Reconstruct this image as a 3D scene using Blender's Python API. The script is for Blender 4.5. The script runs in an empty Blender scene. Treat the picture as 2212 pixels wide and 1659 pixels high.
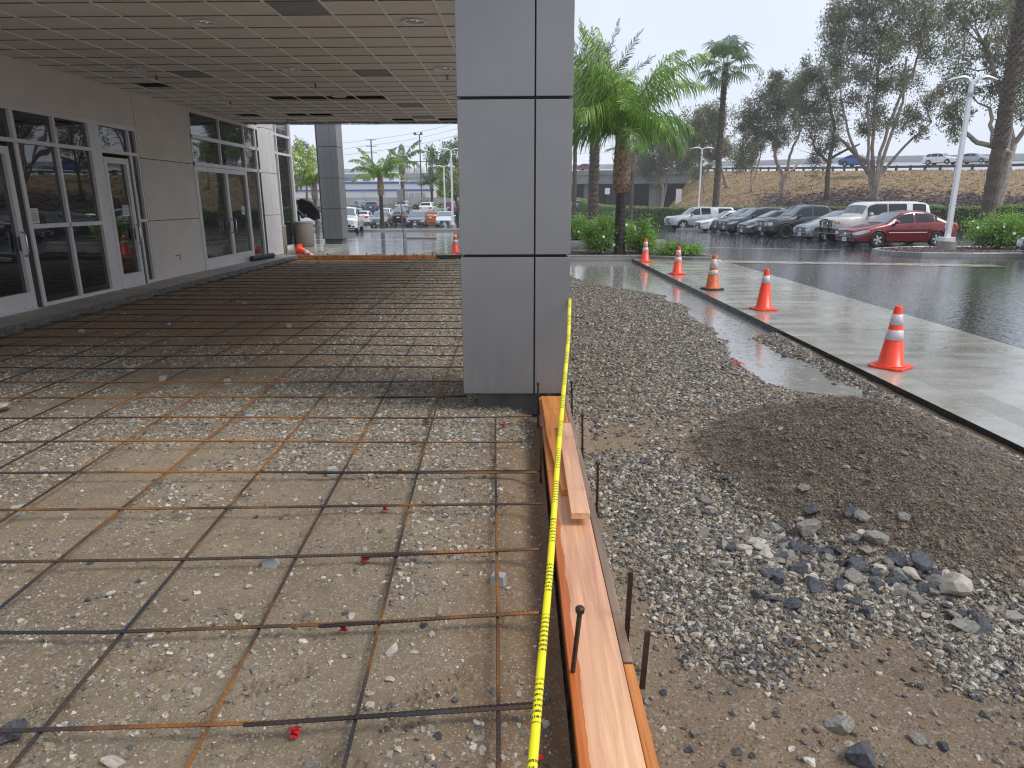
import bpy, math, random
import numpy as np
from mathutils import Vector, Matrix, Euler, Quaternion
R = math.radians
SC = bpy.context.scene
COL = SC.collection
rng = np.random.default_rng(7)
random.seed(7)

# ------------------------------------------------------------------ camera, sky, sun, exposure
cam_d = bpy.data.cameras.new("camera")
cam = bpy.data.objects.new("camera", cam_d)
COL.objects.link(cam)
cam_d.sensor_width = 36.0
cam_d.lens = 36.0 * 1469.0 / 2212.0
cam_d.clip_end = 3000.0
cam_d.clip_start = 0.05
_p, _y, _r = R(15.1), R(0.6), R(0.25)
_f = Vector((-math.sin(_y) * math.cos(_p), math.cos(_y) * math.cos(_p), -math.sin(_p)))
_r0 = Vector((math.cos(_y), math.sin(_y), 0.0))
_u0 = _r0.cross(_f)
_rt = _r0 * math.cos(_r) - _u0 * math.sin(_r)
_up = _u0 * math.cos(_r) + _r0 * math.sin(_r)
_m = Matrix((_rt, _up, -_f)).transposed().to_4x4()
_m.translation = Vector((0, 0, 1.8))
cam.matrix_world = _m
SC.camera = cam

world = bpy.data.worlds.new("World")
SC.world = world
world.use_nodes = True
nt = world.node_tree
nt.nodes.clear()
wo = nt.nodes.new("ShaderNodeOutputWorld")
bg = nt.nodes.new("ShaderNodeBackground")
sky = nt.nodes.new("ShaderNodeTexSky")
sky.sky_type = 'NISHITA'
sky.sun_disc = False
sky.sun_elevation = R(52)
sky.sun_rotation = R(105)
sky.dust_density = 6.0
sky.air_density = 1.4
tc = nt.nodes.new("ShaderNodeTexCoord")
sep = nt.nodes.new("ShaderNodeSeparateXYZ")
nt.links.new(tc.outputs["Generated"], sep.inputs[0])
ramp = nt.nodes.new("ShaderNodeValToRGB")      # overcast cloud deck, in units of the final sky brightness x 10
ramp.color_ramp.elements[0].position = 0.0
ramp.color_ramp.elements[0].color = (0.80, 0.86, 0.965, 1)
ramp.color_ramp.elements[1].position = 0.45
ramp.color_ramp.elements[1].color = (0.585, 0.65, 0.785, 1)
e = ramp.color_ramp.elements.new(0.12)
e.color = (0.71, 0.775, 0.90, 1)
nt.links.new(sep.outputs["Z"], ramp.inputs[0])
nz = nt.nodes.new("ShaderNodeTexNoise")
nz.inputs["Scale"].default_value = 1.6
nz.inputs["Detail"].default_value = 3.0
nt.links.new(tc.outputs["Generated"], nz.inputs["Vector"])
mr = nt.nodes.new("ShaderNodeMapRange")
mr.inputs[1].default_value = 0.3
mr.inputs[2].default_value = 0.7
mr.inputs[3].default_value = 6.9
mr.inputs[4].default_value = 8.3
nt.links.new(nz.outputs["Fac"], mr.inputs[0])
mul = nt.nodes.new("ShaderNodeVectorMath")
mul.operation = 'SCALE'
nt.links.new(ramp.outputs[0], mul.inputs[0])
nt.links.new(mr.outputs[0], mul.inputs["Scale"])
mixn = nt.nodes.new("ShaderNodeMix")
mixn.data_type = 'RGBA'
mixn.inputs[0].default_value = 0.9
nt.links.new(sky.outputs[0], mixn.inputs[6])
nt.links.new(mul.outputs[0], mixn.inputs[7])
nt.links.new(mixn.outputs[2], bg.inputs[0])
bg.inputs[1].default_value = 0.10
nt.links.new(bg.outputs[0], wo.inputs[0])

sun_d = bpy.data.lights.new("sun", 'SUN')
sun_d.energy = 1.5
sun_d.angle = R(25)
sun_d.color = (1.0, 0.97, 0.92)
sun = bpy.data.objects.new("sun", sun_d)
COL.objects.link(sun)
# sun from the right and a little behind the camera, high behind the cloud
_sd = Vector((math.sin(R(105)) * math.cos(R(52)), math.cos(R(105)) * math.cos(R(52)), math.sin(R(52))))
sun.rotation_euler = _sd.to_track_quat('Z', 'Y').to_euler()

SC.view_settings.view_transform = 'Standard'
SC.view_settings.look = 'None'
SC.view_settings.exposure = 0.72
SC.view_settings.gamma = 1.0
SC.cycles.max_bounces = 6
SC.cycles.diffuse_bounces = 4
SC.cycles.glossy_bounces = 3
SC.cycles.volume_bounces = 1
SC.cycles.transmission_bounces = 4
SC.cycles.sample_clamp_indirect = 6.0
SC.cycles.use_denoising = True
SC.cycles.filter_width = 1.15

# ------------------------------------------------------------------ helpers
def tag(o, label=None, cat=None, group=None, kind=None):
    if label: o['label'] = label
    if cat: o['category'] = cat
    if group: o['group'] = group
    if kind: o['kind'] = kind
    return o

def empty(name, loc=(0, 0, 0), rz=0.0, label=None, cat=None, group=None, kind=None):
    o = bpy.data.objects.new(name, None)
    o.empty_display_size = 0.2
    o.location = loc
    o.rotation_euler = (0, 0, rz)
    COL.objects.link(o)
    return tag(o, label, cat, group, kind)

def copy_tree(o, parent=None):
    c = o.copy()
    COL.objects.link(c)
    c.parent = parent
    for ch in list(o.children):
        copy_tree(ch, c)
    return c

def fast(name, V, F, mats, parent=None, smooth=False, loc=None, midx=None):
    """mesh object from numpy arrays; F is (m,3) or (m,4)"""
    V = np.asarray(V, dtype=np.float32)
    F = np.asarray(F, dtype=np.int32)
    me = bpy.data.meshes.new(name)
    m, k = F.shape
    me.vertices.add(len(V)); me.vertices.foreach_set("co", V.ravel())
    me.loops.add(m * k); me.loops.foreach_set("vertex_index", F.ravel())
    me.polygons.add(m)
    me.polygons.foreach_set("loop_start", np.arange(0, m * k, k, dtype=np.int32))
    me.polygons.foreach_set("loop_total", np.full(m, k, dtype=np.int32))
    if not isinstance(mats, (list, tuple)): mats = [mats]
    for mm in mats: me.materials.append(mm)
    if midx is not None: me.polygons.foreach_set("material_index", np.asarray(midx, dtype=np.int32))
    me.update(calc_edges=True)
    me.validate()
    me.polygons.foreach_set("use_smooth", np.full(len(me.polygons), smooth))
    o = bpy.data.objects.new(name, me)
    COL.objects.link(o)
    if loc is not None: o.location = loc
    if parent: o.parent = parent
    return o

class MB:
    def __init__(s): s.v = []; s.f = []; s.m = []; s.c = 0
    def add(s, vs, fs):
        b = len(s.v)
        s.v += [tuple(v) for v in vs]
        for f in fs:
            s.f.append(tuple(i + b for i in f)); s.m.append(s.c)
        return s
    def box(s, x0, x1, y0, y1, z0, z1):
        return s.add([(x0,y0,z0),(x1,y0,z0),(x1,y1,z0),(x0,y1,z0),(x0,y0,z1),(x1,y0,z1),(x1,y1,z1),(x0,y1,z1)],
                     [(0,3,2,1),(4,5,6,7),(0,1,5,4),(1,2,6,5),(2,3,7,6),(3,0,4,7)])
    def prism(s, pts, z0, z1):
        n = len(pts)
        s.add([(x, y, z0) for x, y in pts] + [(x, y, z1) for x, y in pts],
              [tuple(range(n - 1, -1, -1)), tuple(range(n, 2 * n))] + [(i, (i + 1) % n, n + (i + 1) % n, n + i) for i in range(n)])
        return s
    def tube(s, pts, rad, n=8, cap=True):
        pts = [Vector(p) for p in pts]
        if not isinstance(rad, (list, tuple)): rad = [rad] * len(pts)
        vs = []; fs = []
        up = Vector((0, 0, 1))
        prev = None
        for i, p in enumerate(pts):
            d = (pts[min(i + 1, len(pts) - 1)] - pts[max(i - 1, 0)])
            if d.length < 1e-9: d = Vector((0, 0, 1))
            d.normalize()
            if prev is None:
                a = d.cross(up if abs(d.z) < 0.95 else Vector((1, 0, 0))).normalized()
            else:
                a = (prev - d * prev.dot(d))
                a = a.normalized() if a.length > 1e-6 else d.cross(Vector((1, 0, 0))).normalized()
            prev = a
            b = d.cross(a)
            for k in range(n):
                t = 2 * math.pi * k / n
                vs.append(p + (a * math.cos(t) + b * math.sin(t)) * rad[i])
        for i in range(len(pts) - 1):
            for k in range(n):
                fs.append((i*n+k, i*n+(k+1)%n, (i+1)*n+(k+1)%n, (i+1)*n+k))
        if cap:
            fs.append(tuple(range(n - 1, -1, -1))); fs.append(tuple((len(pts)-1)*n + k for k in range(n)))
        return s.add(vs, fs)
    def lathe(s, prof, n=16, c=(0, 0, 0), axis='z', a0=0.0, sq=None):
        vs = []; fs = []
        for r, z in prof:
            for k in range(n):
                t = 2 * math.pi * k / n + a0
                x, y = r * math.cos(t), r * math.sin(t)
                if axis == 'z': vs.append((c[0] + x, c[1] + y, c[2] + z))
                elif axis == 'y': vs.append((c[0] + x, c[1] + z, c[2] + y))
                else: vs.append((c[0] + z, c[1] + x, c[2] + y))
        for i in range(len(prof) - 1):
            for k in range(n):
                fs.append((i*n+k, i*n+(k+1)%n, (i+1)*n+(k+1)%n, (i+1)*n+k))
        if prof[0][0] > 1e-6: fs.append(tuple(range(n - 1, -1, -1)))
        if prof[-1][0] > 1e-6: fs.append(tuple((len(prof)-1)*n + k for k in range(n)))
        return s.add(vs, fs)
    def poly(s, pts): return s.add(pts, [tuple(range(len(pts)))])
    def build(s, name, mats, parent=None, smooth=False, bevel=0.0, loc=None, rz=0.0, autosm=None):
        me = bpy.data.meshes.new(name)
        me.from_pydata(s.v, [], s.f)
        if not isinstance(mats, (list, tuple)): mats = [mats]
        for mm in mats: me.materials.append(mm)
        me.polygons.foreach_set("material_index", s.m)
        if smooth: me.polygons.foreach_set("use_smooth", [True] * len(me.polygons))
        me.update()
        o = bpy.data.objects.new(name, me)
        COL.objects.link(o)
        if parent: o.parent = parent
        if loc is not None: o.location = loc
        if rz: o.rotation_euler = (0, 0, rz)
        if bevel:
            b = o.modifiers.new("bevel", 'BEVEL'); b.width = bevel; b.segments = 2; b.limit_method = 'ANGLE'; b.angle_limit = R(40)
        return o

# ------------------------------------------------------------------ materials
def newmat(name):
    m = bpy.data.materials.new(name); m.use_nodes = True
    n = m.node_tree
    return m, n, n.nodes["Principled BSDF"]

def N(n, t, **kw):
    x = n.nodes.new(t)
    for k, v in kw.items(): setattr(x, k, v)
    return x

def noise(n, scale, detail=4, rough=0.55, coord="Object", dist=0.0, vec=None):
    x = N(n, "ShaderNodeTexNoise")
    x.inputs["Scale"].default_value = scale
    x.inputs["Detail"].default_value = detail
    x.inputs["Roughness"].default_value = rough
    x.inputs["Distortion"].default_value = dist
    if vec is None:
        c = N(n, "ShaderNodeTexCoord"); vec = c.outputs[coord]
    n.links.new(vec, x.inputs["Vector"])
    return x

def rampn(n, fac, stops):
    r = N(n, "ShaderNodeValToRGB")
    el = r.color_ramp.elements
    el[0].position, el[0].color = stops[0][0], (*stops[0][1], 1)
    el[1].position, el[1].color = stops[-1][0], (*stops[-1][1], 1)
    for p, c in stops[1:-1]:
        q = el.new(p); q.color = (*c, 1)
    n.links.new(fac, r.inputs[0])
    return r

def mixc(n, fac, a, b, mode='MIX'):
    x = N(n, "ShaderNodeMix", data_type='RGBA', blend_type=mode)
    for s, i in ((fac, 0), (a, 6), (b, 7)):
        if hasattr(s, 'links'): n.links.new(s, x.inputs[i])
        elif isinstance(s, (int, float)): x.inputs[i].default_value = s
        else: x.inputs[i].default_value = (*s, 1)
    return x.outputs[2]

def bumpn(n, h, strength, dist, prev=None):
    b = N(n, "ShaderNodeBump")
    b.inputs["Strength"].default_value = strength
    b.inputs["Distance"].default_value = dist
    n.links.new(h, b.inputs["Height"])
    if prev is not None: n.links.new(prev, b.inputs["Normal"])
    return b.outputs[0]

def simple(name, col, rough=0.6, metal=0.0, var=0.12, vscale=6.0, bump=0.0, bscale=80.0, bdist=0.002, coat=0.0, spec=0.5, rvar=0.0, trans=0.0, rain=False):
    m, n, b = newmat(name)
    c2 = tuple(min(1, c * (1 + var)) for c in col); c1 = tuple(c * (1 - var) for c in col)
    ns = noise(n, vscale)
    r = rampn(n, ns.outputs[0], [(0.3, c1), (0.7, c2)])
    n.links.new(r.outputs[0], b.inputs["Base Color"])
    b.inputs["Roughness"].default_value = rough
    b.inputs["Metallic"].default_value = metal
    b.inputs["Specular IOR Level"].default_value = spec
    if coat: b.inputs["Coat Weight"].default_value = coat; b.inputs["Coat Roughness"].default_value = 0.04
    if rvar:
        mr = N(n, "ShaderNodeMapRange")
        mr.inputs[3].default_value = max(0.02, rough - rvar); mr.inputs[4].default_value = rough + rvar
        ns2 = noise(n, vscale * 2.3)
        n.links.new(ns2.outputs[0], mr.inputs[0]); n.links.new(mr.outputs[0], b.inputs["Roughness"])
    if bump:
        nb = noise(n, bscale, 5)
        n.links.new(bumpn(n, nb.outputs[0], bump, bdist), b.inputs["Normal"])
    if trans: b.inputs["Transmission Weight"].default_value = trans
    return m

M = {}
M['panel'] = simple("metal_panel", (0.275, 0.275, 0.28), 0.40, 0.5, 0.04, 1.5, bump=0.05, bscale=300, bdist=0.0005, rvar=0.05)
def panel_mat():
    m, n, b = newmat("metal_panel")
    ns = noise(n, 1.2, 4, 0.6)
    r = rampn(n, ns.outputs[0], [(0.3, (0.225, 0.225, 0.228)), (0.7, (0.26, 0.257, 0.255))])
    t = N(n, "ShaderNodeTexCoord"); sp = N(n, "ShaderNodeSeparateXYZ"); n.links.new(t.outputs["Object"], sp.inputs[0])
    mud = noise(n, 26, 6, 0.75)                     # mud splashed up from the ground over the lowest half metre
    hgt = N(n, "ShaderNodeMapRange"); hgt.inputs[1].default_value = 0.12; hgt.inputs[2].default_value = 0.75; hgt.inputs[3].default_value = 0.66; hgt.inputs[4].default_value = 0.30
    n.links.new(sp.outputs["Z"], hgt.inputs[0])
    lt = N(n, "ShaderNodeMath", operation='LESS_THAN'); n.links.new(mud.outputs[0], lt.inputs[0])
    sb = N(n, "ShaderNodeMath", operation='SUBTRACT'); sb.inputs[1].default_value = 0.18; n.links.new(hgt.outputs[0], sb.inputs[0]); n.links.new(sb.outputs[0], lt.inputs[1])
    f2 = N(n, "ShaderNodeMath", operation='MULTIPLY'); f2.inputs[1].default_value = 0.30; n.links.new(lt.outputs[0], f2.inputs[0])
    mp = N(n, "ShaderNodeMapping"); mp.inputs["Scale"].default_value = (22, 22, 0.7); n.links.new(t.outputs["Object"], mp.inputs[0])
    st = noise(n, 1.0, 5, 0.65, vec=mp.outputs[0])
    c = mixc(n, 0.10, r.outputs[0], st.outputs[0], 'OVERLAY')
    n.links.new(mixc(n, f2.outputs[0], c, (0.22, 0.18, 0.13)), b.inputs["Base Color"])
    rr = rampn(n, st.outputs[0], [(0.35, (0.32,)*3), (0.65, (0.46,)*3)]); n.links.new(rr.outputs[0], b.inputs["Roughness"])
    b.inputs["Metallic"].default_value = 0.45
    wv = noise(n, 0.8, 2); n.links.new(bumpn(n, wv.outputs[0], 0.15, 0.01), b.inputs["Normal"])
    return m
M['panel'] = panel_mat()
M['panel_dark'] = simple("joint_black", (0.012, 0.012, 0.013), 0.6)
M['alu'] = simple("anodised_aluminium", (0.68, 0.66, 0.66), 0.42, 0.25, 0.05, 3, bump=0.06, bscale=200, bdist=0.0005)
M['alu_dark'] = simple("black_gasket", (0.02, 0.02, 0.022), 0.5)  # near-black strips beside the doors
M['steel'] = simple("brushed_steel", (0.5, 0.5, 0.5), 0.25, 0.9)
M['stucco'] = simple("painted_stucco", (0.64, 0.595, 0.54), 0.85, 0, 0.06, 2.5, bump=0.35, bscale=120, bdist=0.004)
M['tile'] = simple("ceiling_tile", (0.80, 0.76, 0.715), 0.9, 0, 0.07, 14, bump=0.3, bscale=150, bdist=0.003)
M['tile_grey'] = simple("stained_ceiling_tile", (0.30, 0.31, 0.33), 0.8, 0, 0.12, 6, bump=0.2, bscale=150, bdist=0.003)
M['tile_white'] = simple("new_white_ceiling_tile", (0.85, 0.83, 0.78), 0.85, 0, 0.03, 8)
M['grid_dark'] = simple("shadow_gap_tee", (0.10, 0.09, 0.08), 0.7)  # cross tees coloured dark to stand for the shaded recess between tile rows
M['grid'] = simple("ceiling_grid_metal", (0.93, 0.89, 0.83), 0.5, 0.0)
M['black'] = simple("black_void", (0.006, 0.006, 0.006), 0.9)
M['white'] = simple("white_paint", (0.78, 0.79, 0.80), 0.35, 0, 0.03, 4, bump=0.03)
M['rubber'] = simple("black_rubber", (0.02, 0.02, 0.021), 0.7, 0, 0.2, 20, bump=0.3, bscale=60)
M['cone'] = simple("orange_cone_pvc", (0.98, 0.065, 0.02), 0.32, 0, 0.06, 9, bump=0.05, bscale=60)
M['cone_old'] = simple("dirty_orange_pvc", (0.62, 0.12, 0.03), 0.5, 0, 0.35, 14, bump=0.1)
M['collar'] = simple("reflective_collar", (0.66, 0.60, 0.64), 0.35, 0.1, 0.05, 20)
M['collar_old'] = simple("dirty_reflective_collar", (0.60, 0.57, 0.53), 0.5, 0, 0.18, 25)
M['stake'] = simple("rusty_stake_steel", (0.075, 0.045, 0.035), 0.5, 0.5, 0.5, 20, bump=0.3, bscale=90)
M['dobie'] = simple("concrete_spacer", (0.33, 0.33, 0.32), 0.85, 0, 0.12, 20, bump=0.4, bscale=90, bdist=0.004)
M['redtape'] = simple("red_plastic", (0.55, 0.012, 0.02), 0.5)
M['paper'] = simple("paper", (0.75, 0.75, 0.72), 0.6, 0, 0.02)
M['ink'] = simple("black_ink", (0.02, 0.02, 0.02), 0.6)
M['bark_palm'] = simple("palm_bark", (0.11, 0.085, 0.065), 0.85, 0, 0.4, 9, bump=0.8, bscale=22, bdist=0.03)
M['bark_dark'] = simple("wet_palm_bark", (0.03, 0.022, 0.018), 0.6, 0, 0.4, 9, bump=0.8, bscale=22, bdist=0.02)
M['sheath'] = simple("dry_palm_sheath", (0.24, 0.165, 0.11), 0.8, 0, 0.7, 9, bump=0.6, bscale=30, bdist=0.02)
M['euc_bark'] = simple("eucalyptus_bark", (0.34, 0.28, 0.23), 0.8, 0, 0.35, 3, bump=0.5, bscale=12, bdist=0.03)
M['twig'] = simple("brown_twig", (0.10, 0.07, 0.05), 0.85, 0, 0.3, 6)
def leaf(name, col, rough=0.45):
    m, n, b = newmat(name)
    ns = noise(n, 1.7)
    r = rampn(n, ns.outputs[0], [(0.3, tuple(c * 0.7 for c in col)), (0.7, tuple(c * 1.3 for c in col))])
    tr = N(n, "ShaderNodeBsdfTranslucent")
    n.links.new(r.outputs[0], b.inputs["Base Color"]); n.links.new(r.outputs[0], tr.inputs[0])
    b.inputs["Roughness"].default_value = rough
    mx = N(n, "ShaderNodeMixShader"); mx.inputs[0].default_value = 0.3
    n.links.new(b.outputs[0], mx.inputs[1]); n.links.new(tr.outputs[0], mx.inputs[2])
    n.links.new(mx.outputs[0], n.nodes["Material Output"].inputs[0])
    return m
M['palm_a'] = leaf("palm_leaf_bright", (0.27, 0.43, 0.06))
M['palm_b'] = leaf("palm_leaf_green", (0.11, 0.23, 0.06))
M['palm_c'] = leaf("palm_leaf_yellow", (0.24, 0.27, 0.04))
M['date_leaf'] = leaf("date_palm_leaf", (0.15, 0.19, 0.12))
M['fan_leaf'] = leaf("fan_palm_leaf", (0.12, 0.20, 0.08))
M['euc_a'] = leaf("eucalyptus_leaf", (0.135, 0.16, 0.085))
M['euc_b'] = leaf("eucalyptus_leaf_light", (0.23, 0.255, 0.105))
M['euc_c'] = leaf("eucalyptus_leaf_rust", (0.23, 0.135, 0.085))
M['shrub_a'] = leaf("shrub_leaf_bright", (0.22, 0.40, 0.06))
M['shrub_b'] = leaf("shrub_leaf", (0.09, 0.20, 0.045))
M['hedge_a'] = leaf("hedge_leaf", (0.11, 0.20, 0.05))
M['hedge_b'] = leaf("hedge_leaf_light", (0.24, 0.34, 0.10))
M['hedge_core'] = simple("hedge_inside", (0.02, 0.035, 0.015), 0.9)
M['yleaf'] = leaf("yellow_green_leaf", (0.28, 0.36, 0.05))
M['flower'] = simple("white_petals", (0.8, 0.8, 0.74), 0.5)
M['tyre'] = simple("tyre_rubber", (0.018, 0.018, 0.019), 0.6, 0, 0.2, 20)
M['rim'] = simple("alloy_rim", (0.72, 0.73, 0.75), 0.3, 0.3)
M['rim_dark'] = simple("dark_rim", (0.05, 0.05, 0.055), 0.35, 0.6)
M['chrome'] = simple("chrome", (0.7, 0.7, 0.72), 0.12, 1.0)
M['trim'] = simple("black_trim", (0.018, 0.018, 0.02), 0.35, 0)
M['headlamp'] = simple("headlamp_lens", (0.70, 0.72, 0.74), 0.08, 0.2, coat=1.0)
M['tail'] = simple("tail_lamp_lens", (0.55, 0.02, 0.02), 0.12, 0, coat=1.0)
M['amber'] = simple("amber_lens", (0.85, 0.25, 0.02), 0.15, 0, coat=1.0)
M['plate'] = simple("number_plate", (0.75, 0.76, 0.80), 0.4)
def carglass(name, col=(0.02, 0.025, 0.028), rough=0.03, ior=1.75):
    m, n, b = newmat(name)
    ns = noise(n, 0.9)
    r = rampn(n, ns.outputs[0], [(0.3, col), (0.7, tuple(c * 1.5 for c in col))])
    n.links.new(r.outputs[0], b.inputs["Base Color"])
    b.inputs["Roughness"].default_value = rough
    b.inputs["IOR"].default_value = ior
    return m
M['carglass'] = carglass("car_side_glass", ior=1.5)
M['windscreen'] = carglass("windscreen_glass", (0.10, 0.125, 0.13), 0.04, 1.9)
def paint(name, col, metal=0.25, rough=0.32):
    m, n, b = newmat(name)
    ns = noise(n, 3.0)
    r = rampn(n, ns.outputs[0], [(0.3, tuple(c * 0.93 for c in col)), (0.7, tuple(min(1, c * 1.07) for c in col))])
    n.links.new(r.outputs[0], b.inputs["Base Color"])
    b.inputs["Metallic"].default_value = metal; b.inputs["Roughness"].default_value = rough
    b.inputs["Coat Weight"].default_value = 1.0; b.inputs["Coat Roughness"].default_value = 0.05
    v = N(n, "ShaderNodeTexVoronoi"); v.inputs["Scale"].default_value = 70       # rain beads
    c = N(n, "ShaderNodeTexCoord"); n.links.new(c.outputs["Object"], v.inputs["Vector"])
    bb = bumpn(n, v.outputs["Distance"], 0.12, 0.003)
    n.links.new(bb, b.inputs["Coat Normal"])
    return m
# ------------------------------------------------------------------ glass, wet ground, wood
def tinted_glass(name, base, ior, wav=0.25):
    m, n, b = newmat(name)
    ns = noise(n, 0.5)
    r = rampn(n, ns.outputs[0], [(0.3, base), (0.7, tuple(c * 1.6 for c in base))])
    n.links.new(r.outputs[0], b.inputs["Base Color"])
    b.inputs["Roughness"].default_value = 0.015
    b.inputs["IOR"].default_value = ior
    w = noise(n, 0.9, 1)
    n.links.new(bumpn(n, w.outputs[0], wav, 0.02), b.inputs["Normal"])
    return m
M['glass'] = tinted_glass("dark_tinted_glass", (0.006, 0.007, 0.008), 1.85)
M['glass2'] = tinted_glass("entrance_glass", (0.012, 0.014, 0.013), 2.1)

def wet_asphalt():
    m, n, b = newmat("wet_asphalt")
    big = noise(n, 0.16, 4, 0.6); mid = noise(n, 1.4, 5, 0.6); fine = noise(n, 160, 3)
    c = rampn(n, mid.outputs[0], [(0.3, (0.028, 0.030, 0.034)), (0.7, (0.060, 0.062, 0.067))])
    n.links.new(c.outputs[0], b.inputs["Base Color"])
    rr = rampn(n, big.outputs[0], [(0.40, (0.02,)*3), (0.62, (0.13,)*3)])
    n.links.new(rr.outputs[0], b.inputs["Roughness"])
    b.inputs["IOR"].default_value = 2.2
    rip = noise(n, 7, 3, 0.6)
    g1 = bumpn(n, fine.outputs[0], 0.25, 0.001)
    g2 = bumpn(n, rip.outputs[0], 0.5, 0.016, g1)
    vor = N(n, "ShaderNodeTexVoronoi"); vor.inputs["Scale"].default_value = 5.5
    cc = N(n, "ShaderNodeTexCoord"); n.links.new(cc.outputs["Object"], vor.inputs["Vector"])
    dr = rampn(n, vor.outputs["Distance"], [(0.0, (1,)*3), (0.10, (0,)*3)])
    n.links.new(bumpn(n, dr.outputs[0], 0.5, 0.006, g2), b.inputs["Normal"])
    return m
M['asphalt'] = wet_asphalt()

def wet_concrete(name, c0, c1, r0=0.08, r1=0.45, groove=False, ripple=0.2):
    m, n, b = newmat(name)
    big = noise(n, 0.45, 5, 0.6); fine = noise(n, 40, 6, 0.65); st = noise(n, 0.22, 5, 0.7)
    c = rampn(n, big.outputs[0], [(0.3, c0), (0.7, c1)])
    cm = mixc(n, 0.35, c.outputs[0], fine.outputs[0], 'OVERLAY')
    n.links.new(cm, b.inputs["Base Color"])
    # long drying streaks across the slab
    tcx = N(n, "ShaderNodeTexCoord"); mp = N(n, "ShaderNodeMapping")
    mp.inputs["Scale"].default_value = (0.5, 2.6, 1)
    n.links.new(tcx.outputs["Object"], mp.inputs[0])
    sn = noise(n, 1.0, 6, 0.7, vec=mp.outputs[0])
    rr = rampn(n, sn.outputs[0], [(0.42, (r0,)*3), (0.62, (r1,)*3)])
    n.links.new(rr.outputs[0], b.inputs["Roughness"])
    b.inputs["IOR"].default_value = 1.75
    h = bumpn(n, fine.outputs[0], 0.22, 0.0018)
    rp = noise(n, 9, 3)
    h = bumpn(n, rp.outputs[0], ripple, 0.012, h)
    if groove:
        sx = N(n, "ShaderNodeSeparateXYZ"); n.links.new(tcx.outputs["Object"], sx.inputs[0])
        f = N(n, "ShaderNodeMath", operation='MULTIPLY'); f.inputs[1].default_value = 2 * math.pi / 0.028
        n.links.new(sx.outputs["X"], f.inputs[0])
        s = N(n, "ShaderNodeMath", operation='SINE'); n.links.new(f.outputs[0], s.inputs[0])
        lt = rampn(n, s.outputs[0], [(0.55, (1,)*3), (0.9, (0,)*3)])
        n.links.new(bumpn(n, lt.outputs[0], 0.9, 0.006, h), b.inputs["Normal"])
        cm2 = mixc(n, 0.45, cm, lt.outputs[0], 'MULTIPLY'); n.links.new(cm2, b.inputs["Base Color"])
    else:
        n.links.new(h, b.inputs["Normal"])
    return m
M['concrete'] = wet_concrete("wet_concrete", (0.22, 0.213, 0.185), (0.40, 0.385, 0.335), 0.04, 0.30)
M['concrete_groove'] = wet_concrete("grooved_wet_concrete", (0.26, 0.25, 0.22), (0.38, 0.37, 0.33), 0.12, 0.40, True)
M['walk'] = wet_concrete("dry_concrete_walk", (0.28, 0.25, 0.215), (0.38, 0.345, 0.30), 0.5, 0.8, ripple=0.0)
M['kerb'] = wet_concrete("kerb_concrete", (0.20, 0.195, 0.18), (0.32, 0.31, 0.29), 0.25, 0.6, ripple=0.0)
M['kerb_black'] = simple("wet_black_slab_edge", (0.016, 0.017, 0.017), 0.3, 0, 0.5, 10, bump=0.8, bscale=26, bdist=0.02, rvar=0.12)
M['slab_edge'] = simple("broken_slab_edge", (0.11, 0.105, 0.095), 0.8, 0, 0.4, 14, bump=1.0, bscale=22, bdist=0.03)

def water_mat():
    m, n, b = newmat("rain_water")
    b.inputs["Base Color"].default_value = (0.26, 0.25, 0.23, 1)
    b.inputs["Roughness"].default_value = 0.03
    b.inputs["IOR"].default_value = 1.9
    n1 = noise(n, 16, 2, 0.5); 
    h = bumpn(n, n1.outputs[0], 0.16, 0.012)
    for sc_, r_ in ((6.5, 0.16), (9.7, 0.13)):
        vor = N(n, "ShaderNodeTexVoronoi"); vor.inputs["Scale"].default_value = sc_
        cc = N(n, "ShaderNodeTexCoord"); n.links.new(cc.outputs["Object"], vor.inputs["Vector"])
        w = N(n, "ShaderNodeMath", operation='MULTIPLY'); w.inputs[1].default_value = 60
        n.links.new(vor.outputs["Distance"], w.inputs[0])
        s = N(n, "ShaderNodeMath", operation='SINE'); n.links.new(w.outputs[0], s.inputs[0])
        a = rampn(n, vor.outputs["Distance"], [(0.0, (1,)*3), (r_ * 2.0, (0,)*3)])
        p = N(n, "ShaderNodeMath", operation='MULTIPLY')
        n.links.new(s.outputs[0], p.inputs[0]); n.links.new(a.outputs[0], p.inputs[1])
        h = bumpn(n, p.outputs[0], 0.25, 0.004, h)
    n.links.new(h, b.inputs["Normal"])
    return m
M['water'] = water_mat()

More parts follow.
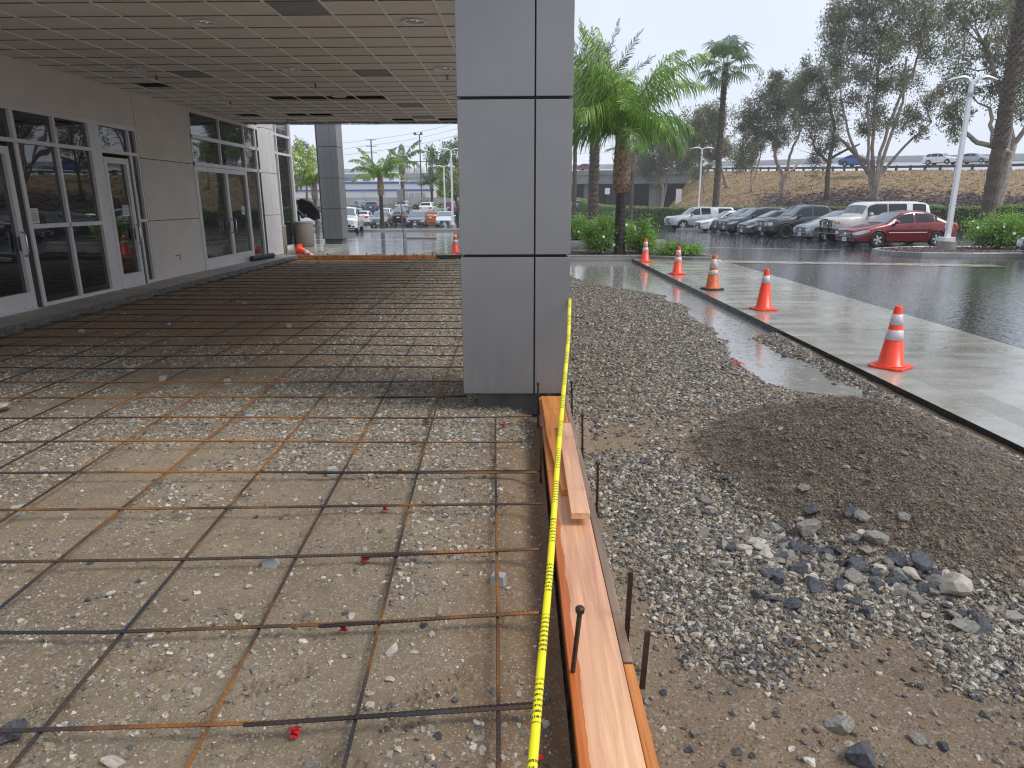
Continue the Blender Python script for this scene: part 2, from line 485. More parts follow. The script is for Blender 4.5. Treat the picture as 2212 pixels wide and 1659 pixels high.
def wood(name, c0, c1, rough, knots=True, wetx=None):
    m, n, b = newmat(name)
    t = N(n, "ShaderNodeTexCoord"); mp = N(n, "ShaderNodeMapping")
    mp.inputs["Scale"].default_value = (26, 0.9, 26)
    n.links.new(t.outputs["Object"], mp.inputs[0])
    g = noise(n, 1.6, 5, 0.6, vec=mp.outputs[0], dist=0.6)
    mp2 = N(n, "ShaderNodeMapping"); mp2.inputs["Scale"].default_value = (5, 0.5, 5)
    n.links.new(t.outputs["Object"], mp2.inputs[0])
    g2 = noise(n, 1.1, 3, 0.5, vec=mp2.outputs[0])
    c = rampn(n, g.outputs[0], [(0.30, c0), (0.7, c1)])
    c2 = mixc(n, 0.75, c.outputs[0], g2.outputs[0], 'OVERLAY')
    if knots:
        mp3 = N(n, "ShaderNodeMapping"); mp3.inputs["Scale"].default_value = (7, 2.6, 7)
        n.links.new(t.outputs["Object"], mp3.inputs[0])
        v = N(n, "ShaderNodeTexVoronoi"); v.inputs["Scale"].default_value = 0.6
        n.links.new(mp3.outputs[0], v.inputs["Vector"])
        k = rampn(n, v.outputs["Distance"], [(0.04, (0.22, 0.10, 0.08)), (0.09, (0.55, 0.36, 0.30)), (0.2, (1, 1, 1))])
        c2 = mixc(n, 0.8, c2, k.outputs[0], 'MULTIPLY')
    if wetx is not None:
        sx = N(n, "ShaderNodeSeparateXYZ"); n.links.new(t.outputs["Object"], sx.inputs[0])
        en = noise(n, 3.0, 4, 0.6); mm_ = N(n, "ShaderNodeMath", operation='MULTIPLY_ADD'); mm_.inputs[1].default_value = 0.06
        n.links.new(en.outputs[0], mm_.inputs[0]); n.links.new(sx.outputs["X"], mm_.inputs[2])
        wr_ = rampn(n, mm_.outputs[0], [(0.0, (1,)*3), (1.0, (0,)*3)])
        lt_ = N(n, "ShaderNodeMath", operation='LESS_THAN'); lt_.inputs[1].default_value = wetx
        n.links.new(mm_.outputs[0], lt_.inputs[0])
        c2 = mixc(n, lt_.outputs[0], c2, mixc(n, 1.0, c2, (0.80, 0.42, 0.16), 'MULTIPLY'))
    n.links.new(c2, b.inputs["Base Color"])
    rr = rampn(n, g2.outputs[0], [(0.4, (rough * 0.6,)*3), (0.6, (rough,)*3)])
    n.links.new(rr.outputs[0], b.inputs["Roughness"])
    n.links.new(bumpn(n, g.outputs[0], 0.25, 0.0015), b.inputs["Normal"])
    return m
M['wood_wet'] = wood("wet_orange_lumber", (0.42, 0.13, 0.022), (0.70, 0.28, 0.06), 0.34)
M['wood_dry'] = wood("pink_douglas_fir", (0.66, 0.34, 0.20), (0.86, 0.53, 0.35), 0.45)
M['wood_mix'] = wood("planed_fir_with_wet_edge", (0.50, 0.25, 0.13), (0.76, 0.43, 0.26), 0.36, wetx=-0.038)
M['wood_old'] = wood("weathered_lumber", (0.20, 0.13, 0.09), (0.36, 0.25, 0.17), 0.7)

def rebar_mat():
    m, n, b = newmat("rusting_rebar")
    ns = noise(n, 0.55, 4, 0.7); fs = noise(n, 60, 2)
    c = rampn(n, ns.outputs[0], [(0.40, (0.035, 0.037, 0.045)), (0.49, (0.10, 0.055, 0.03)), (0.56, (0.34, 0.14, 0.035)), (0.8, (0.28, 0.11, 0.03))])
    n.links.new(mixc(n, 0.4, c.outputs[0], fs.outputs[0], 'OVERLAY'), b.inputs["Base Color"])
    b.inputs["Metallic"].default_value = 0.35; b.inputs["Roughness"].default_value = 0.48
    return m
M['rebar'] = rebar_mat()
M['rebar_dark'] = simple("dark_rebar", (0.035, 0.026, 0.022), 0.5, 0.35, 0.5, 2.0)

def tape_mat():
    m, n, b = newmat("caution_tape_plastic")
    uv = N(n, "ShaderNodeTexCoord"); s = N(n, "ShaderNodeSeparateXYZ"); n.links.new(uv.outputs["UV"], s.inputs[0])
    def math_(op, a, bb):
        x = N(n, "ShaderNodeMath", operation=op)
        for i, q in enumerate((a, bb)):
            if hasattr(q, 'links'): n.links.new(q, x.inputs[i])
            else: x.inputs[i].default_value = q
        return x.outputs[0]
    # twisted print: runs of letter strokes 0.2 m long, then blank yellow
    slant = math_('ADD', s.outputs["X"], math_('MULTIPLY', s.outputs["Y"], 0.012))
    ph = math_('FRACT', math_('MULTIPLY', slant, 1 / 0.33), 0.0)
    grp = math_('LESS_THAN', ph, 0.60)
    st = math_('FRACT', math_('MULTIPLY', slant, 1 / 0.024), 0.0)
    strk = math_('LESS_THAN', st, 0.42)
    nz_ = noise(n, 40, 2, vec=uv.outputs["UV"])
    brk = math_('GREATER_THAN', nz_.outputs[0], 0.47)
    msk = math_('MULTIPLY', math_('MULTIPLY', grp, strk), brk)
    c = mixc(n, msk, (0.80, 0.72, 0.02), (0.015, 0.015, 0.01))
    n.links.new(c, b.inputs["Base Color"])
    b.inputs["Roughness"].default_value = 0.3
    return m
M['tape'] = tape_mat()

# ------------------------------------------------------------------ numpy noise
_T = rng.random((4, 256, 256))
def vnoise(x, y, k=0):
    xi = np.floor(x).astype(int); yi = np.floor(y).astype(int)
    fx = x - xi; fy = y - yi
    fx = fx * fx * (3 - 2 * fx); fy = fy * fy * (3 - 2 * fy)
    T = _T[k % 4]
    a = T[xi & 255, yi & 255]; b = T[(xi + 1) & 255, yi & 255]
    c = T[xi & 255, (yi + 1) & 255]; d = T[(xi + 1) & 255, (yi + 1) & 255]
    return (a * (1 - fx) + b * fx) * (1 - fy) + (c * (1 - fx) + d * fx) * fy
def fbm(x, y, s=1.0, o=4, k=0):
    v = 0; a = 0.5; t = 0
    for i in range(o):
        v = v + a * vnoise(x * s + 17.3 * i, y * s + 9.1 * i, k + i); t += a
        a *= 0.5; s *= 2.03
    return v / t
def sstep(a, b, x):
    t = np.clip((x - a) / (b - a), 0, 1); return t * t * (3 - 2 * t)

def lot(x, y):
    """height of the car park asphalt"""
    x = np.asarray(x, float); y = np.asarray(y, float)
    z = -0.0138 * (np.clip(y, 22, 75) - 22) - 0.005 * (np.clip(x, 6, 30) - 6)
    z = z + np.clip(y - 82, 0, 60) * 0.055 * sstep(6, 0, x) + np.clip(y - 105, 0, 40) * 0.03 * sstep(0, 6, x)
    return z
def lz(x, y): return float(lot(x, y))

# ------------------------------------------------------------------ ground: the car park and land out to the horizon
xs = np.concatenate([[-480, -360, -250, -120, -70], np.arange(-45, -12, 3.0), np.arange(-12, 6, 1.5), [6.22], np.arange(7, 45, 1.5), [60, 90, 140, 260, 380, 480]])
ys = np.concatenate([[-200, -100, -30, -10, 0, 6, 12, 18], np.arange(21.75, 60, 1.5), np.arange(60, 150, 4.0), [170, 220, 320, 420, 520]])
def grid(name, xs, ys, zf, mats, drop=None, smooth=True, midx=None):
    X, Y = np.meshgrid(xs, ys)
    Z = zf(X, Y)
    nx, ny = len(xs), len(ys)
    V = np.stack([X.ravel(), Y.ravel(), Z.ravel()], 1)
    i, j = np.meshgrid(np.arange(nx - 1), np.arange(ny - 1))
    a = (j * nx + i).ravel()
    F = np.stack([a, a + 1, a + nx + 1, a + nx], 1)
    if drop is not None:
        cx = V[F].mean(1)
        keep = ~drop(cx[:, 0], cx[:, 1])
        F = F[keep]
    o = fast(name, V, F, mats, smooth=smooth)
    return o
def dropf(x, y): return (x < 6.22) & (y < 24.4) & (x > -60)
gnd = grid('car_park_ground', xs, ys, lambda x, y: lot(x, y) - 0.004, M['asphalt'], drop=lambda x, y: (x < 6.22) & (y < 23.0) & (x > -45))
tag(gnd, kind='structure')
# wet forecourt in front of the far porch column
grid('forecourt_paving', np.linspace(-44, 6.0, 26), np.concatenate([[24.2], np.linspace(25, 51.9, 28)]),
     lambda x, y: lot(x, y) + 0.004, M['concrete_far'] if 'concrete_far' in M else wet_concrete("glossy_forecourt", (0.07, 0.072, 0.075), (0.13, 0.13, 0.13), 0.03, 0.22, ripple=0.16),
     drop=lambda x, y: (x > -1.6) & (y > 31.4)).__setitem__('kind', 'structure')

# concrete drive strip on the right
KX = lambda y: 3.76 - 0.0098 * y
m = MB()
yb = [-6, 2, 6, 10, 14, 18, 20.1]
for i in range(len(yb) - 1):
    y0, y1 = yb[i], yb[i + 1]
    for a, b_, mi in ((0, 0.32, 0), (0.32, 0.66, 1), (0.66, None, 0)):
        X0, X1 = KX(y0) + a, KX(y1) + a
        X2 = KX(y0) + b_ if b_ else 6.22; X3 = KX(y1) + b_ if b_ else 6.22
        m.c = mi
        m.add([(X0, y0, 0.03), (X2, y0, 0.03 if b_ else 0.006), (X3, y1, 0.03 if b_ else 0.006), (X1, y1, 0.03)], [(0, 1, 2, 3)])
m.c = 0
m.add([(KX(20.1), 20.1, 0.03), (6.22, 20.1, 0.006), (6.22, 20.9, 0.006), (5.0, 21.1, 0.02), (KX(21.6), 21.65, 0.03)], [(0, 1, 2, 3, 4)])
tag(m.build('concrete_drive', [M['concrete'], M['concrete_groove']]), kind='structure')
m = MB()
nseg = 120
vs = []
for i in range(nseg + 1):
    y = -6 + (21.65 + 6) * i / nseg
    w = 0.012 * (random.random() - 0.5)
    vs += [(KX(y), y, 0.028), (KX(y) + 0.012 + w, y, -0.04 + w), (KX(y) + 0.02 + w, y, -0.25)]
fs = []
for i in range(nseg):
    for k in range(2): fs.append((i*3+k, i*3+3+k, i*3+4+k, i*3+1+k))
m.add(vs, fs)
tag(m.build('drive_slab_edge', M['kerb_black'], smooth=False), kind='structure')
# drive joints
m = MB()
for y in (5.35, 9.6, 13.8, 18.0):
    m.add([(KX(y) + 0.66, y, 0.0305), (6.2, y - 0.25, 0.0075), (6.2, y - 0.238, 0.0075), (KX(y) + 0.66, y + 0.012, 0.0305)], [(0, 1, 2, 3)])
tag(m.build('drive_joint_line', M['kerb_black']), kind='structure')

# ------------------------------------------------------------------ excavated ground
PUD = [(1.5, 21.9), (1.39, 17.2), (2.1, 14.9), (2.9, 13.7), (2.97, 11.4), (2.81, 9.3), (2.6, 7.8), (2.6, 6.85), (3.05, 6.5), (3.4, 6.6), (3.3, 7.3), (3.2, 8.1), (3.3, 9.3), (3.75, 10), (3.8, 22.5), (1.5, 22.5)]
def pdist(px, py, poly):
    """signed distance to polygon, negative inside"""
    d = np.full(px.shape, 1e9); ins = np.zeros(px.shape, bool)
    n = len(poly)
    for i in range(n):
        ax, ay = poly[i]; bx, by = poly[(i + 1) % n]
        ex, ey = bx - ax, by - ay
        t = np.clip(((px - ax) * ex + (py - ay) * ey) / (ex * ex + ey * ey), 0, 1)
        d = np.minimum(d, np.hypot(px - ax - t * ex, py - ay - t * ey))
        c = ((ay > py) != (by > py)) & (px < (bx - ax) * (py - ay) / (by - ay + 1e-12) + ax)
        ins ^= c
    return np.where(ins, -d, d)
PRINTS = [(-0.95, 2.25, 0.5), (-1.45, 2.35, 0.62), (-0.72, 2.15, 0.9), (-0.42, 2.03, 0.7), (-0.32, 2.2, 0.6), (-1.2, 3.45, 0.2), (-0.95, 3.75, 0.5), (-1.75, 2.1, 0.3), (-0.62, 1.85, -0.5),
          (-1.25, 2.6, 0.9), (-2.2, 3.3, 0.2), (-1.0, 1.9, 0.1), (-2.6, 5.2, 0.4), (-0.3, 1.75, 0.2), (-3.3, 8.0, 0.5), (-4.1, 8.6, 0.1), (-1.6, 4.6, 1.1)]
def stamp(x, y):
    z = np.zeros_like(x)
    for i_, (px, py, a) in enumerate(PRINTS):
        c, s = math.cos(a), math.sin(a); per = (0.036, 0.030, 0.044, 0.026)[i_ % 4]; ln = (0.15, 0.10, 0.13, 0.07)[(i_ * 3) % 4]
        u = (x - px) * c + (y - py) * s; v = -(x - px) * s + (y - py) * c
        inside = sstep(ln, ln - 0.03, np.abs(u)) * sstep(0.055, 0.035, np.abs(v)) * sstep(0.34, 0.52, fbm(x + i_, y, 9.0, 2, i_))
        z = z + inside * (-0.013 + 0.009 * np.sign(np.sin(u * 2 * math.pi / per + 1.2 * np.sin(v * 40 + i_))) * (np.abs(v) > 0.008))
        rim = np.exp(-((np.hypot(u / 0.16, v / 0.06) - 1.1) / 0.15) ** 2) * 0.006
        z = z + rim
    return z
def left_z(x, y):
    z = 0.05 * (fbm(x, y, 1.1, 4, 0) - 0.5) + 0.022 * (fbm(x, y, 9, 4, 1) - 0.5)
    rough = sstep(0.42, 0.62, fbm(x, y, 1.3, 3, 2))
    z = z + 0.018 * rough * (fbm(x, y, 30, 3, 3) - 0.5)
    z = z + stamp(x, y)
    z = z - 0.09 * np.exp(-((x - 0.17) / 0.14) ** 2)                    # trench along the form board
    z = z + 0.03 * np.exp(-((x + 7.3) / 0.25) ** 2)
    return z
def right_base(x, y):
    z = -0.03 + 0.035 * (fbm(x, y, 1.2, 4, 1) - 0.5) + 0.02 * (fbm(x, y, 10, 4, 2) - 0.5)
    d = pdist(x, y, PUD) + 0.42 * (fbm(x, y, 1.3, 5, 3) - 0.5)
    z = z - 0.085 * sstep(0.28, -0.2, d) * sstep(5.2, 7.0, y)
    z = z + 0.03 * np.exp(-((x - 0.43) / 0.1) ** 2)
    return z
def pile_z(x, y):
    u = (x - 2.45) / 1.20; v = (y - 4.45) / 1.62
    r = np.sqrt(u * u + v * v) + 0.10 * (fbm(x, y, 1.6, 3, 0) - 0.5)
    h = 0.42 * np.clip(1 - r, 0, 1) ** 0.95 * (0.75 + 0.25 * sstep(0, 0.4, r))
    r = r + 0.10 * (fbm(x, y, 3.4, 4, 1) - 0.5)
    h = 0.52 * (sstep(1.02, 0.0, r) * 0.45 + np.clip(1 - r, 0, 1) * 0.55)
    return h
def right_z(x, y):
    p = pile_z(x, y)
    return right_base(x, y) + p + 0.03 * (p > 0.01) * (fbm(x, y, 16, 5, 2) - 0.5) - 0.012 * stamp(x - 1.9, y) * 0
def polar_rows(y0, y1, k): 
    r = [y0]
    while r[-1] < y1: r.append(r[-1] * (1 + k))
    r[-1] = y1
    return np.array(r)

def soil_mat(name, dry, damp, dark, wetr=(0.35, 0.9)):
    m, n, b = newmat(name)
    big = noise(n, 0.55, 5, 0.6); mid = noise(n, 5, 5, 0.65); fine = noise(n, 130, 6, 0.75)
    spk = N(n, "ShaderNodeTexVoronoi"); spk.inputs["Scale"].default_value = 95
    cc = N(n, "ShaderNodeTexCoord"); n.links.new(cc.outputs["Object"], spk.inputs["Vector"])
    at = N(n, "ShaderNodeAttribute"); at.attribute_name = "soil"
    c = rampn(n, big.outputs[0], [(0.3, damp), (0.62, dry)])
    c1 = mixc(n, at.outputs["Fac"], c.outputs[0], dark)
    c2 = mixc(n, 0.35, c1, mid.outputs[0], 'OVERLAY')
    c3 = mixc(n, 0.8, c2, fine.outputs[0], 'OVERLAY')
    sp = rampn(n, spk.outputs["Color"], [(0.78, (0,)*3), (0.9, (1,)*3)])
    c4 = mixc(n, sp.outputs[0], c3, (0.36, 0.33, 0.29))
    sepc = N(n, "ShaderNodeSeparateColor"); n.links.new(spk.outputs["Color"], sepc.inputs[0])
    gt = N(n, "ShaderNodeMath", operation='GREATER_THAN'); gt.inputs[1].default_value = 0.86
    n.links.new(sepc.outputs[0], gt.inputs[0])
    fct = N(n, "ShaderNodeMath", operation='MULTIPLY'); fct.inputs[1].default_value = 0.6
    n.links.new(gt.outputs[0], fct.inputs[0])
    c4 = mixc(n, fct.outputs[0], c3, (0.34, 0.31, 0.27))
    n.links.new(c4, b.inputs["Base Color"])
    rr = rampn(n, mid.outputs[0], [(0.35, (wetr[0],)*3), (0.6, (wetr[1],)*3)])
    n.links.new(rr.outputs[0], b.inputs["Roughness"])
    h = bumpn(n, fine.outputs[0], 0.9, 0.011)
    n.links.new(bumpn(n, mid.outputs[0], 0.3, 0.02, h), b.inputs["Normal"])
    return m
M['soil_l'] = soil_mat("sandy_fill", (0.285, 0.222, 0.142), (0.185, 0.138, 0.086), (0.24, 0.152, 0.082), (0.8, 0.95))
M['soil_r'] = soil_mat("wet_sand", (0.25, 0.175, 0.105), (0.16, 0.115, 0.07), (0.10, 0.075, 0.052), (0.32, 0.8))

def set_attr(o, name, vals):
    a = o.data.attributes.new(name, 'FLOAT', 'POINT')
    a.data.foreach_set("value", np.asarray(vals, dtype=np.float32))

xl = np.concatenate([np.linspace(-7.35, -3.2, 110)[:-1], np.linspace(-3.2, 0.18, 380)])
lx = grid('excavated_ground', xl, polar_rows(1.3, 22.0, 0.0058), left_z, M['soil_l'])
tag(lx, kind='structure')
P = np.empty(len(lx.data.vertices)*3, dtype=np.float32); lx.data.vertices.foreach_get('co', P); P = P.reshape(-1, 3).astype(float)
set_attr(lx, "soil", np.clip(sstep(6.0, 8.5, P[:, 1] + 1.2 * (fbm(P[:, 0], P[:, 1], 1.0, 3, 0) - 0.5)) * sstep(-1.2, -3.2, P[:, 0]) + 0.85 * sstep(-0.45, -0.1, P[:, 0]), 0, 1))
xr = np.concatenate([np.linspace(0.42, 3.82, 240)])
rx = grid('excavated_ground_outside', xr, polar_rows(1.1, 21.7, 0.0085), right_z, M['soil_r'])
tag(rx, kind='structure')
P = np.empty(len(rx.data.vertices)*3, dtype=np.float32); rx.data.vertices.foreach_get('co', P); P = P.reshape(-1, 3).astype(float)
set_attr(rx, "soil", np.clip(sstep(0.005, 0.04, pile_z(P[:, 0], P[:, 1])) + 0.5 * sstep(6, 8, P[:, 1]), 0, 1))
# dug strip beyond the far form board
dz = grid('dug_strip', np.linspace(-7.6, 0.6, 160), np.linspace(22.0, 24.25, 50), lambda x, y: -0.05 + 0.16 * (fbm(x, y, 2.2, 4, 2) - 0.35) * sstep(24.25, 23.7, y) * sstep(22.0, 22.5, y), M['soil_r'])
set_attr(dz, "soil", np.full(len(dz.data.vertices), 0.2)); tag(dz, kind='structure')
# water lying on the gravel
w = MB(); w.poly([(0.42, 5.4, -0.068), (3.83, 5.4, -0.068), (3.6, 21.72, -0.068), (0.42, 21.72, -0.068)])
tag(w.build('puddle_water', M['water']), kind='structure')
under = MB(); under.box(-9.0, 6.2, -6.0, 24.5, -0.6, -0.3)
tag(under.build('subsoil', M['soil_r']), kind='structure')

# ------------------------------------------------------------------ loose stones (scattered by geometry nodes on computed points)
def stone_mat(name, stops, rough):
    m, n, b = newmat(name)
    a = N(n, "ShaderNodeAttribute"); a.attribute_name = "rnd"; a.attribute_type = 'INSTANCER'
    r = rampn(n, a.outputs["Fac"], stops); r.color_ramp.interpolation = 'CONSTANT'
    ns = noise(n, 3.0, 4)
    n.links.new(mixc(n, 0.5, r.outputs[0], ns.outputs[0], 'OVERLAY'), b.inputs["Base Color"])
    b.inputs["Roughness"].default_value = rough
    return m
DRY = [(0, (0.30, 0.26, 0.20)), (0.2, (0.20, 0.18, 0.15)), (0.38, (0.40, 0.36, 0.29)), (0.50, (0.13, 0.12, 0.11)), (0.62, (0.26, 0.20, 0.135)), (0.75, (0.18, 0.16, 0.13)), (0.87, (0.52, 0.47, 0.40)), (0.95, (0.085, 0.085, 0.09))]
WET = [(0, (0.25, 0.215, 0.165)), (0.2, (0.14, 0.125, 0.105)), (0.36, (0.36, 0.32, 0.255)), (0.46, (0.07, 0.064, 0.058)), (0.64, (0.23, 0.165, 0.10)), (0.76, (0.10, 0.09, 0.075)), (0.89, (0.48, 0.44, 0.37)), (0.95, (0.05, 0.05, 0.053))]
PIL = [(0, (0.15, 0.112, 0.08)), (0.4, (0.115, 0.085, 0.06)), (0.7, (0.19, 0.145, 0.105)), (0.93, (0.30, 0.26, 0.21)), (0.97, (0.07, 0.07, 0.07))]
M['stone_dry'] = stone_mat("pale_crushed_stone", DRY, 0.8)
M['stone_wet'] = stone_mat("wet_crushed_stone", WET, 0.42)
M['stone_pile'] = stone_mat("damp_dirt_crumbs", PIL, 0.6)

def scatter(name, pts, scl, mat, flat=0.62, base='structure'):
    n = len(pts)
    me = bpy.data.meshes.new(name)
    me.vertices.add(n); me.vertices.foreach_set("co", np.asarray(pts, dtype=np.float32).ravel())
    def at(nm, ty, v):
        a = me.attributes.new(nm, ty, 'POINT')
        a.data.foreach_set("vector" if ty == 'FLOAT_VECTOR' else "value", np.asarray(v, dtype=np.float32).ravel())
    at("rnd", 'FLOAT', rng.random(n))
    s3 = np.stack([scl * rng.uniform(0.75, 1.3, n), scl * rng.uniform(0.6, 1.05, n), scl * flat * rng.uniform(0.6, 1.2, n)], 1)
    at("scl", 'FLOAT_VECTOR', s3)
    at("rot", 'FLOAT_VECTOR', np.stack([rng.normal(0, 0.35, n), rng.normal(0, 0.35, n), rng.uniform(0, 6.28, n)], 1))
    me.materials.append(mat)
    o = bpy.data.objects.new(name, me); COL.objects.link(o)
    tree = bpy.data.node_groups.new(name, 'GeometryNodeTree')
    tree.interface.new_socket("Geometry", in_out='INPUT', socket_type='NodeSocketGeometry')
    tree.interface.new_socket("Geometry", in_out='OUTPUT', socket_type='NodeSocketGeometry')
    gi = tree.nodes.new("NodeGroupInput"); go = tree.nodes.new("NodeGroupOutput")
    join = tree.nodes.new("GeometryNodeJoinGeometry")
    for k in range(5):
        ico = tree.nodes.new("GeometryNodeMeshIcoSphere"); ico.inputs["Radius"].default_value = 0.5; ico.inputs["Subdivisions"].default_value = 2
        sp = tree.nodes.new("GeometryNodeSetPosition"); nn = tree.nodes.new("ShaderNodeTexNoise")
        pos = tree.nodes.new("GeometryNodeInputPosition"); ad = tree.nodes.new("ShaderNodeVectorMath"); ad.inputs[1].default_value = (k * 3.7, k * 1.9, k * 5.1)
        nn.inputs["Scale"].default_value = 1.9; nn.inputs["Detail"].default_value = 1.0
        sb = tree.nodes.new("ShaderNodeVectorMath"); sb.operation = 'SUBTRACT'; sb.inputs[1].default_value = (0.5, 0.5, 0.5)
        sc = tree.nodes.new("ShaderNodeVectorMath"); sc.operation = 'SCALE'; sc.inputs["Scale"].default_value = 0.95
        L = tree.links.new
        L(pos.outputs[0], ad.inputs[0]); L(ad.outputs[0], nn.inputs["Vector"]); L(nn.outputs["Color"], sb.inputs[0]); L(sb.outputs[0], sc.inputs[0])
        L(ico.outputs[0], sp.inputs["Geometry"]); L(sc.outputs[0], sp.inputs["Offset"])
        sm = tree.nodes.new("GeometryNodeSetMaterial"); sm.inputs["Material"].default_value = mat
        L(sp.outputs[0], sm.inputs[0])
        g2 = tree.nodes.new("GeometryNodeGeometryToInstance"); L(sm.outputs[0], g2.inputs[0]); L(g2.outputs[0], join.inputs[0])
    iop = tree.nodes.new("GeometryNodeInstanceOnPoints")
    iop.inputs["Pick Instance"].default_value = True
    def named(nm, ty):
        x = tree.nodes.new("GeometryNodeInputNamedAttribute"); x.data_type = ty; x.inputs["Name"].default_value = nm; return x.outputs[0]
    L = tree.links.new
    L(gi.outputs[0], iop.inputs["Points"]); L(join.outputs[0], iop.inputs["Instance"])
    L(named("rot", 'FLOAT_VECTOR'), iop.inputs["Rotation"]); L(named("scl", 'FLOAT_VECTOR'), iop.inputs["Scale"])
    L(iop.outputs[0], go.inputs[0])
    md = o.modifiers.new("stones", 'NODES'); md.node_group = tree
    tag(o, kind='stuff')
    return o

def sample(n, x0, x1, y0, y1, dens, zf, bias=1.0):
    """points by rejection; more of them near the camera (bias)"""
    u = rng.random(n)
    y = (y0 ** (1 - bias) + u * (y1 ** (1 - bias) - y0 ** (1 - bias))) ** (1 / (1 - bias)) if bias != 1 else y0 * (y1 / y0) ** u
    x = rng.uniform(x0, x1, n)
    k = rng.random(n) < dens(x, y)
    x, y = x[k], y[k]
    return np.stack([x, y, zf(x, y)], 1)

def dens_left(x, y):
    a = fbm(x, y, 0.75, 4, 2) + 0.10 * sstep(-4.5, -1.2, x)
    band = sstep(4.6, 5.6, y) * sstep(9.4, 8.0, y)
    far = sstep(8.0, 9.5, y) * sstep(-3.4 , -1.8, x)
    near = 0.75 * sstep(2.3, 2.8, y) * sstep(4.9, 4.0, y) * sstep(-0.75, -0.5, x) * sstep(-0.05, -0.2, x)
    base = (0.02 + 0.04 * sstep(2.5, 4.5, y)) + 0.6 * sstep(0.52, 0.60, a) * (0.22 + 0.78 * sstep(3.3, 4.8, y)) * 1.0
    d = base + band * sstep(0.40, 0.52, a) * 1.0 + far * 0.9 + near * sstep(0.40, 0.56, a) * 0.8
    d = d * (1 - 0.85 * sstep(6.5, 9.0, y) * sstep(-2.4, -3.8, x))
    return np.clip(d, 0, 1)
def szs(p, lo, hi, pw=2.2): return lo + (hi - lo) * rng.random(len(p)) ** pw
pts = sample(420000, -7.3, 0.12, 1.3, 21.9, dens_left, left_z, bias=0.7)
s = szs(pts, 0.008, 0.030, 2.6) * (1 + 0.03 * pts[:, 1])
pts[:, 2] += s * 0.02
tag(scatter('gravel', pts, s, M['stone_dry']), kind='stuff')
pts = sample(160000, -4.5, 0.12, 1.3, 7.5, lambda x, y: 0.35 + 0 * x + 0.5 * sstep(0.45, 0.6, fbm(x, y, 3, 3, 1)), left_z, bias=1.0)
s = szs(pts, 0.003, 0.010)
scatter('grit', pts, s, M['stone_dry'])

def dens_right(x, y):
    p = pile_z(x, y)
    a = fbm(x, y, 1.1, 4, 0)
    far = sstep(4.9, 5.8, y)
    patch = sstep(0.25, -0.1, pdist(x, y, [(0.75, 4.6), (0.62, 3.4), (0.78, 2.55), (1.0, 2.43), (1.25, 2.66), (1.75, 2.75), (2.2, 2.95), (2.0, 3.3), (1.45, 3.6), (1.3, 4.4)])
                  + 0.18 * (fbm(x, y, 4, 3, 2) - 0.5))
    rgt = sstep(0.12, -0.1, pdist(x, y, [(1.75, 2.55), (1.72, 2.25), (2.1, 2.2), (2.8, 2.6), (2.9, 3.2), (2.2, 3.05)]))
    kerb = sstep(3.15, 3.4, x) * 0.6
    d = 0.02 + far * (0.30 + 0.65 * sstep(0.38, 0.48, a)) + 0.98 * patch + 0.9 * rgt + kerb + 0.55 * sstep(1.35, 1.0, x) * sstep(2.9, 3.3, y) * sstep(0.4, 0.55, a)
    return np.clip(d, 0, 1) * (1 - sstep(0.02, 0.06, p)) 
def puddle_thin(x, y):
    z = right_z(x, y)
    return dens_right(x, y) * np.where(z < -0.078, 0.12, 1.0)
pts = sample(330000, 0.44, 3.62, 1.3, 21.6, puddle_thin, right_z, bias=0.7)
s = szs(pts, 0.009, 0.034, 2.4) * (1 + 0.025 * pts[:, 1])
pts[:, 2] += s * 0.1
scatter('wet_gravel', pts, s, M['stone_wet'])
pts = sample(230000, 1.1, 3.65, 2.7, 6.3, lambda x, y: sstep(0.005, 0.05, pile_z(x, y)), right_z, bias=0.8)
s = szs(pts, 0.004, 0.019, 4.5)
pts[:, 2] += s * 0.1
scatter('dirt_pile_crumbs', pts, s, M['stone_pile'])
pts = sample(5200, 1.0, 3.65, 2.6, 6.4, lambda x, y: 0.85 * sstep(0.004, 0.03, pile_z(x, y)) * (0.35 + 0.65 * sstep(0.16, 0.02, pile_z(x, y))), right_z, bias=0.8)
scatter('dirt_pile_clods', pts, szs(pts, 0.02, 0.055, 3.0), M['stone_pile'])
pts = sample(110000, 0.44, 3.6, 1.3, 5.5, lambda x, y: 0.5 + 0 * x, right_z, bias=1.0)
s = szs(pts, 0.003, 0.010)
scatter('wet_grit', pts, s, M['stone_pile'])
pts = sample(16000, -7.5, 0.5, 22.05, 24.2, lambda x, y: 0.8 + 0 * x, lambda x, y: -0.05 + 0.16 * (fbm(x, y, 2.2, 4, 2) - 0.35) * sstep(24.25, 23.7, y) * sstep(22.0, 22.5, y), bias=0)
scatter('dug_strip_clods', pts, szs(pts, 0.02, 0.09, 3), M['stone_pile'])
# ------------------------------------------------------------------ dealership building with its wall panels, windows and doors
WX = -7.8
bld = empty('dealership_building', (WX, 12, 0.15), label='grey stucco building with tinted shopfront windows and aluminium doors under the porch', cat='building')
def bp(mb, name, mat, **k):
    o = mb.build(name, mat, **k)
    p = k.get('parent') or bld
    off = Vector((0, 0, 0)); q = p
    while q is not None: off += Vector(q.location); q = q.parent
    o.parent = p; o.location = -off
    return o
def sub(name, x0, x1, y0, y1, z0, z1, mat, parent=None, bevel=0.0):
    m = MB().box(x0, x1, y0, y1, z0, z1)
    return bp(m, name, mat, parent=parent, bevel=bevel)
CZ = 3.95
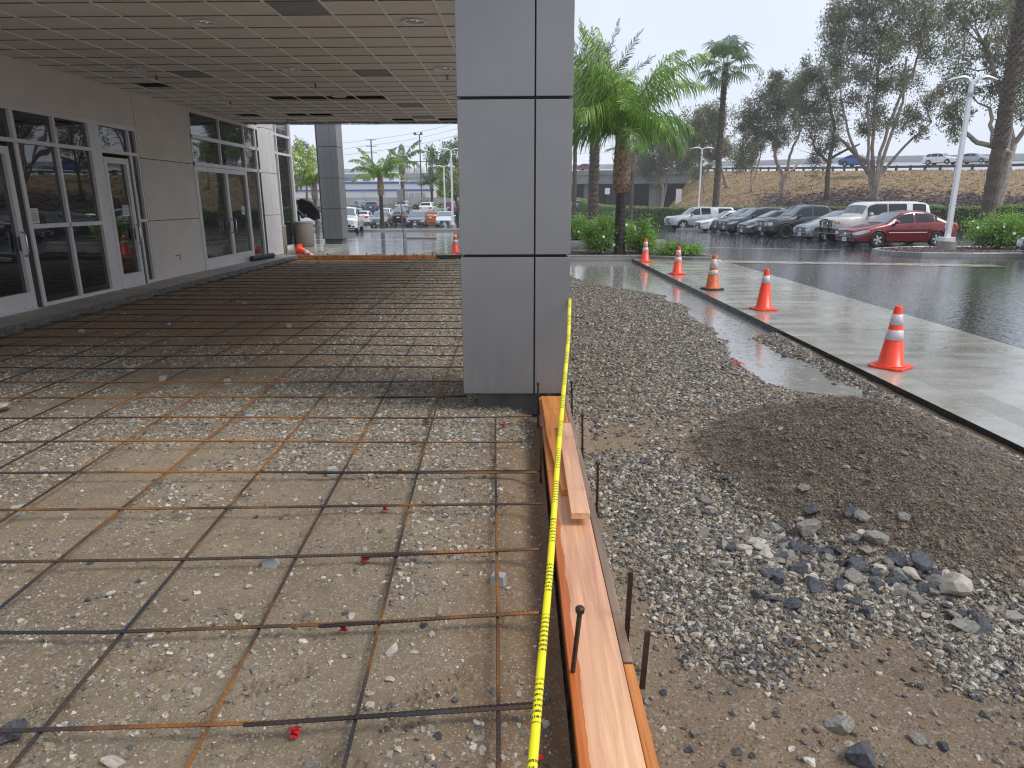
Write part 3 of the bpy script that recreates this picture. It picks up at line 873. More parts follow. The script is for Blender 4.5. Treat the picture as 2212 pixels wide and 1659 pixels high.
# stucco wall panels with open joints between them
J = 0.012
sub('wall_panel', WX-0.3, WX, 14.65+J, 17.04, 0.15, 1.42-J, M['stucco'], bevel=0.006)
sub('wall_panel', WX-0.3, WX, 14.65+J, 17.04, 1.42, 2.685-J, M['stucco'], bevel=0.006)
sub('wall_panel', WX-0.3, WX, 14.65+J, 17.04, 2.685, CZ+0.25, M['stucco'], bevel=0.006)
sub('wall_panel', WX-0.3, WX, 6.0, 14.65-J, 3.262, CZ+0.25, M['stucco'], bevel=0.006)
sub('wall_panel', WX-0.3, WX, -8.0, 6.0-J, 0.15, CZ+0.25, M['stucco'], bevel=0.006)
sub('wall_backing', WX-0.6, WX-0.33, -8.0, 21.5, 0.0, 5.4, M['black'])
sub('parapet', WX-0.6, WX-0.02, -8.0, 21.5, CZ+0.26, 5.6, M['stucco'])
sub('soffit_return', WX-0.32, WX-0.001, 17.05, 21.6, CZ, 4.6, M['alu'])

def frame_bar(y0, y1, z0, z1, dx=0.0, parent=None, name='window_frame', mat=None):
    return sub(name, WX-0.10+dx, WX+0.012+dx, y0, y1, z0, z1, mat or M['alu'], parent=parent, bevel=0.003)
def pane(y0, y1, z0, z1, mat=None, parent=None, dx=0.0):
    return sub('glass_pane', WX-0.055+dx, WX-0.045+dx, y0-0.006, y1+0.006, z0-0.006, z1+0.006, mat or M['glass'], parent=parent)
# shopfront beside the first door
wf = sub('window_frame', WX-0.10, WX+0.02, 7.6, 14.62, 3.18, 3.26, M['alu'], bevel=0.003)
def shop(parent, bars, panes, mat):
    for (a, b, c, d) in bars:
        sub('mullion', WX-0.10, WX+0.012, a, b, c, d, M['alu'], parent=parent, bevel=0.003)
    for (a, b, c, d) in panes: pane(a, b, c, d, mat, parent)
bars = [(7.6, 14.62, 2.70, 2.765), (11.05, 11.125, 0.15, 2.70), (11.05, 11.125, 2.765, 3.18), (9.85, 9.92, 2.765, 3.18), (12.045, 12.10, 0.205, 1.395), (12.045, 12.10, 1.465, 2.70), (12.045, 12.10, 2.765, 3.18),
        (13.01, 13.335, 0.15, 2.70), (13.01, 13.335, 2.765, 3.18), (14.29, 14.35, 0.15, 2.70), (14.31, 14.35, 2.765, 3.18), (14.575, 14.62, 0.15, 2.70), (14.575, 14.62, 2.765, 3.18),
        (11.125, 13.01, 0.15, 0.205), (11.125, 12.045, 1.395, 1.465), (12.10, 13.01, 1.395, 1.465), (14.35, 14.575, 0.15, 0.21), (14.35, 14.575, 1.40, 1.46), (8.9, 9.0, 0.15, 2.70), (7.6, 7.7, 0.15, 2.70), (7.7, 8.9, 0.15, 0.205)]
panes = [(11.125, 12.045, 0.205, 1.395), (12.10, 13.01, 0.205, 1.395), (11.125, 12.045, 1.465, 2.70), (12.10, 13.01, 1.465, 2.70), (11.125, 12.045, 2.765, 3.18), (12.10, 13.01, 2.765, 3.18),
         (13.335, 14.31, 2.765, 3.18), (14.35, 14.575, 0.21, 1.40), (14.35, 14.575, 1.46, 2.70), (14.35, 14.575, 2.765, 3.18), (9.92, 11.05, 2.765, 3.18), (7.6, 9.85, 2.765, 3.18), (7.7, 8.9, 0.205, 2.70)]
shop(wf, bars, panes, M['glass'])
sub('door_jamb', WX-0.16, WX-0.02, 10.90, 11.045, 0.15, 2.70, M['alu_dark'], parent=wf)
sub('door_jamb', WX-0.16, WX-0.02, 14.20, 14.285, 0.15, 2.70, M['alu_dark'], parent=wf)
def handle(y, z, parent, side=1):
    m = MB()
    m.tube([(WX+0.02, y, z-0.19), (WX+0.075, y, z-0.17), (WX+0.085, y, z-0.12), (WX+0.085, y, z+0.12), (WX+0.075, y, z+0.17), (WX+0.02, y, z+0.19)], 0.013, 8)
    bp(m, 'door_handle', M['steel'], parent=parent, smooth=True)
    m = MB().box(WX+0.012, WX+0.02, y-0.07*side-0.02, y-0.07*side+0.02, z-0.10, z+0.12)
    bp(m, 'lock_plate', M['rim_dark'], parent=parent)
def door(y0, y1, hy, side=1, st=0.10, top=2.63, g=None, name='door', kick=0.42):
    m = MB()
    a, b = WX-0.075, WX+0.012
    m.box(a, b, y0, y0+st, 0.165, top).box(a, b, y1-st, y1, 0.165, top)
    m.box(a, b, y0+st, y1-st, 0.165, kick).box(a, b, y0+st, y1-st, top-0.11, top)
    d = bp(m, name, M['alu'])
    pane(y0+st, y1-st, kick, top-0.11, g or M['glass'], d)
    handle(hy, 1.17, d, side)
    m = MB()
    for k in range(5):
        yy = y0 + 0.12 + (y1 - y0 - 0.24) * k / 4
        m.lathe([(0.006, 0), (0.006, 0.006)], 6, (b, yy, 0.19), 'x')
    bp(m, 'kick_screws', M['ink'], parent=d)['kind'] = 'stuff'
    sub('threshold', WX-0.08, WX+0.07, y0, y1, 0.151, 0.163, M['alu'], parent=d)
    return d
door(9.93, 10.885, 10.81)
door(13.345, 14.19, 14.12)
# second shopfront with the double doors
wf2 = sub('window_frame', WX-0.10, WX+0.02, 17.05, 21.45, 3.86, CZ-0.002, M['alu'], bevel=0.003)
bars = [(17.05, 21.45, 3.27, 3.36), (17.05, 21.45, 2.645, 2.735), (18.72, 18.775, 3.36, 3.86), (18.66, 18.715, 2.735, 3.27), (20.36, 20.42, 3.36, 3.86), (20.30, 20.36, 2.735, 3.27), (20.26, 20.33, 0.15, 2.645), (17.05, 17.12, 0.15, 3.86),
        (21.20, 21.28, 0.15, 3.86), (20.33, 21.20, 0.15, 0.22)]
panes = [(17.12, 18.72, 3.36, 3.86), (18.775, 20.36, 3.36, 3.86), (20.42, 21.20, 3.36, 3.86), (17.12, 18.66, 2.735, 3.27), (18.715, 20.30, 2.735, 3.27), (20.36, 21.20, 2.735, 3.27), (20.33, 21.20, 0.22, 2.645)]
shop(wf2, bars, panes, M['glass2'])
sub('door_jamb', WX-0.10, WX-0.01, 21.28, 21.45, 0.15, 3.86, M['alu_dark'], parent=wf2)
door(17.125, 18.90, 18.78, 1, 0.07, 2.635, M['glass2'], kick=0.42)
door(18.91, 20.255, 19.02, -1, 0.07, 2.635, M['glass2'], kick=0.42)
# glass corner bay past the pier
GX = -8.7
gb = empty('glass_bay', (GX, 25, 0.1)); gb.parent = bld; gb.location = Vector((GX, 25, 0.1)) - Vector(bld.location)
for (a, b) in ((22.3, 22.4), (25.60, 25.68), (27.15, 27.30)): sub('bay_post', GX-0.1, GX+0.05, a, b, 0.1, 5.6, M['alu'], parent=gb)
for a, b in ((22.4, 25.60), (25.68, 27.15)):
    for z in (0.1, 3.44, 4.08, 5.0):
        sub('mullion', GX-0.09, GX+0.03, a, b, z, z+0.08 if z > 1 else z+0.10, M['alu'], parent=gb)
    for z0, z1 in ((0.2, 3.44), (3.52, 4.08), (4.16, 5.0), (5.08, 5.6)):
        sub('glass_pane', GX-0.04, GX-0.03, a-0.004, b+0.004, z0-0.004, z1+0.004, M['glass2'], parent=gb)
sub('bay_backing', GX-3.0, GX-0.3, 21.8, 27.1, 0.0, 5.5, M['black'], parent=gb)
sub('bay_cap', GX-0.5, GX+0.06, 21.8, 27.3, 5.601, 5.9, M['alu'], parent=gb)
# engaged pier clad in metal panels
pier = empty('clad_pier', (-7.75, 21.9, 0.15), label='slim metal clad pier between the double doors and the glass corner bay', cat='pier')
def pp(parent, m, name, mat, bevel=0.0):
    o = m.build(name, mat, bevel=bevel); o.parent = parent; o.location = -Vector(parent.location); return o
pp(pier, MB().box(-8.6, -7.80, 21.47, 22.28, 0.15, 5.4), 'pier_core', M['panel_dark'])
for z0, z1 in ((0.17, 1.385), (1.40, 2.635), (2.65, 3.93), (3.945, 5.4)):
    pp(pier, MB().prism([(-7.80, 21.46), (-7.62, 21.72), (-7.62, 22.0), (-7.80, 22.0)], z0, z1), 'cladding_panel', M['alu'], 0.004)
    pp(pier, MB().prism([(-7.80, 22.012), (-7.62, 22.012), (-7.60, 22.30), (-8.58, 22.30), (-8.58, 22.29), (-7.80, 22.29)], z0, z1), 'cladding_panel', M['alu'], 0.004)
# door notices
def text_obj(body, size, loc, rot, mat, parent, name='lettering', align='CENTER'):
    cu = bpy.data.curves.new(name, 'FONT'); cu.body = body; cu.size = size; cu.align_x = align; cu.align_y = 'CENTER'
    cu.extrude = 0.0004; cu.materials.append(mat)
    o = bpy.data.objects.new(name, cu); COL.objects.link(o); o.parent = parent; o.location = loc; o.rotation_euler = rot
    return o
def notice(y0, y1, z0, z1, label, title, tsize):
    cx = WX - 0.042; yc, zc = (y0+y1)/2, (z0+z1)/2
    o = MB().box(0, 0.002, y0-yc, y1-yc, z0-zc, z1-zc).build('notice', M['paper'], loc=(cx, yc, zc))
    tag(o, label, 'notice')
    # seen from +X the reading direction is +Y
    rot = (R(90), 0, R(90))
    text_obj(title, tsize, (0.0025, 0, (z1-zc) - 0.035), rot, M['ink'], o)
    m = MB(); h = (z1 - z0)
    k = 0; z = (z1 - zc) - 0.065
    while z > (z0 - zc) + 0.02:
        w = (y1 - y0) * 0.5 - 0.015
        x = -w
        while x < w - 0.01:
            l = random.uniform(0.008, 0.03); m.box(0.0022, 0.0026, x, min(x + l, w), z - 0.0035, z + 0.0025); x += l + 0.005
        z -= 0.0125
    b = m.build('small_print', M['ink']); b.parent = o
    return o
notice(11.14, 11.37, 1.475, 1.71, 'larger white warning notice on the window beside the first door', 'WARNING', 0.032)
notice(13.83, 14.05, 1.53, 1.74, 'white notice headed warning on the narrow single door glass', 'WARNING', 0.045)
notice(19.80, 20.02, 1.45, 1.67, 'small white notice on the right leaf of the far double doors', 'NOTICE', 0.03)
# hose bibb lever on the wall
lv = empty('hose_tap', (WX, 15.62, 0.62), label='small steel tap sticking out low on the stucco wall', cat='tap')
m = MB(); m.tube([(0, 0, 0), (0.10, 0, 0)], 0.014, 8).tube([(0.10, 0, 0.012), (0.10, 0, -0.10)], 0.013, 8); o = m.build('spout', M['steel'], lv, smooth=True)
m = MB(); m.box(0.05, 0.065, -0.06, 0.10, 0.012, 0.022); m.build('tap_lever', M['steel'], lv)

# ------------------------------------------------------------------ raised walkway in front of the doors
m = MB(); n = 90; vs = []; fs = []
for i in range(n + 1):
    y = 1.0 + 21.1 * i / n
    e = -7.06 + 0.022 * (random.random() - 0.5)
    vs += [(-7.9, y, 0.15), (e, y, 0.15), (e + 0.01, y, 0.135), (e + 0.02 + 0.05 * random.random(), y, 0.04 + 0.03 * random.random()), (e - 0.02, y, -0.12)]
for i in range(n):
    for k in range(4):
        fs.append((i*5+k, i*5+k+1, i*5+6+k, i*5+5+k)); 
m.v = vs; m.f = fs; m.m = [0 if (j % 4) == 0 else 1 for j in range(len(fs))]
m.c = 0
b_ = len(m.v)
m.add([(-7.9, 22.1, 0.15), (-7.06, 22.1, 0.15), (-7.06, 22.1, -0.12), (-7.9, 22.1, -0.12)], [(0, 1, 2, 3)])
tag(m.build('entrance_walkway', [M['walk'], M['slab_edge']]), kind='structure')
m = MB()
for y in (9.8, 13.25, 17.05): m.box(-7.86, -7.065, y, y + 0.008, 0.1501, 0.1512)
tag(m.build('walkway_joints', M['slab_edge']), kind='structure')
m = MB(); m.box(-9.6, -6.95, 22.12, 28.2, -0.1, 0.11)
tag(m.build('corner_paving', M['concrete']), kind='structure')

# ------------------------------------------------------------------ porch canopy with its tiled ceiling
can = empty('porch_canopy', (-3.7, 12.6, CZ), label='flat porch canopy with a suspended tile ceiling and recessed downlights', cat='canopy')
def cp(m, name, mat, parent=None, **k):
    o = m.build(name, mat, **k); p = parent or can; o.parent = p
    off = Vector(); q = p
    while q is not None: off += Vector(q.location); q = q.parent
    o.location = -off
    return o
TX, TY = 0.637, 0.592
CX0, CX1, CY0, CY1 = WX, 0.44, 5.3, 20.42
m = MB()
gx = [(-0.30 - TX * k) for k in range(-1, 13)]
gx = [x for x in gx if CX0 < x < CX1]
gy = [8.99 + TY * k for k in range(-9, 20)]
gy = [y for y in gy if CY0 < y < CY1]
for x in gx: m.box(x-0.015, x+0.015, CY0, CY1, CZ-0.004, CZ+0.006)
cp(m, 'ceiling_grid', M['grid'])
m = MB()
for y in gy: m.box(CX0, CX1, y-0.009, y+0.009, CZ+0.0005, CZ+0.0055)
cp(m, 'cross_tees', M['grid_dark'])
lights = [(-3.905, 9.29), (-1.289, 9.31), (-6.41, 12.35), (-3.84, 12.40), (-1.27, 12.43), (-6.35, 15.40), (-3.80, 15.45), (-1.34, 15.50), (-6.29, 17.8), (-3.75, 17.82), (-6.24, 20.05), (-3.73, 20.15), (-3.9, 6.2), (-6.4, 6.2)]
special = {}
def cell(x, y): return (int(math.floor((x - gx[-1]) / TX)), int(math.floor((y - gy[0]) / TY)))
for pt, v in [((-2.597, 8.6), 'g'), ((-2.58, 13.05), 'g'), ((-2.53, 13.6), 'w'), ((-5.07, 13.57), 'w2'), ((-5.84, 12.9), 'g'), ((-5.36, 15.97), 'x'), ((-4.7, 15.97), 'x'), ((-4.1, 15.97), 'x'), ((-3.46, 15.97), 'x'),
              ((-5.02, 18.39), 'w2'), ((-2.5, 18.45), 'w2'), ((-2.52, 16.7), 'g'), ((-2.48, 19.1), 'g'), ((-5.69, 18.98), 'x'), ((-6.84, 18.93), 'x'), ((-5.0, 18.98), 'x'), ((-1.99, 20.2), 'x'), ((-3.1, 20.15), 'x'), ((-7.3, 14.3), 'x')]:
    special[cell(*pt)] = v
X_ = sorted([CX0] + gx + [CX1]); Y_ = sorted([CY0] + gy + [CY1])
tile_mesh = {}
def tile_obj(x0, x1, y0, y1, mat, hole=None):
    key = (round(x1-x0, 2), round(y1-y0, 2), mat.name)
    cx, cy = (x0+x1)/2, (y0+y1)/2
    if key not in tile_mesh:
        w, h = (x1-x0)/2 - 0.006, (y1-y0)/2 - 0.006
        me = bpy.data.meshes.new('ceiling_tile')
        b = MB().box(-w, w, -h, h, 0.0, 0.02)
        me.from_pydata(b.v, [], b.f); me.materials.append(mat); tile_mesh[key] = me
    o = bpy.data.objects.new('ceiling_tile', tile_mesh[key]); COL.objects.link(o); o.parent = can
    o.location = Vector((cx, cy, CZ + 0.008 + random.uniform(0, 0.003))) - Vector(can.location)
    o.rotation_euler = (random.uniform(-0.003, 0.003), random.uniform(-0.003, 0.003), 0)
    return o
rest = MB()
for i in range(len(X_) - 1):
    for j in range(len(Y_) - 1):
        x0, x1, y0, y1 = X_[i], X_[i+1], Y_[j], Y_[j+1]
        if y1 < 7.7:
            rest.box(x0+0.006, x1-0.006, y0+0.006, y1-0.006, CZ+0.009, CZ+0.029); continue
        v = special.get(cell((x0+x1)/2, (y0+y1)/2))
        if v == 'x': continue
        o = tile_obj(x0, x1, y0, y1, {'g': M['tile_grey'], 'w': M['tile_white'], 'w2': M['tile_white']}.get(v, M['tile']))
        if v == 'g': o['label'] = 'grey stained ceiling tile'
        if v in ('w', 'w2'): o['label'] = 'clean white replacement ceiling tile'
tag(cp(rest, 'ceiling_tiles_near_edge', M['tile']), kind='stuff')
cp(MB().box(CX0+0.01, CX1-0.02, CY0+0.02, CY1-0.02, CZ+0.40, CZ+0.75), 'roof_deck', M['black'])
cp(MB().box(CX1, CX1+0.05, CY0, CY1+0.05, CZ-0.03, CZ+1.0), 'fascia', M['panel'])
cp(MB().box(CX0, CX1, CY1, CY1+0.32, CZ-0.03, CZ+1.0), 'fascia', simple("polished_fascia", (0.35, 0.36, 0.38), 0.08, 0.8))
cp(MB().box(CX0, CX1, CY0-0.05, CY0, CZ-0.03, CZ+1.0), 'fascia', M['panel'])
for i, (x, y) in enumerate(lights):
    m = MB(); m.lathe([(0.155, -0.004), (0.155, -0.012), (0.125, -0.012), (0.122, -0.004)], 24)
    t = m.build('downlight', M['white'], can, smooth=False); t.location = Vector((x, y, CZ)) - Vector(can.location)
    m = MB(); m.lathe([(0.123, -0.0045), (0.105, 0.004), (0.075, 0.0065), (0.0, 0.0068)], 24)
    m.build('reflector', M['chrome'], t, smooth=True)
for x, y in [(-6.395, 12.95), (-6.35, 16.04), (-1.263, 13.08), (-6.296, 19.67), (-3.85, 13.9)]:
    m = MB(); m.lathe([(0.03, 0), (0.03, -0.006), (0.009, -0.01), (0.009, -0.055), (0.035, -0.06), (0.035, -0.066), (0, -0.066)], 10)
    t = m.build('sprinkler', M['rim_dark'], can); t.location = Vector((x, y, CZ)) - Vector(can.location)

# ------------------------------------------------------------------ clad columns
def column(name, x0, y0, w, d, zb, joints, label, plinth, mat, cr=0.045):
    c = empty(name, (x0 + w/2, y0 + d/2, zb), label=label, cat='column')
    core = MB().box(-w/2+0.03, w/2-0.03, -d/2+0.04, d/2-0.04, joints[0], joints[-1]); core.build('column_core', M['panel_dark'], c)
    s1, s2 = -w/2 + w*0.34, -w/2 + w*0.675
    g_ = 0.006
    for i in range(len(joints) - 1):
        z0, z1 = joints[i] + 0.011, joints[i+1] - 0.011
        t = 0.03
        left = [(-w/2, -d/2+cr), (s1, -d/2), (s2-g_, -d/2), (s2-g_, -d/2+t), (s1, -d/2+t), (-w/2+t, -d/2+cr+t), (-w/2+t, d/2), (-w/2, d/2)]
        MB().prism(left, z0, z1).build('cladding_panel', mat, c, bevel=0.004)
        right = [(s2+g_, -d/2), (w/2, -d/2), (w/2, d/2), (w/2-t, d/2), (w/2-t, -d/2+t), (s2+g_, -d/2+t)]
        MB().prism(right, z0, z1).build('cladding_panel', mat, c, bevel=0.004)
        MB().box(-w/2+t+0.005, w/2-t-0.005, d/2-t, d/2-0.002, z0, z1).build('cladding_panel', mat, c, bevel=0.003)
    px0, px1, py0, py1, pz = plinth
    MB().box(px0, px1, py0, py1, pz, joints[0]).build('plinth', M['plinth'], c, bevel=0.008)
    return c
M['plinth'] = simple("damp_concrete_plinth", (0.11, 0.11, 0.105), 0.75, 0, 0.25, 5, bump=0.4, bscale=60)
column('porch_column', -0.485, 5.745, 0.915, 1.0, 0.0, [0.151, 1.354, 2.58, 3.80, 5.0], 'tall grey metal clad column close by, tape tied to its corner', (-0.34, 0.28, -0.36, 0.40, -0.08), M['panel'], 0.004)
column('porch_column', -8.78, 31.0, 0.92, 1.05, 0.0, [0.16, 1.479, 2.784, 4.08, 5.35, 6.5], 'distant grey clad column standing alone on the wet forecourt', (-0.38, 0.38, -0.42, 0.44, -0.15), M['panel'], 0.05)

# ------------------------------------------------------------------ rebar mat
mat_ = empty('rebar_mat', (-3.5, 11.5, 0.06), label='grid of rusty reinforcing bars laid over the gravel under the porch', cat='rebar')
def ribbed(name, pts, r, ribs, parent, mat):
    pts = [Vector(p) for p in pts]
    if ribs:
        P2 = []; rad = []
        for a, b in zip(pts[:-1], pts[1:]):
            n = max(2, int((b - a).length / 0.010)); n = min(n, 420)
            for k in range(n):
                P2.append(a.lerp(b, k / n)); rad.append(r * (1.14 if k % 2 else 0.9))
        P2.append(pts[-1]); rad.append(r)
        m = MB().tube(P2, rad, 6)
    else:
        m = MB().tube(pts, r, 6)
    o = m.build(name, mat, parent, smooth=not ribs); o.location = -Vector(parent.location)
    return o
trans = [(1.913, 2.035, 0.075), (2.441, 2.588, 0.085), (3.023, 3.144, 0.10), (3.604, 3.705, 0.14), (4.166, 4.203, 0.12), (4.773, 4.805, 0.03), (5.357, 5.403, 0.11), (5.978, 6.002, -0.5)]
y = 6.56
while y < 21.6:
    trans.append((y + random.uniform(-0.03, 0.03), y + random.uniform(-0.03, 0.03), -0.5 if y < 6.9 else 0.05)); y += 0.585
zoff = 0.065
def bz(x): return zoff + 0.006 * math.sin(x * 1.7)
for k, (yl, yr, xe) in enumerate(trans):
    xl_ = -7.22 + random.uniform(0, 0.25)
    slope = (yr - yl) / 2.6 if k < 8 else 0
    pts = []
    for i in range(9):
        x = xl_ + (xe - xl_) * i / 8
        if k < 8:
            x_ref = {0: -1.77, 1: -2.16, 2: -2.59, 3: -3.03, 4: -3.44, 5: -3.89, 6: -4.33, 7: -4.79}[k]
            yy = yl + (yr - yl) * max(0, (x - x_ref)) / (0.1 - x_ref) + 0.008 * math.sin(x * 2.1 + k)
        else:
            yy = yl + (yr - yl) * i / 8 + 0.012 * math.sin(x * 1.3 + k)
        pts.append((x, yy, bz(x) + 0.006 * math.sin(x + k)))
    ribbed('rebar', pts, 0.0075, k < 5, mat_, M['rebar'] if k < 9 else M['rebar_dark'])
    if k in (0, 1, 2, 4, 7):       # lapped second bar tied alongside
        xa = (-0.95, -0.85, -0.8, 0, -1.4, 0, 0, -1.3)[k]
        lp = [(xa + (xe + 0.02 - xa) * q / 6, float(np.interp(xa + (xe + 0.02 - xa) * q / 6, [p[0] for p in pts], [p[1] for p in pts])) - 0.016 + 0.006 * q, bz(xa) + 0.003) for q in range(7)]
        ribbed('rebar', lp, 0.0075, k < 5, mat_, M['rebar_dark'])
longs = [(-0.062, -0.185, 1.2, 5.45), (-0.548, -0.72, 1.2, 5.65), (-1.04, -1.36, 1.2, 21.6), (-1.60, -1.95, 1.2, 21.6), (-2.27, -2.5, 1.2, 21.6), (-2.9, -3.05, 1.2, 21.6), (-3.5, -3.6, 2.0, 21.6), (-4.05, -4.15, 2.5, 21.6), (-4.65, -4.7, 3.0, 21.6), (-5.25, -5.3, 3.5, 21.6), (-5.85, -5.9, 4.0, 21.6), (-6.4, -6.5, 4.5, 21.6), (-6.95, -7.0, 5.0, 21.6), (-0.74, -0.86, 5.3, 21.6)]
for k, (xa, xb, ya, yb_) in enumerate(longs):
    pts = []
    for i in range(11):
        t = i / 10; yy = ya + (yb_ - ya) * t
        tt = min(1, (yy - 1.2) / 7.0) if (k > 1 and k < 13) else t
        pts.append((xa + (xb - xa) * tt + 0.012 * math.sin(yy * 0.9 + k), yy, bz(xa) - 0.0155 + 0.004 * math.sin(yy * 1.3 + k)))
    if k < 5:
        near = [p for p in pts if p[1] < 6.2] 
        ribbed('rebar', pts[:4] if yb_ > 10 else pts, 0.0075, True, mat_, M['rebar'])
        if yb_ > 10: ribbed('rebar', pts[3:], 0.0075, False, mat_, M['rebar'])
    else:
        ribbed('rebar', pts, 0.0075, False, mat_, M['rebar'])
# tie wires
wires = MB()
for k in range(8):
    for xx in (-0.08, -0.56, -1.1, -1.7, -2.3, -2.9):
        if random.random() < 0.75:
            yy = trans[k][0] + (trans[k][1] - trans[k][0]) * 0.5
            a0 = random.random() * 6
            wires.tube([(xx + 0.016 * math.cos(a0 + t * 1.3), yy + 0.016 * math.sin(a0 + t * 1.3), 0.07 + 0.004 * t) for t in range(5)] + [(xx + 0.03, yy + 0.02, 0.10)], 0.0014, 4)
o = wires.build('tie_wire', M['stake'], mat_); o.location = -Vector(mat_.location); o['kind'] = 'stuff'

# concrete spacer blocks under the bars
dob = [(-1.272, 3.108), (-0.101, 2.966), (-1.267, 4.284), (-3.008, 3.716), (-2.293, 5.496), (-0.325, 4.878), (-1.42, 7.947), (-0.946, 6.815), (-2.974, 6.68), (-4.299, 7.278), (-3.732, 6.871), (-5.35, 10.2), (-6.3, 9.6), (-6.6, 11.2),
       (-5.0, 12.3), (-3.4, 9.9), (-2.2, 10.6), (-1.2, 10.2), (-4.4, 14.2), (-2.9, 13.1), (-1.9, 15.4), (-5.8, 15.1), (-6.6, 17.0), (-4.2, 17.2), (-3.0, 18.8), (-1.7, 18.1), (-5.3, 19.2), (-2.4, 20.5), (-6.0, 20.6), (-3.9, 20.9), (-0.9, 13.2), (-0.8, 9.0)]
for i, (x, y) in enumerate(dob):
    a, b, h = 0.038, 0.03, 0.052
    m = MB(); m.add([(-a, -b, 0), (a, -b, 0), (a, b, 0), (-a, b, 0), (-a*.82, -b*.8, h), (a*.82, -b*.8, h), (a*.82, b*.8, h), (-a*.82, b*.8, h)], [(0,3,2,1),(4,5,6,7),(0,1,5,4),(1,2,6,5),(2,3,7,6),(3,0,4,7)])
    o = m.build('spacer_block', M['dobie'], loc=(x, y, float(left_z(np.array([x]), np.array([y]))[0]) - 0.004), rz=random.uniform(-0.4, 0.4), bevel=0.004)
    near = {0: 'grey concrete spacer block under the third cross bar from the bottom', 1: 'damp concrete spacer block below the bar nearest the form board', 5: 'grey concrete spacer block just below the porch column plinth'}
    tag(o, near.get(i, 'small grey concrete spacer block holding up the rebar mat'), 'spacer block', 'concrete spacer blocks under the rebar')

# ------------------------------------------------------------------ timber formwork
def board(name, pts, z0, z1, mat, label, cat='board', bev=0.003, tilt=0):
    cx = sum(p[0] for p in pts) / len(pts); cy = sum(p[1] for p in pts) / len(pts)
    m = MB().prism([(x - cx, y - cy) for x, y in pts], 0, z1 - z0)
    o = m.build(name, mat, loc=(cx, cy, z0), bevel=bev)
    return tag(o, label, cat)
board('plank', [(0.180, 1.1), (0.383, 1.1), (0.384, 4.02), (0.181, 4.02)], 0.105, 0.143, M['wood_mix'], 'long pink fir plank lying flat, nearest the camera', 'plank')
board('plank', [(0.180, 4.03), (0.384, 4.03), (0.382, 5.70), (0.176, 5.70)], 0.105, 0.143, M['wood_wet'], 'wet plank running in under the porch column', 'plank')
board('plank', [(0.248, 3.64), (0.292, 3.65), (0.378, 4.3), (0.375, 5.60), (0.19, 5.60), (0.20, 4.6)], 0.144, 0.182, M['wood_wet'], 'dark orange wet board overlapping beside the caution tape', 'plank')
board('plank', [(0.272, 3.264), (0.372, 3.264), (0.382, 4.75), (0.285, 4.75)], 0.183, 0.221, M['wood_mix'], 'short pink offcut on top of the stacked planks', 'plank')
board('form_board', [(0.386, 2.18), (0.424, 2.18), (0.426, 5.75), (0.388, 5.75)], -0.09, 0.142, M['wood_old'], 'weathered grey form board on edge beside the planks', 'form board')
board('form_board', [(0.386, 1.0), (0.424, 1.0), (0.424, 2.17), (0.386, 2.17)], -0.09, 0.138, M['wood_wet'], 'orange form board on edge at the bottom of the picture', 'form board')
board('form_board', [(0.200, 1.0), (0.236, 1.0), (0.236, 5.6), (0.200, 5.6)], -0.14, 0.104, M['wood_wet'], 'inner form board standing in the shaded trench under the planks', 'form board')
board('form_board', [(-7.38, 21.94), (-2.62, 21.92), (-2.62, 21.96), (-7.38, 21.98)], -0.03, 0.135, M['wood_wet'], 'long brown form board across the far end of the dig', 'form board')
board('form_board', [(-2.61, 21.90), (0.45, 21.88), (0.45, 21.92), (-2.61, 21.94)], -0.03, 0.13, M['bark_dark'], 'black stained form board at the far end near the column', 'form board')
for i, (x, y, tx, ty, zt, fl, lb) in enumerate([
    (0.443, 5.30, 0.415, 5.18, 0.41, 0, 'thin steel stake beside the form board, closest to the column'),
    (0.455, 4.53, 0.43, 4.40, 0.39, 0, 'thin steel stake halfway between column and stacked planks'),
    (0.46, 3.68, 0.44, 3.55, 0.38, 0, 'steel stake beside the end of the short offcut'),
    (0.455, 2.52, 0.447, 2.44, 0.36, 1, 'flat rusty stake behind the joint of the form boards'),
    (0.464, 2.21, 0.478, 2.21, 0.25, 1, 'short flat rusty stake at the butt joint of the orange board'),
    (0.166, 5.60, 0.16, 5.48, 0.32, 0, 'round stake against the plinth of the near column'),
    (0.150, 4.36, 0.145, 4.25, 0.36, 0, 'round stake left of the planks below the column'),
    (0.186, 2.21, 0.205, 2.02, 0.46, 2, 'nearest round stake with a mushroomed head over the pink plank'),
    (0.72, 1.72, 0.70, 1.66, 0.06, 1, 'rusty stake end poking from the sand at the bottom edge')]):
    m = MB()
    z0 = -0.14
    if fl == 1:
        a = Vector((x, y, z0)); b = Vector((tx, ty, zt))
        vs = []
        for p in (a, b):
            for dx, dy in ((-0.010, -0.006), (0.010, -0.006), (0.010, 0.006), (-0.010, 0.006)): vs.append((p.x + dx - x, p.y + dy - y, p.z))
        m.add(vs, [(0,3,2,1),(4,5,6,7),(0,1,5,4),(1,2,6,5),(2,3,7,6),(3,0,4,7)])
    else:
        r = 0.0075 if fl == 0 else 0.009
        pts = [(0, 0, z0), (tx - x, ty - y, zt)]
        m.tube(pts, r, 8)
        m.tube([(tx - x, ty - y, zt - 0.012), (tx - x, ty - y, zt - 0.004), (tx - x, ty - y, zt + 0.012), (tx - x, ty - y, zt + 0.018)], [r, r * 1.7, r * 1.8, r * 1.1], 8)
    tag(m.build('stake', M['stake'], loc=(x, y, 0)), lb, 'stake', 'steel stakes holding the formwork')
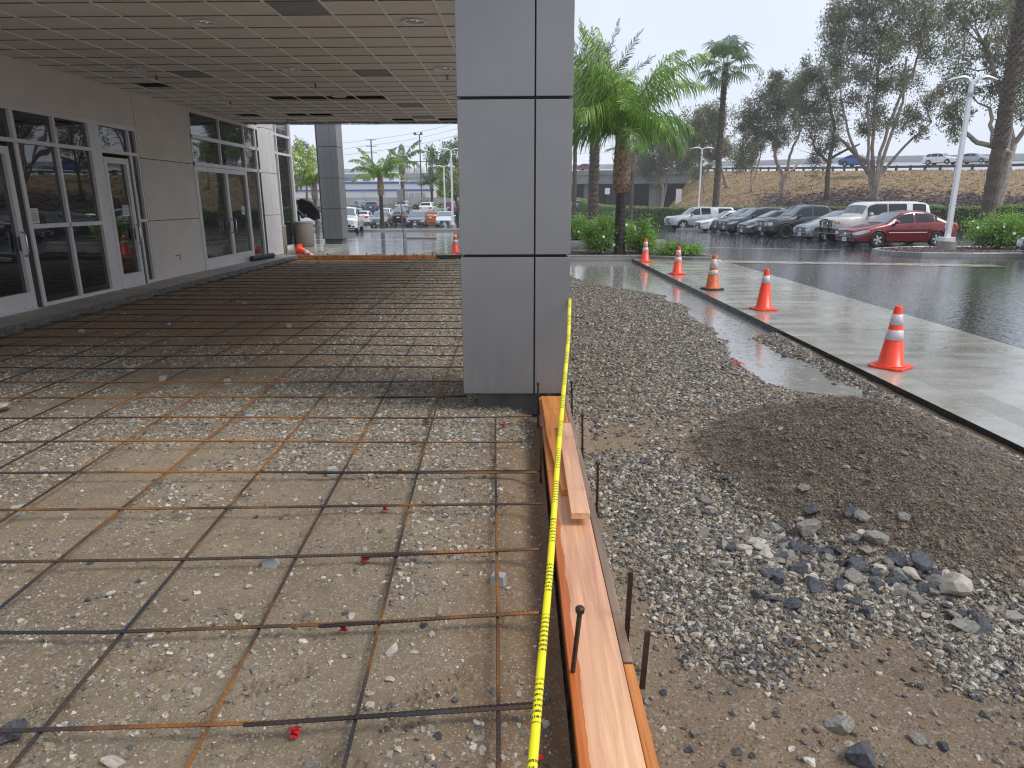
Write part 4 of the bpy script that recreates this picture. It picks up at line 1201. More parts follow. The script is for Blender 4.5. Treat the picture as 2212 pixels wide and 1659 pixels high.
for i, x in enumerate([-6.1, -4.85, -3.95, -3.35, -2.75, -2.62]):
    m = MB().box(-0.012, 0.012, -0.006, 0.006, -0.1, 0.20)
    tag(m.build('stake', M['stake'], loc=(x, 22.0, 0)), 'dark stake behind the far form board', 'stake', 'stakes behind the far form board')
m = MB().tube([(0, 0, 0), (0.02, 0, 0.5)], 0.01, 6)
tag(m.build('steel_rod', M['stake'], loc=(-7.33, 21.7, 0.0)), 'thin upright rod where the walkway meets the far board', 'rod')

# caution tape, twisted, from the column corner down to the camera
def tape(name, pts, w, label, twist=5.0, mat=None):
    pts = [Vector(p) for p in pts]
    P = []
    for a, b in zip(pts[:-1], pts[1:]):
        for k in range(14): P.append(a.lerp(b, k / 14))
    P.append(pts[-1])
    for _ in range(8):
        P = [P[0]] + [(P[i-1] + P[i] * 2 + P[i+1]) / 4 for i in range(1, len(P) - 1)] + [P[-1]]
    n = 10; V = []; F = []; L = 0; UV = []
    for i, p in enumerate(P):
        d = (P[min(i+1, len(P)-1)] - P[max(i-1, 0)]).normalized()
        a = d.cross(Vector((0, 0, 1))).normalized(); b = a.cross(d)
        if i: L += (P[i] - P[i-1]).length
        th = twist * L
        for k in range(n):
            t = 2 * math.pi * k / n + th
            ra, rb = w * 0.5, w * 0.30
            q = a * (ra * math.cos(2 * math.pi * k / n)) + b * (rb * math.sin(2 * math.pi * k / n)) 
            V.append(p + q); UV.append((L, (k / n) + th * 0.1))
    for i in range(len(P) - 1):
        for k in range(n): F.append((i*n+k, i*n+(k+1)%n, (i+1)*n+(k+1)%n, (i+1)*n+k))
    o = fast(name, [tuple(v) for v in V], F, mat or M['tape'], smooth=True)
    uv = o.data.uv_layers.new(name="UVMap")
    for li, l in enumerate(o.data.loops): uv.data[li].uv = UV[l.vertex_index]
    return tag(o, label, 'tape')
tape('caution_tape', [(0.432, 5.76, 0.99), (0.38, 5.1, 0.80), (0.285, 4.2, 0.60), (0.205, 3.4, 0.44), (0.13, 2.55, 0.32), (0.075, 2.0, 0.27), (0.03, 1.5, 0.26)], 0.030, 'twisted yellow and black caution tape stretched from the column corner')
tape('caution_tape', [(-0.6, 23.6, 0.75), (-1.6, 23.7, 0.52), (-2.6, 23.6, 0.25), (-3.4, 23.2, 0.08)], 0.035, 'sagging caution tape past the far traffic cone', mat=M['tape'])

# ------------------------------------------------------------------ traffic cones
def cone(name, loc, rz, s, label, old=False, base_mat=None, bands=((0.46, 0.62), (0.70, 0.87))):
    t = empty(name, loc, rz, label, 'traffic cone', 'traffic cones')
    body = M['cone_old'] if old else M['cone']; col = M['collar_old'] if old else M['collar']
    H = 0.67 * s; rb, rt = 0.135 * s, 0.034 * s
    def r(z): return rb + (rt - rb) * (z / H)
    z0 = 0.028 * s
    m = MB(); w = 0.182 * s; c = 0.05 * s
    oc = [(w, w - c), (w - c, w), (-w + c, w), (-w, w - c), (-w, -w + c), (-w + c, -w), (w - c, -w), (w, -w + c)]
    m.prism(oc, 0.002, z0)
    m.build('cone_base', base_mat or body, t, bevel=0.006)
    m = MB(); m.lathe([(rb * 1.18, z0), (rb * 1.12, z0 + 0.012 * s), (r(z0 + 0.02), z0 + 0.02), (rt + 0.006, H - 0.03 * s), (rt + 0.002, H - 0.004), (rt - 0.006, H), (rt * 0.7, H - 0.002), (rt * 0.65, H - 0.06 * s), (0, H - 0.07 * s)], 28)
    m.build('cone_body', body, t, smooth=True)
    for a, b in bands:
        a2, b2 = H * a, H * b
        m = MB(); m.lathe([(r(a2) + 0.0015, a2), (r(a2) + 0.004, a2 + 0.001), (r(b2) + 0.004, b2 - 0.001), (r(b2) + 0.0015, b2)], 28)
        m.build('reflective_collar', col, t, smooth=True)
    return t
cz = 0.03
cone('traffic_cone', (4.05, 7.25, cz), R(38), 1.0, 'nearest orange traffic cone on the wet concrete strip')
cone('traffic_cone', (4.075, 11.30, cz), R(12), 1.0, 'orange cone second from the camera, with a single white collar', bands=((0.66, 0.84),))
cone('traffic_cone', (3.95, 13.95, cz), R(20), 1.05, 'dirty older orange cone with a black base, middle of the row', True, M['rubber'], ((0.43, 0.56), (0.63, 0.87)))
cone('traffic_cone', (3.915, 16.95, cz), R(10), 1.0, 'clean orange cone between the dirty cone and the low shrub')
cone('traffic_cone', (3.745, 20.45, cz), R(5), 1.0, 'farthest cone of the row, at the corner by the palm bed')
cone('traffic_cone', (-2.17, 23.7, 0.06), R(15), 1.08, 'orange cone upright behind the far form board')
fc = cone('traffic_cone', (-7.20, 22.55, 0.30), 0, 0.95, 'orange cone knocked over at the corner of the walkway')
fc.rotation_euler = (R(0), R(112), R(-15))
# rolled rubber mat
m = MB(); m.tube([(0, 0, 0), (0.0, 1.25, 0)], 0.075, 14); 
o = m.build('rolled_mat', M['rubber'], loc=(-7.62, 19.6, 0.225), rz=R(-8), smooth=False); tag(o, 'rolled black rubber mat lying before the double doors', 'mat')

# exposed aggregate planters
M['aggregate'] = (lambda: (lambda t: t)(simple("exposed_aggregate", (0.20, 0.17, 0.14), 0.75, 0, 0.6, 45, bump=1.0, bscale=60, bdist=0.015)))()
def planter(loc, r, h, label):
    t = empty('aggregate_planter', loc, 0, label, 'planter', 'round aggregate planters')
    MB().lathe([(r * 0.9, 0), (r, 0.05), (r, h - 0.09), (r * 0.985, h - 0.08)], 28).build('planter_body', M['aggregate'], t, smooth=True)
    MB().lathe([(r * 0.985, h - 0.08), (r * 1.03, h - 0.07), (r * 1.03, h - 0.01), (r * 0.97, h), (r * 0.80, h), (r * 0.78, h - 0.10), (0, h - 0.12)], 28).build('planter_rim', M['kerb'], t, smooth=False)
    return t
planter((-8.12, 23.4, 0.11), 0.27, 0.93, 'slim pebble finished concrete bin beside the clad pier')
planter((-8.30, 26.9, 0.11), 0.345, 0.95, 'wide pebble finished planter at the end of the glass bay')

# red plastic scraps marking the gravel
for i, (x, y) in enumerate([(0.062, 1.891), (-0.785, 3.109), (-0.753, 2.533), (-0.795, 3.705), (-0.787, 4.849), (-0.797, 5.478), (-0.804, 4.283), (-0.782, 1.958), (-0.919, 7.942), (-0.13, 5.30)]):
    z = float(left_z(np.array([x]), np.array([y]))[0])
    m = MB(); s = 0.016 + 0.006 * random.random()
    a = random.random() * 3
    for k in range(3 if i else 1):
        t = a + k * 1.1
        c_, s_ = math.cos(t), math.sin(t)
        q = [(-s, -s * 0.6, 0.018), (s, -s * 0.6, 0.026), (s * 0.9, s * 0.6, 0.02 + 0.02 * (k > 0)), (-s, s * 0.6, 0.024)]
        m.add([(x0 * c_ - y0 * s_, x0 * s_ + y0 * c_, z0 + 0.006 * k) for x0, y0, z0 in q] + [(x0 * c_ - y0 * s_, x0 * s_ + y0 * c_, z0 + 0.006 * k - 0.002) for x0, y0, z0 in q], [(0, 1, 2, 3), (7, 6, 5, 4), (0, 4, 5, 1), (1, 5, 6, 2), (2, 6, 7, 3), (3, 7, 4, 0)])
    o = m.build('red_marker_scrap', M['redtape'], loc=(x, y, z))
    tag(o, 'bright red plastic scrap lying alone near the form board trench' if i == 0 else 'small red plastic tuft marking the gravel under the rebar', 'marker', 'red plastic markers in the gravel')
m = MB()
for k in range(9):
    t = k * 0.7
    m.tube([(0, 0, 0.01), (0.05 * math.cos(t), 0.05 * math.sin(t), 0.04), (0.11 * math.cos(t), 0.13 * math.sin(t), 0.012)], 0.004, 4)
tag(m.build('red_marker_whisker', simple("pink_whisker", (0.85, 0.06, 0.12), 0.5), loc=(2.507, 7.67, float(right_z(np.array([2.507]), np.array([7.67]))[0]))), 'pink survey whisker lying on the gravel by the puddle', 'marker')

# ------------------------------------------------------------------ separate rocks
def rockmesh(seed, flat=0.6):
    r = np.random.default_rng(seed)
    import bmesh
    bm = bmesh.new(); bmesh.ops.create_icosphere(bm, subdivisions=2, radius=0.5)
    pl = [(Vector(r.normal(size=3)).normalized(), r.uniform(0.20, 0.36)) for _ in range(11)]
    for v in bm.verts:
        for nrm, d in pl:
            k = v.co.dot(nrm)
            if k > d: v.co -= nrm * (k - d)
        v.co += Vector(r.normal(size=3)) * 0.012
        v.co.z *= flat
    me = bpy.data.meshes.new('rock'); bm.to_mesh(me); bm.free(); return me
M['rock_blue'] = simple("wet_broken_asphalt", (0.10, 0.105, 0.12), 0.22, 0, 0.55, 9, bump=0.9, bscale=45, bdist=0.012)
M['rock_grey'] = simple("damp_grey_rock", (0.27, 0.25, 0.215), 0.45, 0, 0.4, 9, bump=0.8, bscale=40, bdist=0.01)
M['rock_pale'] = simple("pale_dry_rock", (0.42, 0.38, 0.32), 0.8, 0, 0.2, 9, bump=0.5, bscale=50, bdist=0.006)
rocks = {}
for k in range(6):
    for mm in ('rock_blue', 'rock_grey', 'rock_pale'):
        me = rockmesh(40 + k, (0.55, 0.75, 0.5, 0.62, 0.8, 0.45)[k]); me.materials.append(M[mm]); rocks[(k, mm)] = me
def rock(x, y, s, mat, label, group, zf):
    k = random.randrange(6)
    o = bpy.data.objects.new('rock', rocks[(k, mat)]); COL.objects.link(o)
    z = float(zf(np.array([x]), np.array([y]))[0])
    o.location = (x, y, z + s * 0.14); o.scale = (s * random.uniform(0.85, 1.3), s * random.uniform(0.75, 1.1), s)
    o.rotation_euler = (random.uniform(-.3, .3), random.uniform(-.3, .3), random.uniform(0, 6.28))
    tag(o, label, 'rock', group)
big = [(1.62, 3.47, 0.13), (1.418, 3.10, 0.09), (1.72, 3.12, 0.10), (1.95, 3.15, 0.08), (2.03, 3.11, 0.10), (1.95, 2.93, 0.07), (1.578, 2.73, 0.08), (1.262, 2.80, 0.08), (1.133, 2.87, 0.07), (1.56, 2.95, 0.09), (1.88, 3.0, 0.10), (1.883, 2.86, 0.07), (1.91, 3.32, 0.10), (1.266, 3.05, 0.08), (1.691, 3.62, 0.08), (1.38, 4.20, 0.07), (1.16, 3.90, 0.07), (1.434, 2.94, 0.09), (1.90, 3.48, 0.07), (1.5, 3.32, 0.08), (1.8, 3.35, 0.07), (1.62, 3.28, 0.08), (1.75, 2.98, 0.07), (1.35, 3.2, 0.06), (1.66, 3.02, 0.08)]
for x, y, s in big:
    rock(x, y, s * 1.5, 'rock_blue' if random.random() < 0.62 else 'rock_grey', 'dark angular chunk of broken asphalt at the foot of the dirt pile', 'broken asphalt chunks by the dirt pile', right_z)
for i in range(110):
    t = random.random()
    x = 1.15 + 0.95 * t + random.gauss(0, 0.08); y = 3.45 - 0.55 * t + random.gauss(0, 0.20)
    rock(x, y, random.uniform(0.05, 0.12), random.choice(['rock_blue', 'rock_grey', 'rock_grey', 'rock_blue', 'rock_pale']), 'fist sized stone among the rubble below the dirt pile', 'rubble stones below the dirt pile', right_z)
rock(2.084, 2.94, 0.24, 'rock_pale', 'flat pale concrete slab chunk on the right of the rubble', None, right_z)
rock(1.955, 2.64, 0.15, 'rock_grey', 'round grey rock alone below the pale slab chunk', None, right_z)
rock(2.05, 2.72, 0.10, 'rock_blue', 'small dark rock between the slab chunk and round rock', None, right_z)
rock(1.15, 1.90, 0.17, 'rock_blue', 'large blue black rock on the sand at the bottom edge', None, right_z)
rock(1.146, 2.05, 0.12, 'rock_grey', 'egg shaped grey rock on bare sand above the blue rock', None, right_z)
rock(1.386, 1.99, 0.075, 'rock_grey', 'brown pebble right of the blue black rock', None, right_z)
for x, y, s in [(1.46, 1.95, .045), (0.787, 2.109, .04), (1.409, 2.393, .035), (1.0, 1.97, .04), (1.30, 2.1, .03), (0.55, 2.2, .035), (0.62, 2.0, .045), (0.7, 1.8, .03), (1.7, 2.1, .035), (0.9, 2.3, .03), (1.55, 2.25, .03), (0.58, 1.93, 0.035)]:
    rock(x, y, s * 1.2, random.choice(['rock_blue', 'rock_grey']), 'small loose stone scattered on the wet sand', 'stones scattered on the wet sand', right_z)
for x, y in [(3.25, 8.6), (3.3, 8.2), (3.35, 7.7), (2.55, 7.75), (3.4, 7.2), (3.45, 6.5), (2.6, 9.2), (3.42, 6.0), (3.38, 5.5), (3.3, 6.9), (3.5, 5.1), (3.2, 9.3)]:
    rock(x, y, random.uniform(0.07, 0.14), 'rock_blue', 'black wet asphalt fragment beside the concrete edge', 'asphalt fragments along the concrete edge', right_z)
rock(-4.60, 5.77, 0.26, 'rock_pale', 'pale block of stone under the rebar at the left edge', None, left_z)
rock(-1.77, 1.94, 0.13, 'rock_blue', 'dark flat stone under the rebar, bottom left corner', None, left_z)
rock(-1.354, 1.85, 0.08, 'rock_pale', 'white oval pebble on the sand at the bottom left', None, left_z)
rock(-0.52, 2.42, 0.09, 'rock_pale', 'white pointed stone on bare sand near the trench', None, left_z)
rock(0.0, 2.19, 0.035, 'rock_pale', 'square white stone beside the caution tape', None, left_z)
for x, y in [(-0.531, 3.042), (-1.916, 2.82), (-1.856, 2.932), (-2.013, 2.781), (-1.133, 2.746), (-0.1, 2.185), (-0.5, 2.25), (-0.42, 2.6), (-0.3, 2.75), (-0.15, 2.6), (-0.35, 2.9), (-0.55, 2.1), (-1.05, 2.3), (-0.75, 2.65), (-1.5, 3.0), (-1.3, 2.9), (-0.9, 3.0), (-0.28, 1.95), (-0.2, 1.8), (-1.65, 2.6), (-2.2, 3.1)]:
    rock(x, y, random.uniform(0.035, 0.06), random.choice(['rock_blue', 'rock_pale', 'rock_grey']), 'small loose stone lying on the sand under the rebar', 'loose stones under the rebar', left_z)
# ------------------------------------------------------------------ leaf clouds (numpy)
def leaf_quads(C, D, L, W, rs=rng):
    """C centres, D unit directions, L lengths, W widths -> folded diamond quads"""
    n = len(C)
    r = rs.normal(size=(n, 3)); S = np.cross(D, r); S /= np.linalg.norm(S, axis=1)[:, None] + 1e-9
    L = np.broadcast_to(L, n)[:, None]; W = np.broadcast_to(W, n)[:, None]
    a = C - D * L / 2; b = C + S * W / 2; c = C + D * L / 2; d = C - S * W / 2
    V = np.stack([a, b, c, d], 1).reshape(-1, 3)
    F = np.arange(n * 4).reshape(n, 4)
    return V, F
def unit(v): return v / (np.linalg.norm(v, axis=1)[:, None] + 1e-9)
def foliage(name, C, L, W, mats, parent, hang=0.0, probs=None, local=(0, 0, 0), clump=None):
    n = len(C)
    D = unit(rng.normal(size=(n, 3)) + np.array([0, 0, -hang]))
    V, F = leaf_quads(C, D, L * rng.uniform(0.7, 1.3, n), W * rng.uniform(0.7, 1.3, n))
    V = V - np.array(local)
    mi = rng.choice(len(mats), n, p=probs) if clump is None else clump
    o = fast(name, V, F, mats, parent, midx=mi)
    return o

def shrub(loc, rx, ry, rz, n, lsz, label, group=None, stems=7, flowers=0, mats=('shrub_a', 'shrub_b'), low=0.25, cat='shrub', name='shrub', leafn='foliage'):
    t = empty(name, loc, 0, label, cat, group)
    m = MB(); tips = []
    for k in range(stems * 3):
        a = random.uniform(0, 6.28); q = random.uniform(0.25, 0.95)
        tip = Vector((rx * q * math.cos(a), ry * q * math.sin(a), rz * random.uniform(0.55, 1.75) * (1.05 - 0.35 * q)))
        mid = tip * 0.5 + Vector((0, 0, -0.05 * rz)); mid.x *= 0.7; mid.y *= 0.7
        tips.append((mid + tip) / 2); tips.append(tip)
        m.tube([(random.gauss(0, 0.05), random.gauss(0, 0.05), -0.02), mid, tip], [0.013, 0.009, 0.004], 5)
    m.build('stems', M['twig'], t)
    cl = []
    for p in tips: cl.append(p)
    cl = np.array([tuple(p) for p in cl])
    idx = rng.integers(0, len(cl), n)
    sp = np.array([rx, ry, rz]) * 0.20
    C = cl[idx] + rng.normal(size=(n, 3)) * sp
    C[:, 2] = np.maximum(C[:, 2], low * rz * rng.uniform(0.6, 1.2, n))
    # bright leaves get more frequent towards the outside and top of the bush
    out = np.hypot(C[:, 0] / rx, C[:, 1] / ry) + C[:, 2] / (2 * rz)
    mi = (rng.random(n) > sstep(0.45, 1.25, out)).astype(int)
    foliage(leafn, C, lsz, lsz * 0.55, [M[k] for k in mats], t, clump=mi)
    for k in range(flowers):
        a = random.uniform(0, 6.28); u = random.uniform(-0.2, 0.8)
        p = Vector((rx * 1.02 * math.cos(a), ry * 1.02 * math.sin(a), rz * (0.7 + u * 0.9)))
        f = MB(); s = random.uniform(0.03, 0.05)
        for j in range(6):
            b = j * 1.047
            f.add([(0, 0, 0), (s * math.cos(b - .5), s * math.sin(b - .5), s * .3), (s * 1.3 * math.cos(b), s * 1.3 * math.sin(b), s * .45), (s * math.cos(b + .5), s * math.sin(b + .5), s * .3)], [(0, 1, 2, 3)])
        fo = f.build('flower', M['flower'], t); fo.location = p; fo.rotation_euler = (R(70), 0, random.uniform(-0.6, 0.6))
    return t

# ------------------------------------------------------------------ kerbs, beds and islands
def kerb_ring(name, pts, z0, h, w, label_kind='structure', closed=True, mat=None):
    """extruded kerb following a polyline"""
    n = len(pts); vs = []; fs = []
    P = [Vector((p[0], p[1], 0)) for p in pts]
    for i in range(n):
        a = P[(i - 1) % n] if (closed or i > 0) else P[i]; b = P[(i + 1) % n] if (closed or i < n - 1) else P[i]
        d = (b - a).normalized(); nn = Vector((-d.y, d.x, 0)) * w / 2
        zg = pts[i][2] if len(pts[i]) > 2 else lz(P[i].x, P[i].y)
        for q, z in ((P[i] + nn * 1.05, -0.15), (P[i] + nn, h - 0.015), (P[i] + nn * 0.85, h), (P[i] - nn * 0.85, h), (P[i] - nn, h - 0.015), (P[i] - nn * 1.05, -0.15)):
            vs.append((q.x, q.y, zg + z + z0))
    m_ = n if closed else n - 1
    for i in range(m_):
        for k in range(5):
            j = (i + 1) % n
            fs.append((i*6+k, i*6+k+1, j*6+k+1, j*6+k))
    m = MB(); m.add(vs, fs)
    return tag(m.build(name, mat or M['kerb']), kind=label_kind)
M['mulch'] = simple("dark_bark_mulch", (0.065, 0.045, 0.036), 0.75, 0, 0.6, 16, bump=1.0, bscale=35, bdist=0.04)
M['lava'] = simple("red_lava_gravel", (0.15, 0.075, 0.07), 0.7, 0, 0.6, 22, bump=1.0, bscale=40, bdist=0.03)
def bed(name, pts, zoff, mat, nst, smat, slo=0.02, shi=0.06):
    m = MB(); zs = [(pts[i][2] if len(pts[i]) > 2 else lz(pts[i][0], pts[i][1])) for i in range(len(pts))]
    z = sum(zs) / len(zs) + zoff
    m.poly([(p[0], p[1], zz + zoff) for p, zz in zip(pts, zs)])
    o = tag(m.build(name, mat), kind='structure')
    x0 = min(p[0] for p in pts); x1 = max(p[0] for p in pts); y0 = min(p[1] for p in pts); y1 = max(p[1] for p in pts)
    X = rng.uniform(x0, x1, nst); Y = rng.uniform(y0, y1, nst)
    k = pdist(X, Y, [(p[0], p[1]) for p in pts]) < -0.05
    X, Y = X[k], Y[k]; Z = (lot(X, Y) if len(pts[0]) < 3 else np.full(len(X), z)) + (zoff if len(pts[0]) < 3 else 0) + 0.01
    pp_ = np.stack([X, Y, Z], 1)
    scatter(name + '_chips', pp_, szs(pp_, slo, shi), smat)
M['lava_st'] = stone_mat("lava_chips", [(0, (0.16, 0.085, 0.08)), (0.3, (0.10, 0.06, 0.055)), (0.6, (0.20, 0.13, 0.12)), (0.8, (0.06, 0.045, 0.045)), (0.93, (0.26, 0.2, 0.18))], 0.5)
M['mulch_st'] = stone_mat("mulch_chips", [(0, (0.07, 0.05, 0.04)), (0.4, (0.04, 0.03, 0.027)), (0.75, (0.11, 0.08, 0.065)), (0.92, (0.17, 0.14, 0.12))], 0.55)
# palm bed by the cones
B1 = [(-1.5, 22.15, 0), (3.75, 21.95, 0), (5.35, 21.25, 0), (5.9, 21.15, 0), (6.15, 21.5, 0), (5.9, 22.15, 0), (5.2, 22.9, 0), (4.2, 24.0, 0), (3.0, 24.3, 0), (-1.5, 24.3, 0)]
kerb_ring('palm_bed_kerb', B1, 0.0, 0.11, 0.15)
bed('palm_bed_soil', B1, 0.075, M['mulch'], 6500, M['mulch_st'], 0.03, 0.09)
m = MB(); m.box(0.42, 3.56, 21.68, 21.86, -0.2, 0.028); m.box(0.42, 3.56, 21.862, 22.08, -0.2, 0.014)
tag(m.build('border_strip', M['kerb']), kind='structure')
# second bed across the driveway
B2 = [(-1.5, 32.0), (4.2, 32.1), (6.2, 32.3), (6.9, 32.9), (6.6, 34.0), (5.4, 36.0), (4.0, 37.6), (-1.5, 37.8)]
kerb_ring('second_bed_kerb', B2, 0.0, 0.13, 0.15)
bed('second_bed_soil', B2, 0.09, M['mulch'], 4500, M['mulch_st'], 0.04, 0.11)
# island under the tall right lamp
B3 = [(13.4, 25.9), (12.9, 25.2), (12.7, 24.3), (12.75, 23.5), (13.3, 22.9), (14.5, 22.75), (19.5, 23.0), (30, 23.4), (30, 27.4), (19.5, 27.2), (15.2, 27.0)]
kerb_ring('lamp_island_kerb', B3, 0.0, 0.14, 0.16)
bed('lamp_island_soil', B3, 0.10, M['lava'], 9000, M['lava_st'], 0.04, 0.10)
# island under the middle lamp
B4 = [(10.6, 50.2), (11.2, 49.3), (12.4, 49.0), (15.5, 49.6), (15.6, 51.2), (12.2, 51.6)]
B4 = [(x + 1.6, y + 3.6) for x, y in B4]
kerb_ring('middle_island_kerb', B4, 0.0, 0.14, 0.16); bed('middle_island_soil', B4, 0.10, M['lava'], 1200, M['lava_st'], 0.05, 0.12)
# long kerb beyond the forecourt
B5 = [(-34, 52.2), (-4.3, 52.3), (-3.7, 53.2), (-3.9, 54.6), (-34, 54.6)]
kerb_ring('far_bed_kerb', B5, 0.0, 0.15, 0.2); 
m = MB(); m.poly([(x, y, lz(x, y) + 0.10) for x, y in B5]); tag(m.build('far_bed_soil', M['kerb']), kind='structure')
# pale gutter with faded yellow dashes
m = MB(); n = 14
vs = []; fs = []
for i in range(n + 1):
    x = 6.24 + (13.6 - 6.24) * i / n; y = 20.75 - 0.17 * (x - 6.24)
    for dy in (-0.42, 0.42): vs.append((x, y + dy, lz(x, y) + 0.002))
for i in range(n): fs.append((i*2, i*2+2, i*2+3, i*2+1))
m.add(vs, fs); tag(m.build('gutter_strip', M['concrete']), kind='structure')
M['yellow'] = simple("worn_yellow_paint", (0.42, 0.36, 0.20), 0.4, 0, 0.35, 6)
M['wline'] = simple("worn_white_paint", (0.55, 0.55, 0.53), 0.35, 0, 0.3, 6)
for k in range(8):
    x = 6.75 + k * 0.86; y = 20.75 - 0.17 * (x - 6.24); z = lz(x, y) + 0.006
    m = MB().poly([(-0.10, 0.26, 0), (0.10, 0.26, 0), (0.30, -0.26, 0), (0.10, -0.26, 0)])
    tag(m.build('painted_dash', M['yellow'], loc=(x, y, z)), kind='structure')
m = MB()
for (x0, y0, x1, y1, w) in ((-34, 41.2, -3.0, 36.2, 0.12), (7.5, 28.5, 12.5, 26.6, 0.1)):
    k = 20
    for i in range(k):
        xa, ya = x0 + (x1-x0)*i/k, y0 + (y1-y0)*i/k; xb, yb2 = x0 + (x1-x0)*(i+1)/k, y0 + (y1-y0)*(i+1)/k
        m.add([(xa, ya, lz(xa, ya)+0.009), (xb, yb2, lz(xb, yb2)+0.009), (xb, yb2+w, lz(xb, yb2)+0.009), (xa, ya+w, lz(xa, ya)+0.009)], [(0, 1, 2, 3)])
tag(m.build('painted_line', M['wline']), kind='structure')

# drops bouncing off the wet car park and puddle
M['drop'] = stone_mat("splashing_drops", [(0, (0.75, 0.78, 0.82)), (0.5, (0.62, 0.65, 0.70)), (0.9, (0.85, 0.87, 0.90))], 0.15)
def drops(n, x0, x1, y0, y1, zf, lo, hi, bias=0.6, keep=None):
    pts = sample(n, x0, x1, y0, y1, lambda x, y: 1.0 + 0 * x if keep is None else keep(x, y), zf, bias=bias)
    pts[:, 2] += rng.random(len(pts)) ** 3 * 0.05 + 0.004
    return pts
P1 = drops(15000, 6.3, 24, 9, 48, lambda x, y: lot(x, y), 0, 0, 0.2)
P2 = drops(4200, 3.75, 6.2, 4, 20, lambda x, y: 0.03 - 0.024 * np.clip((x - 4.4) / 1.8, 0, 1), 0, 0, 0.6)
P3 = drops(2500, 1.4, 3.5, 7, 21.5, lambda x, y: -0.066 + 0 * x, 0, 0, 0.4, keep=lambda x, y: (pdist(x, y, PUD) < -0.05) * 1.0)
Pd = np.concatenate([P1, P2, P3]); sd_ = (0.003 + 0.007 * rng.random(len(Pd)) ** 2) * (0.5 + 0.028 * Pd[:, 1])
scatter('rain_splashes', Pd, sd_, M['drop'], flat=1.2)

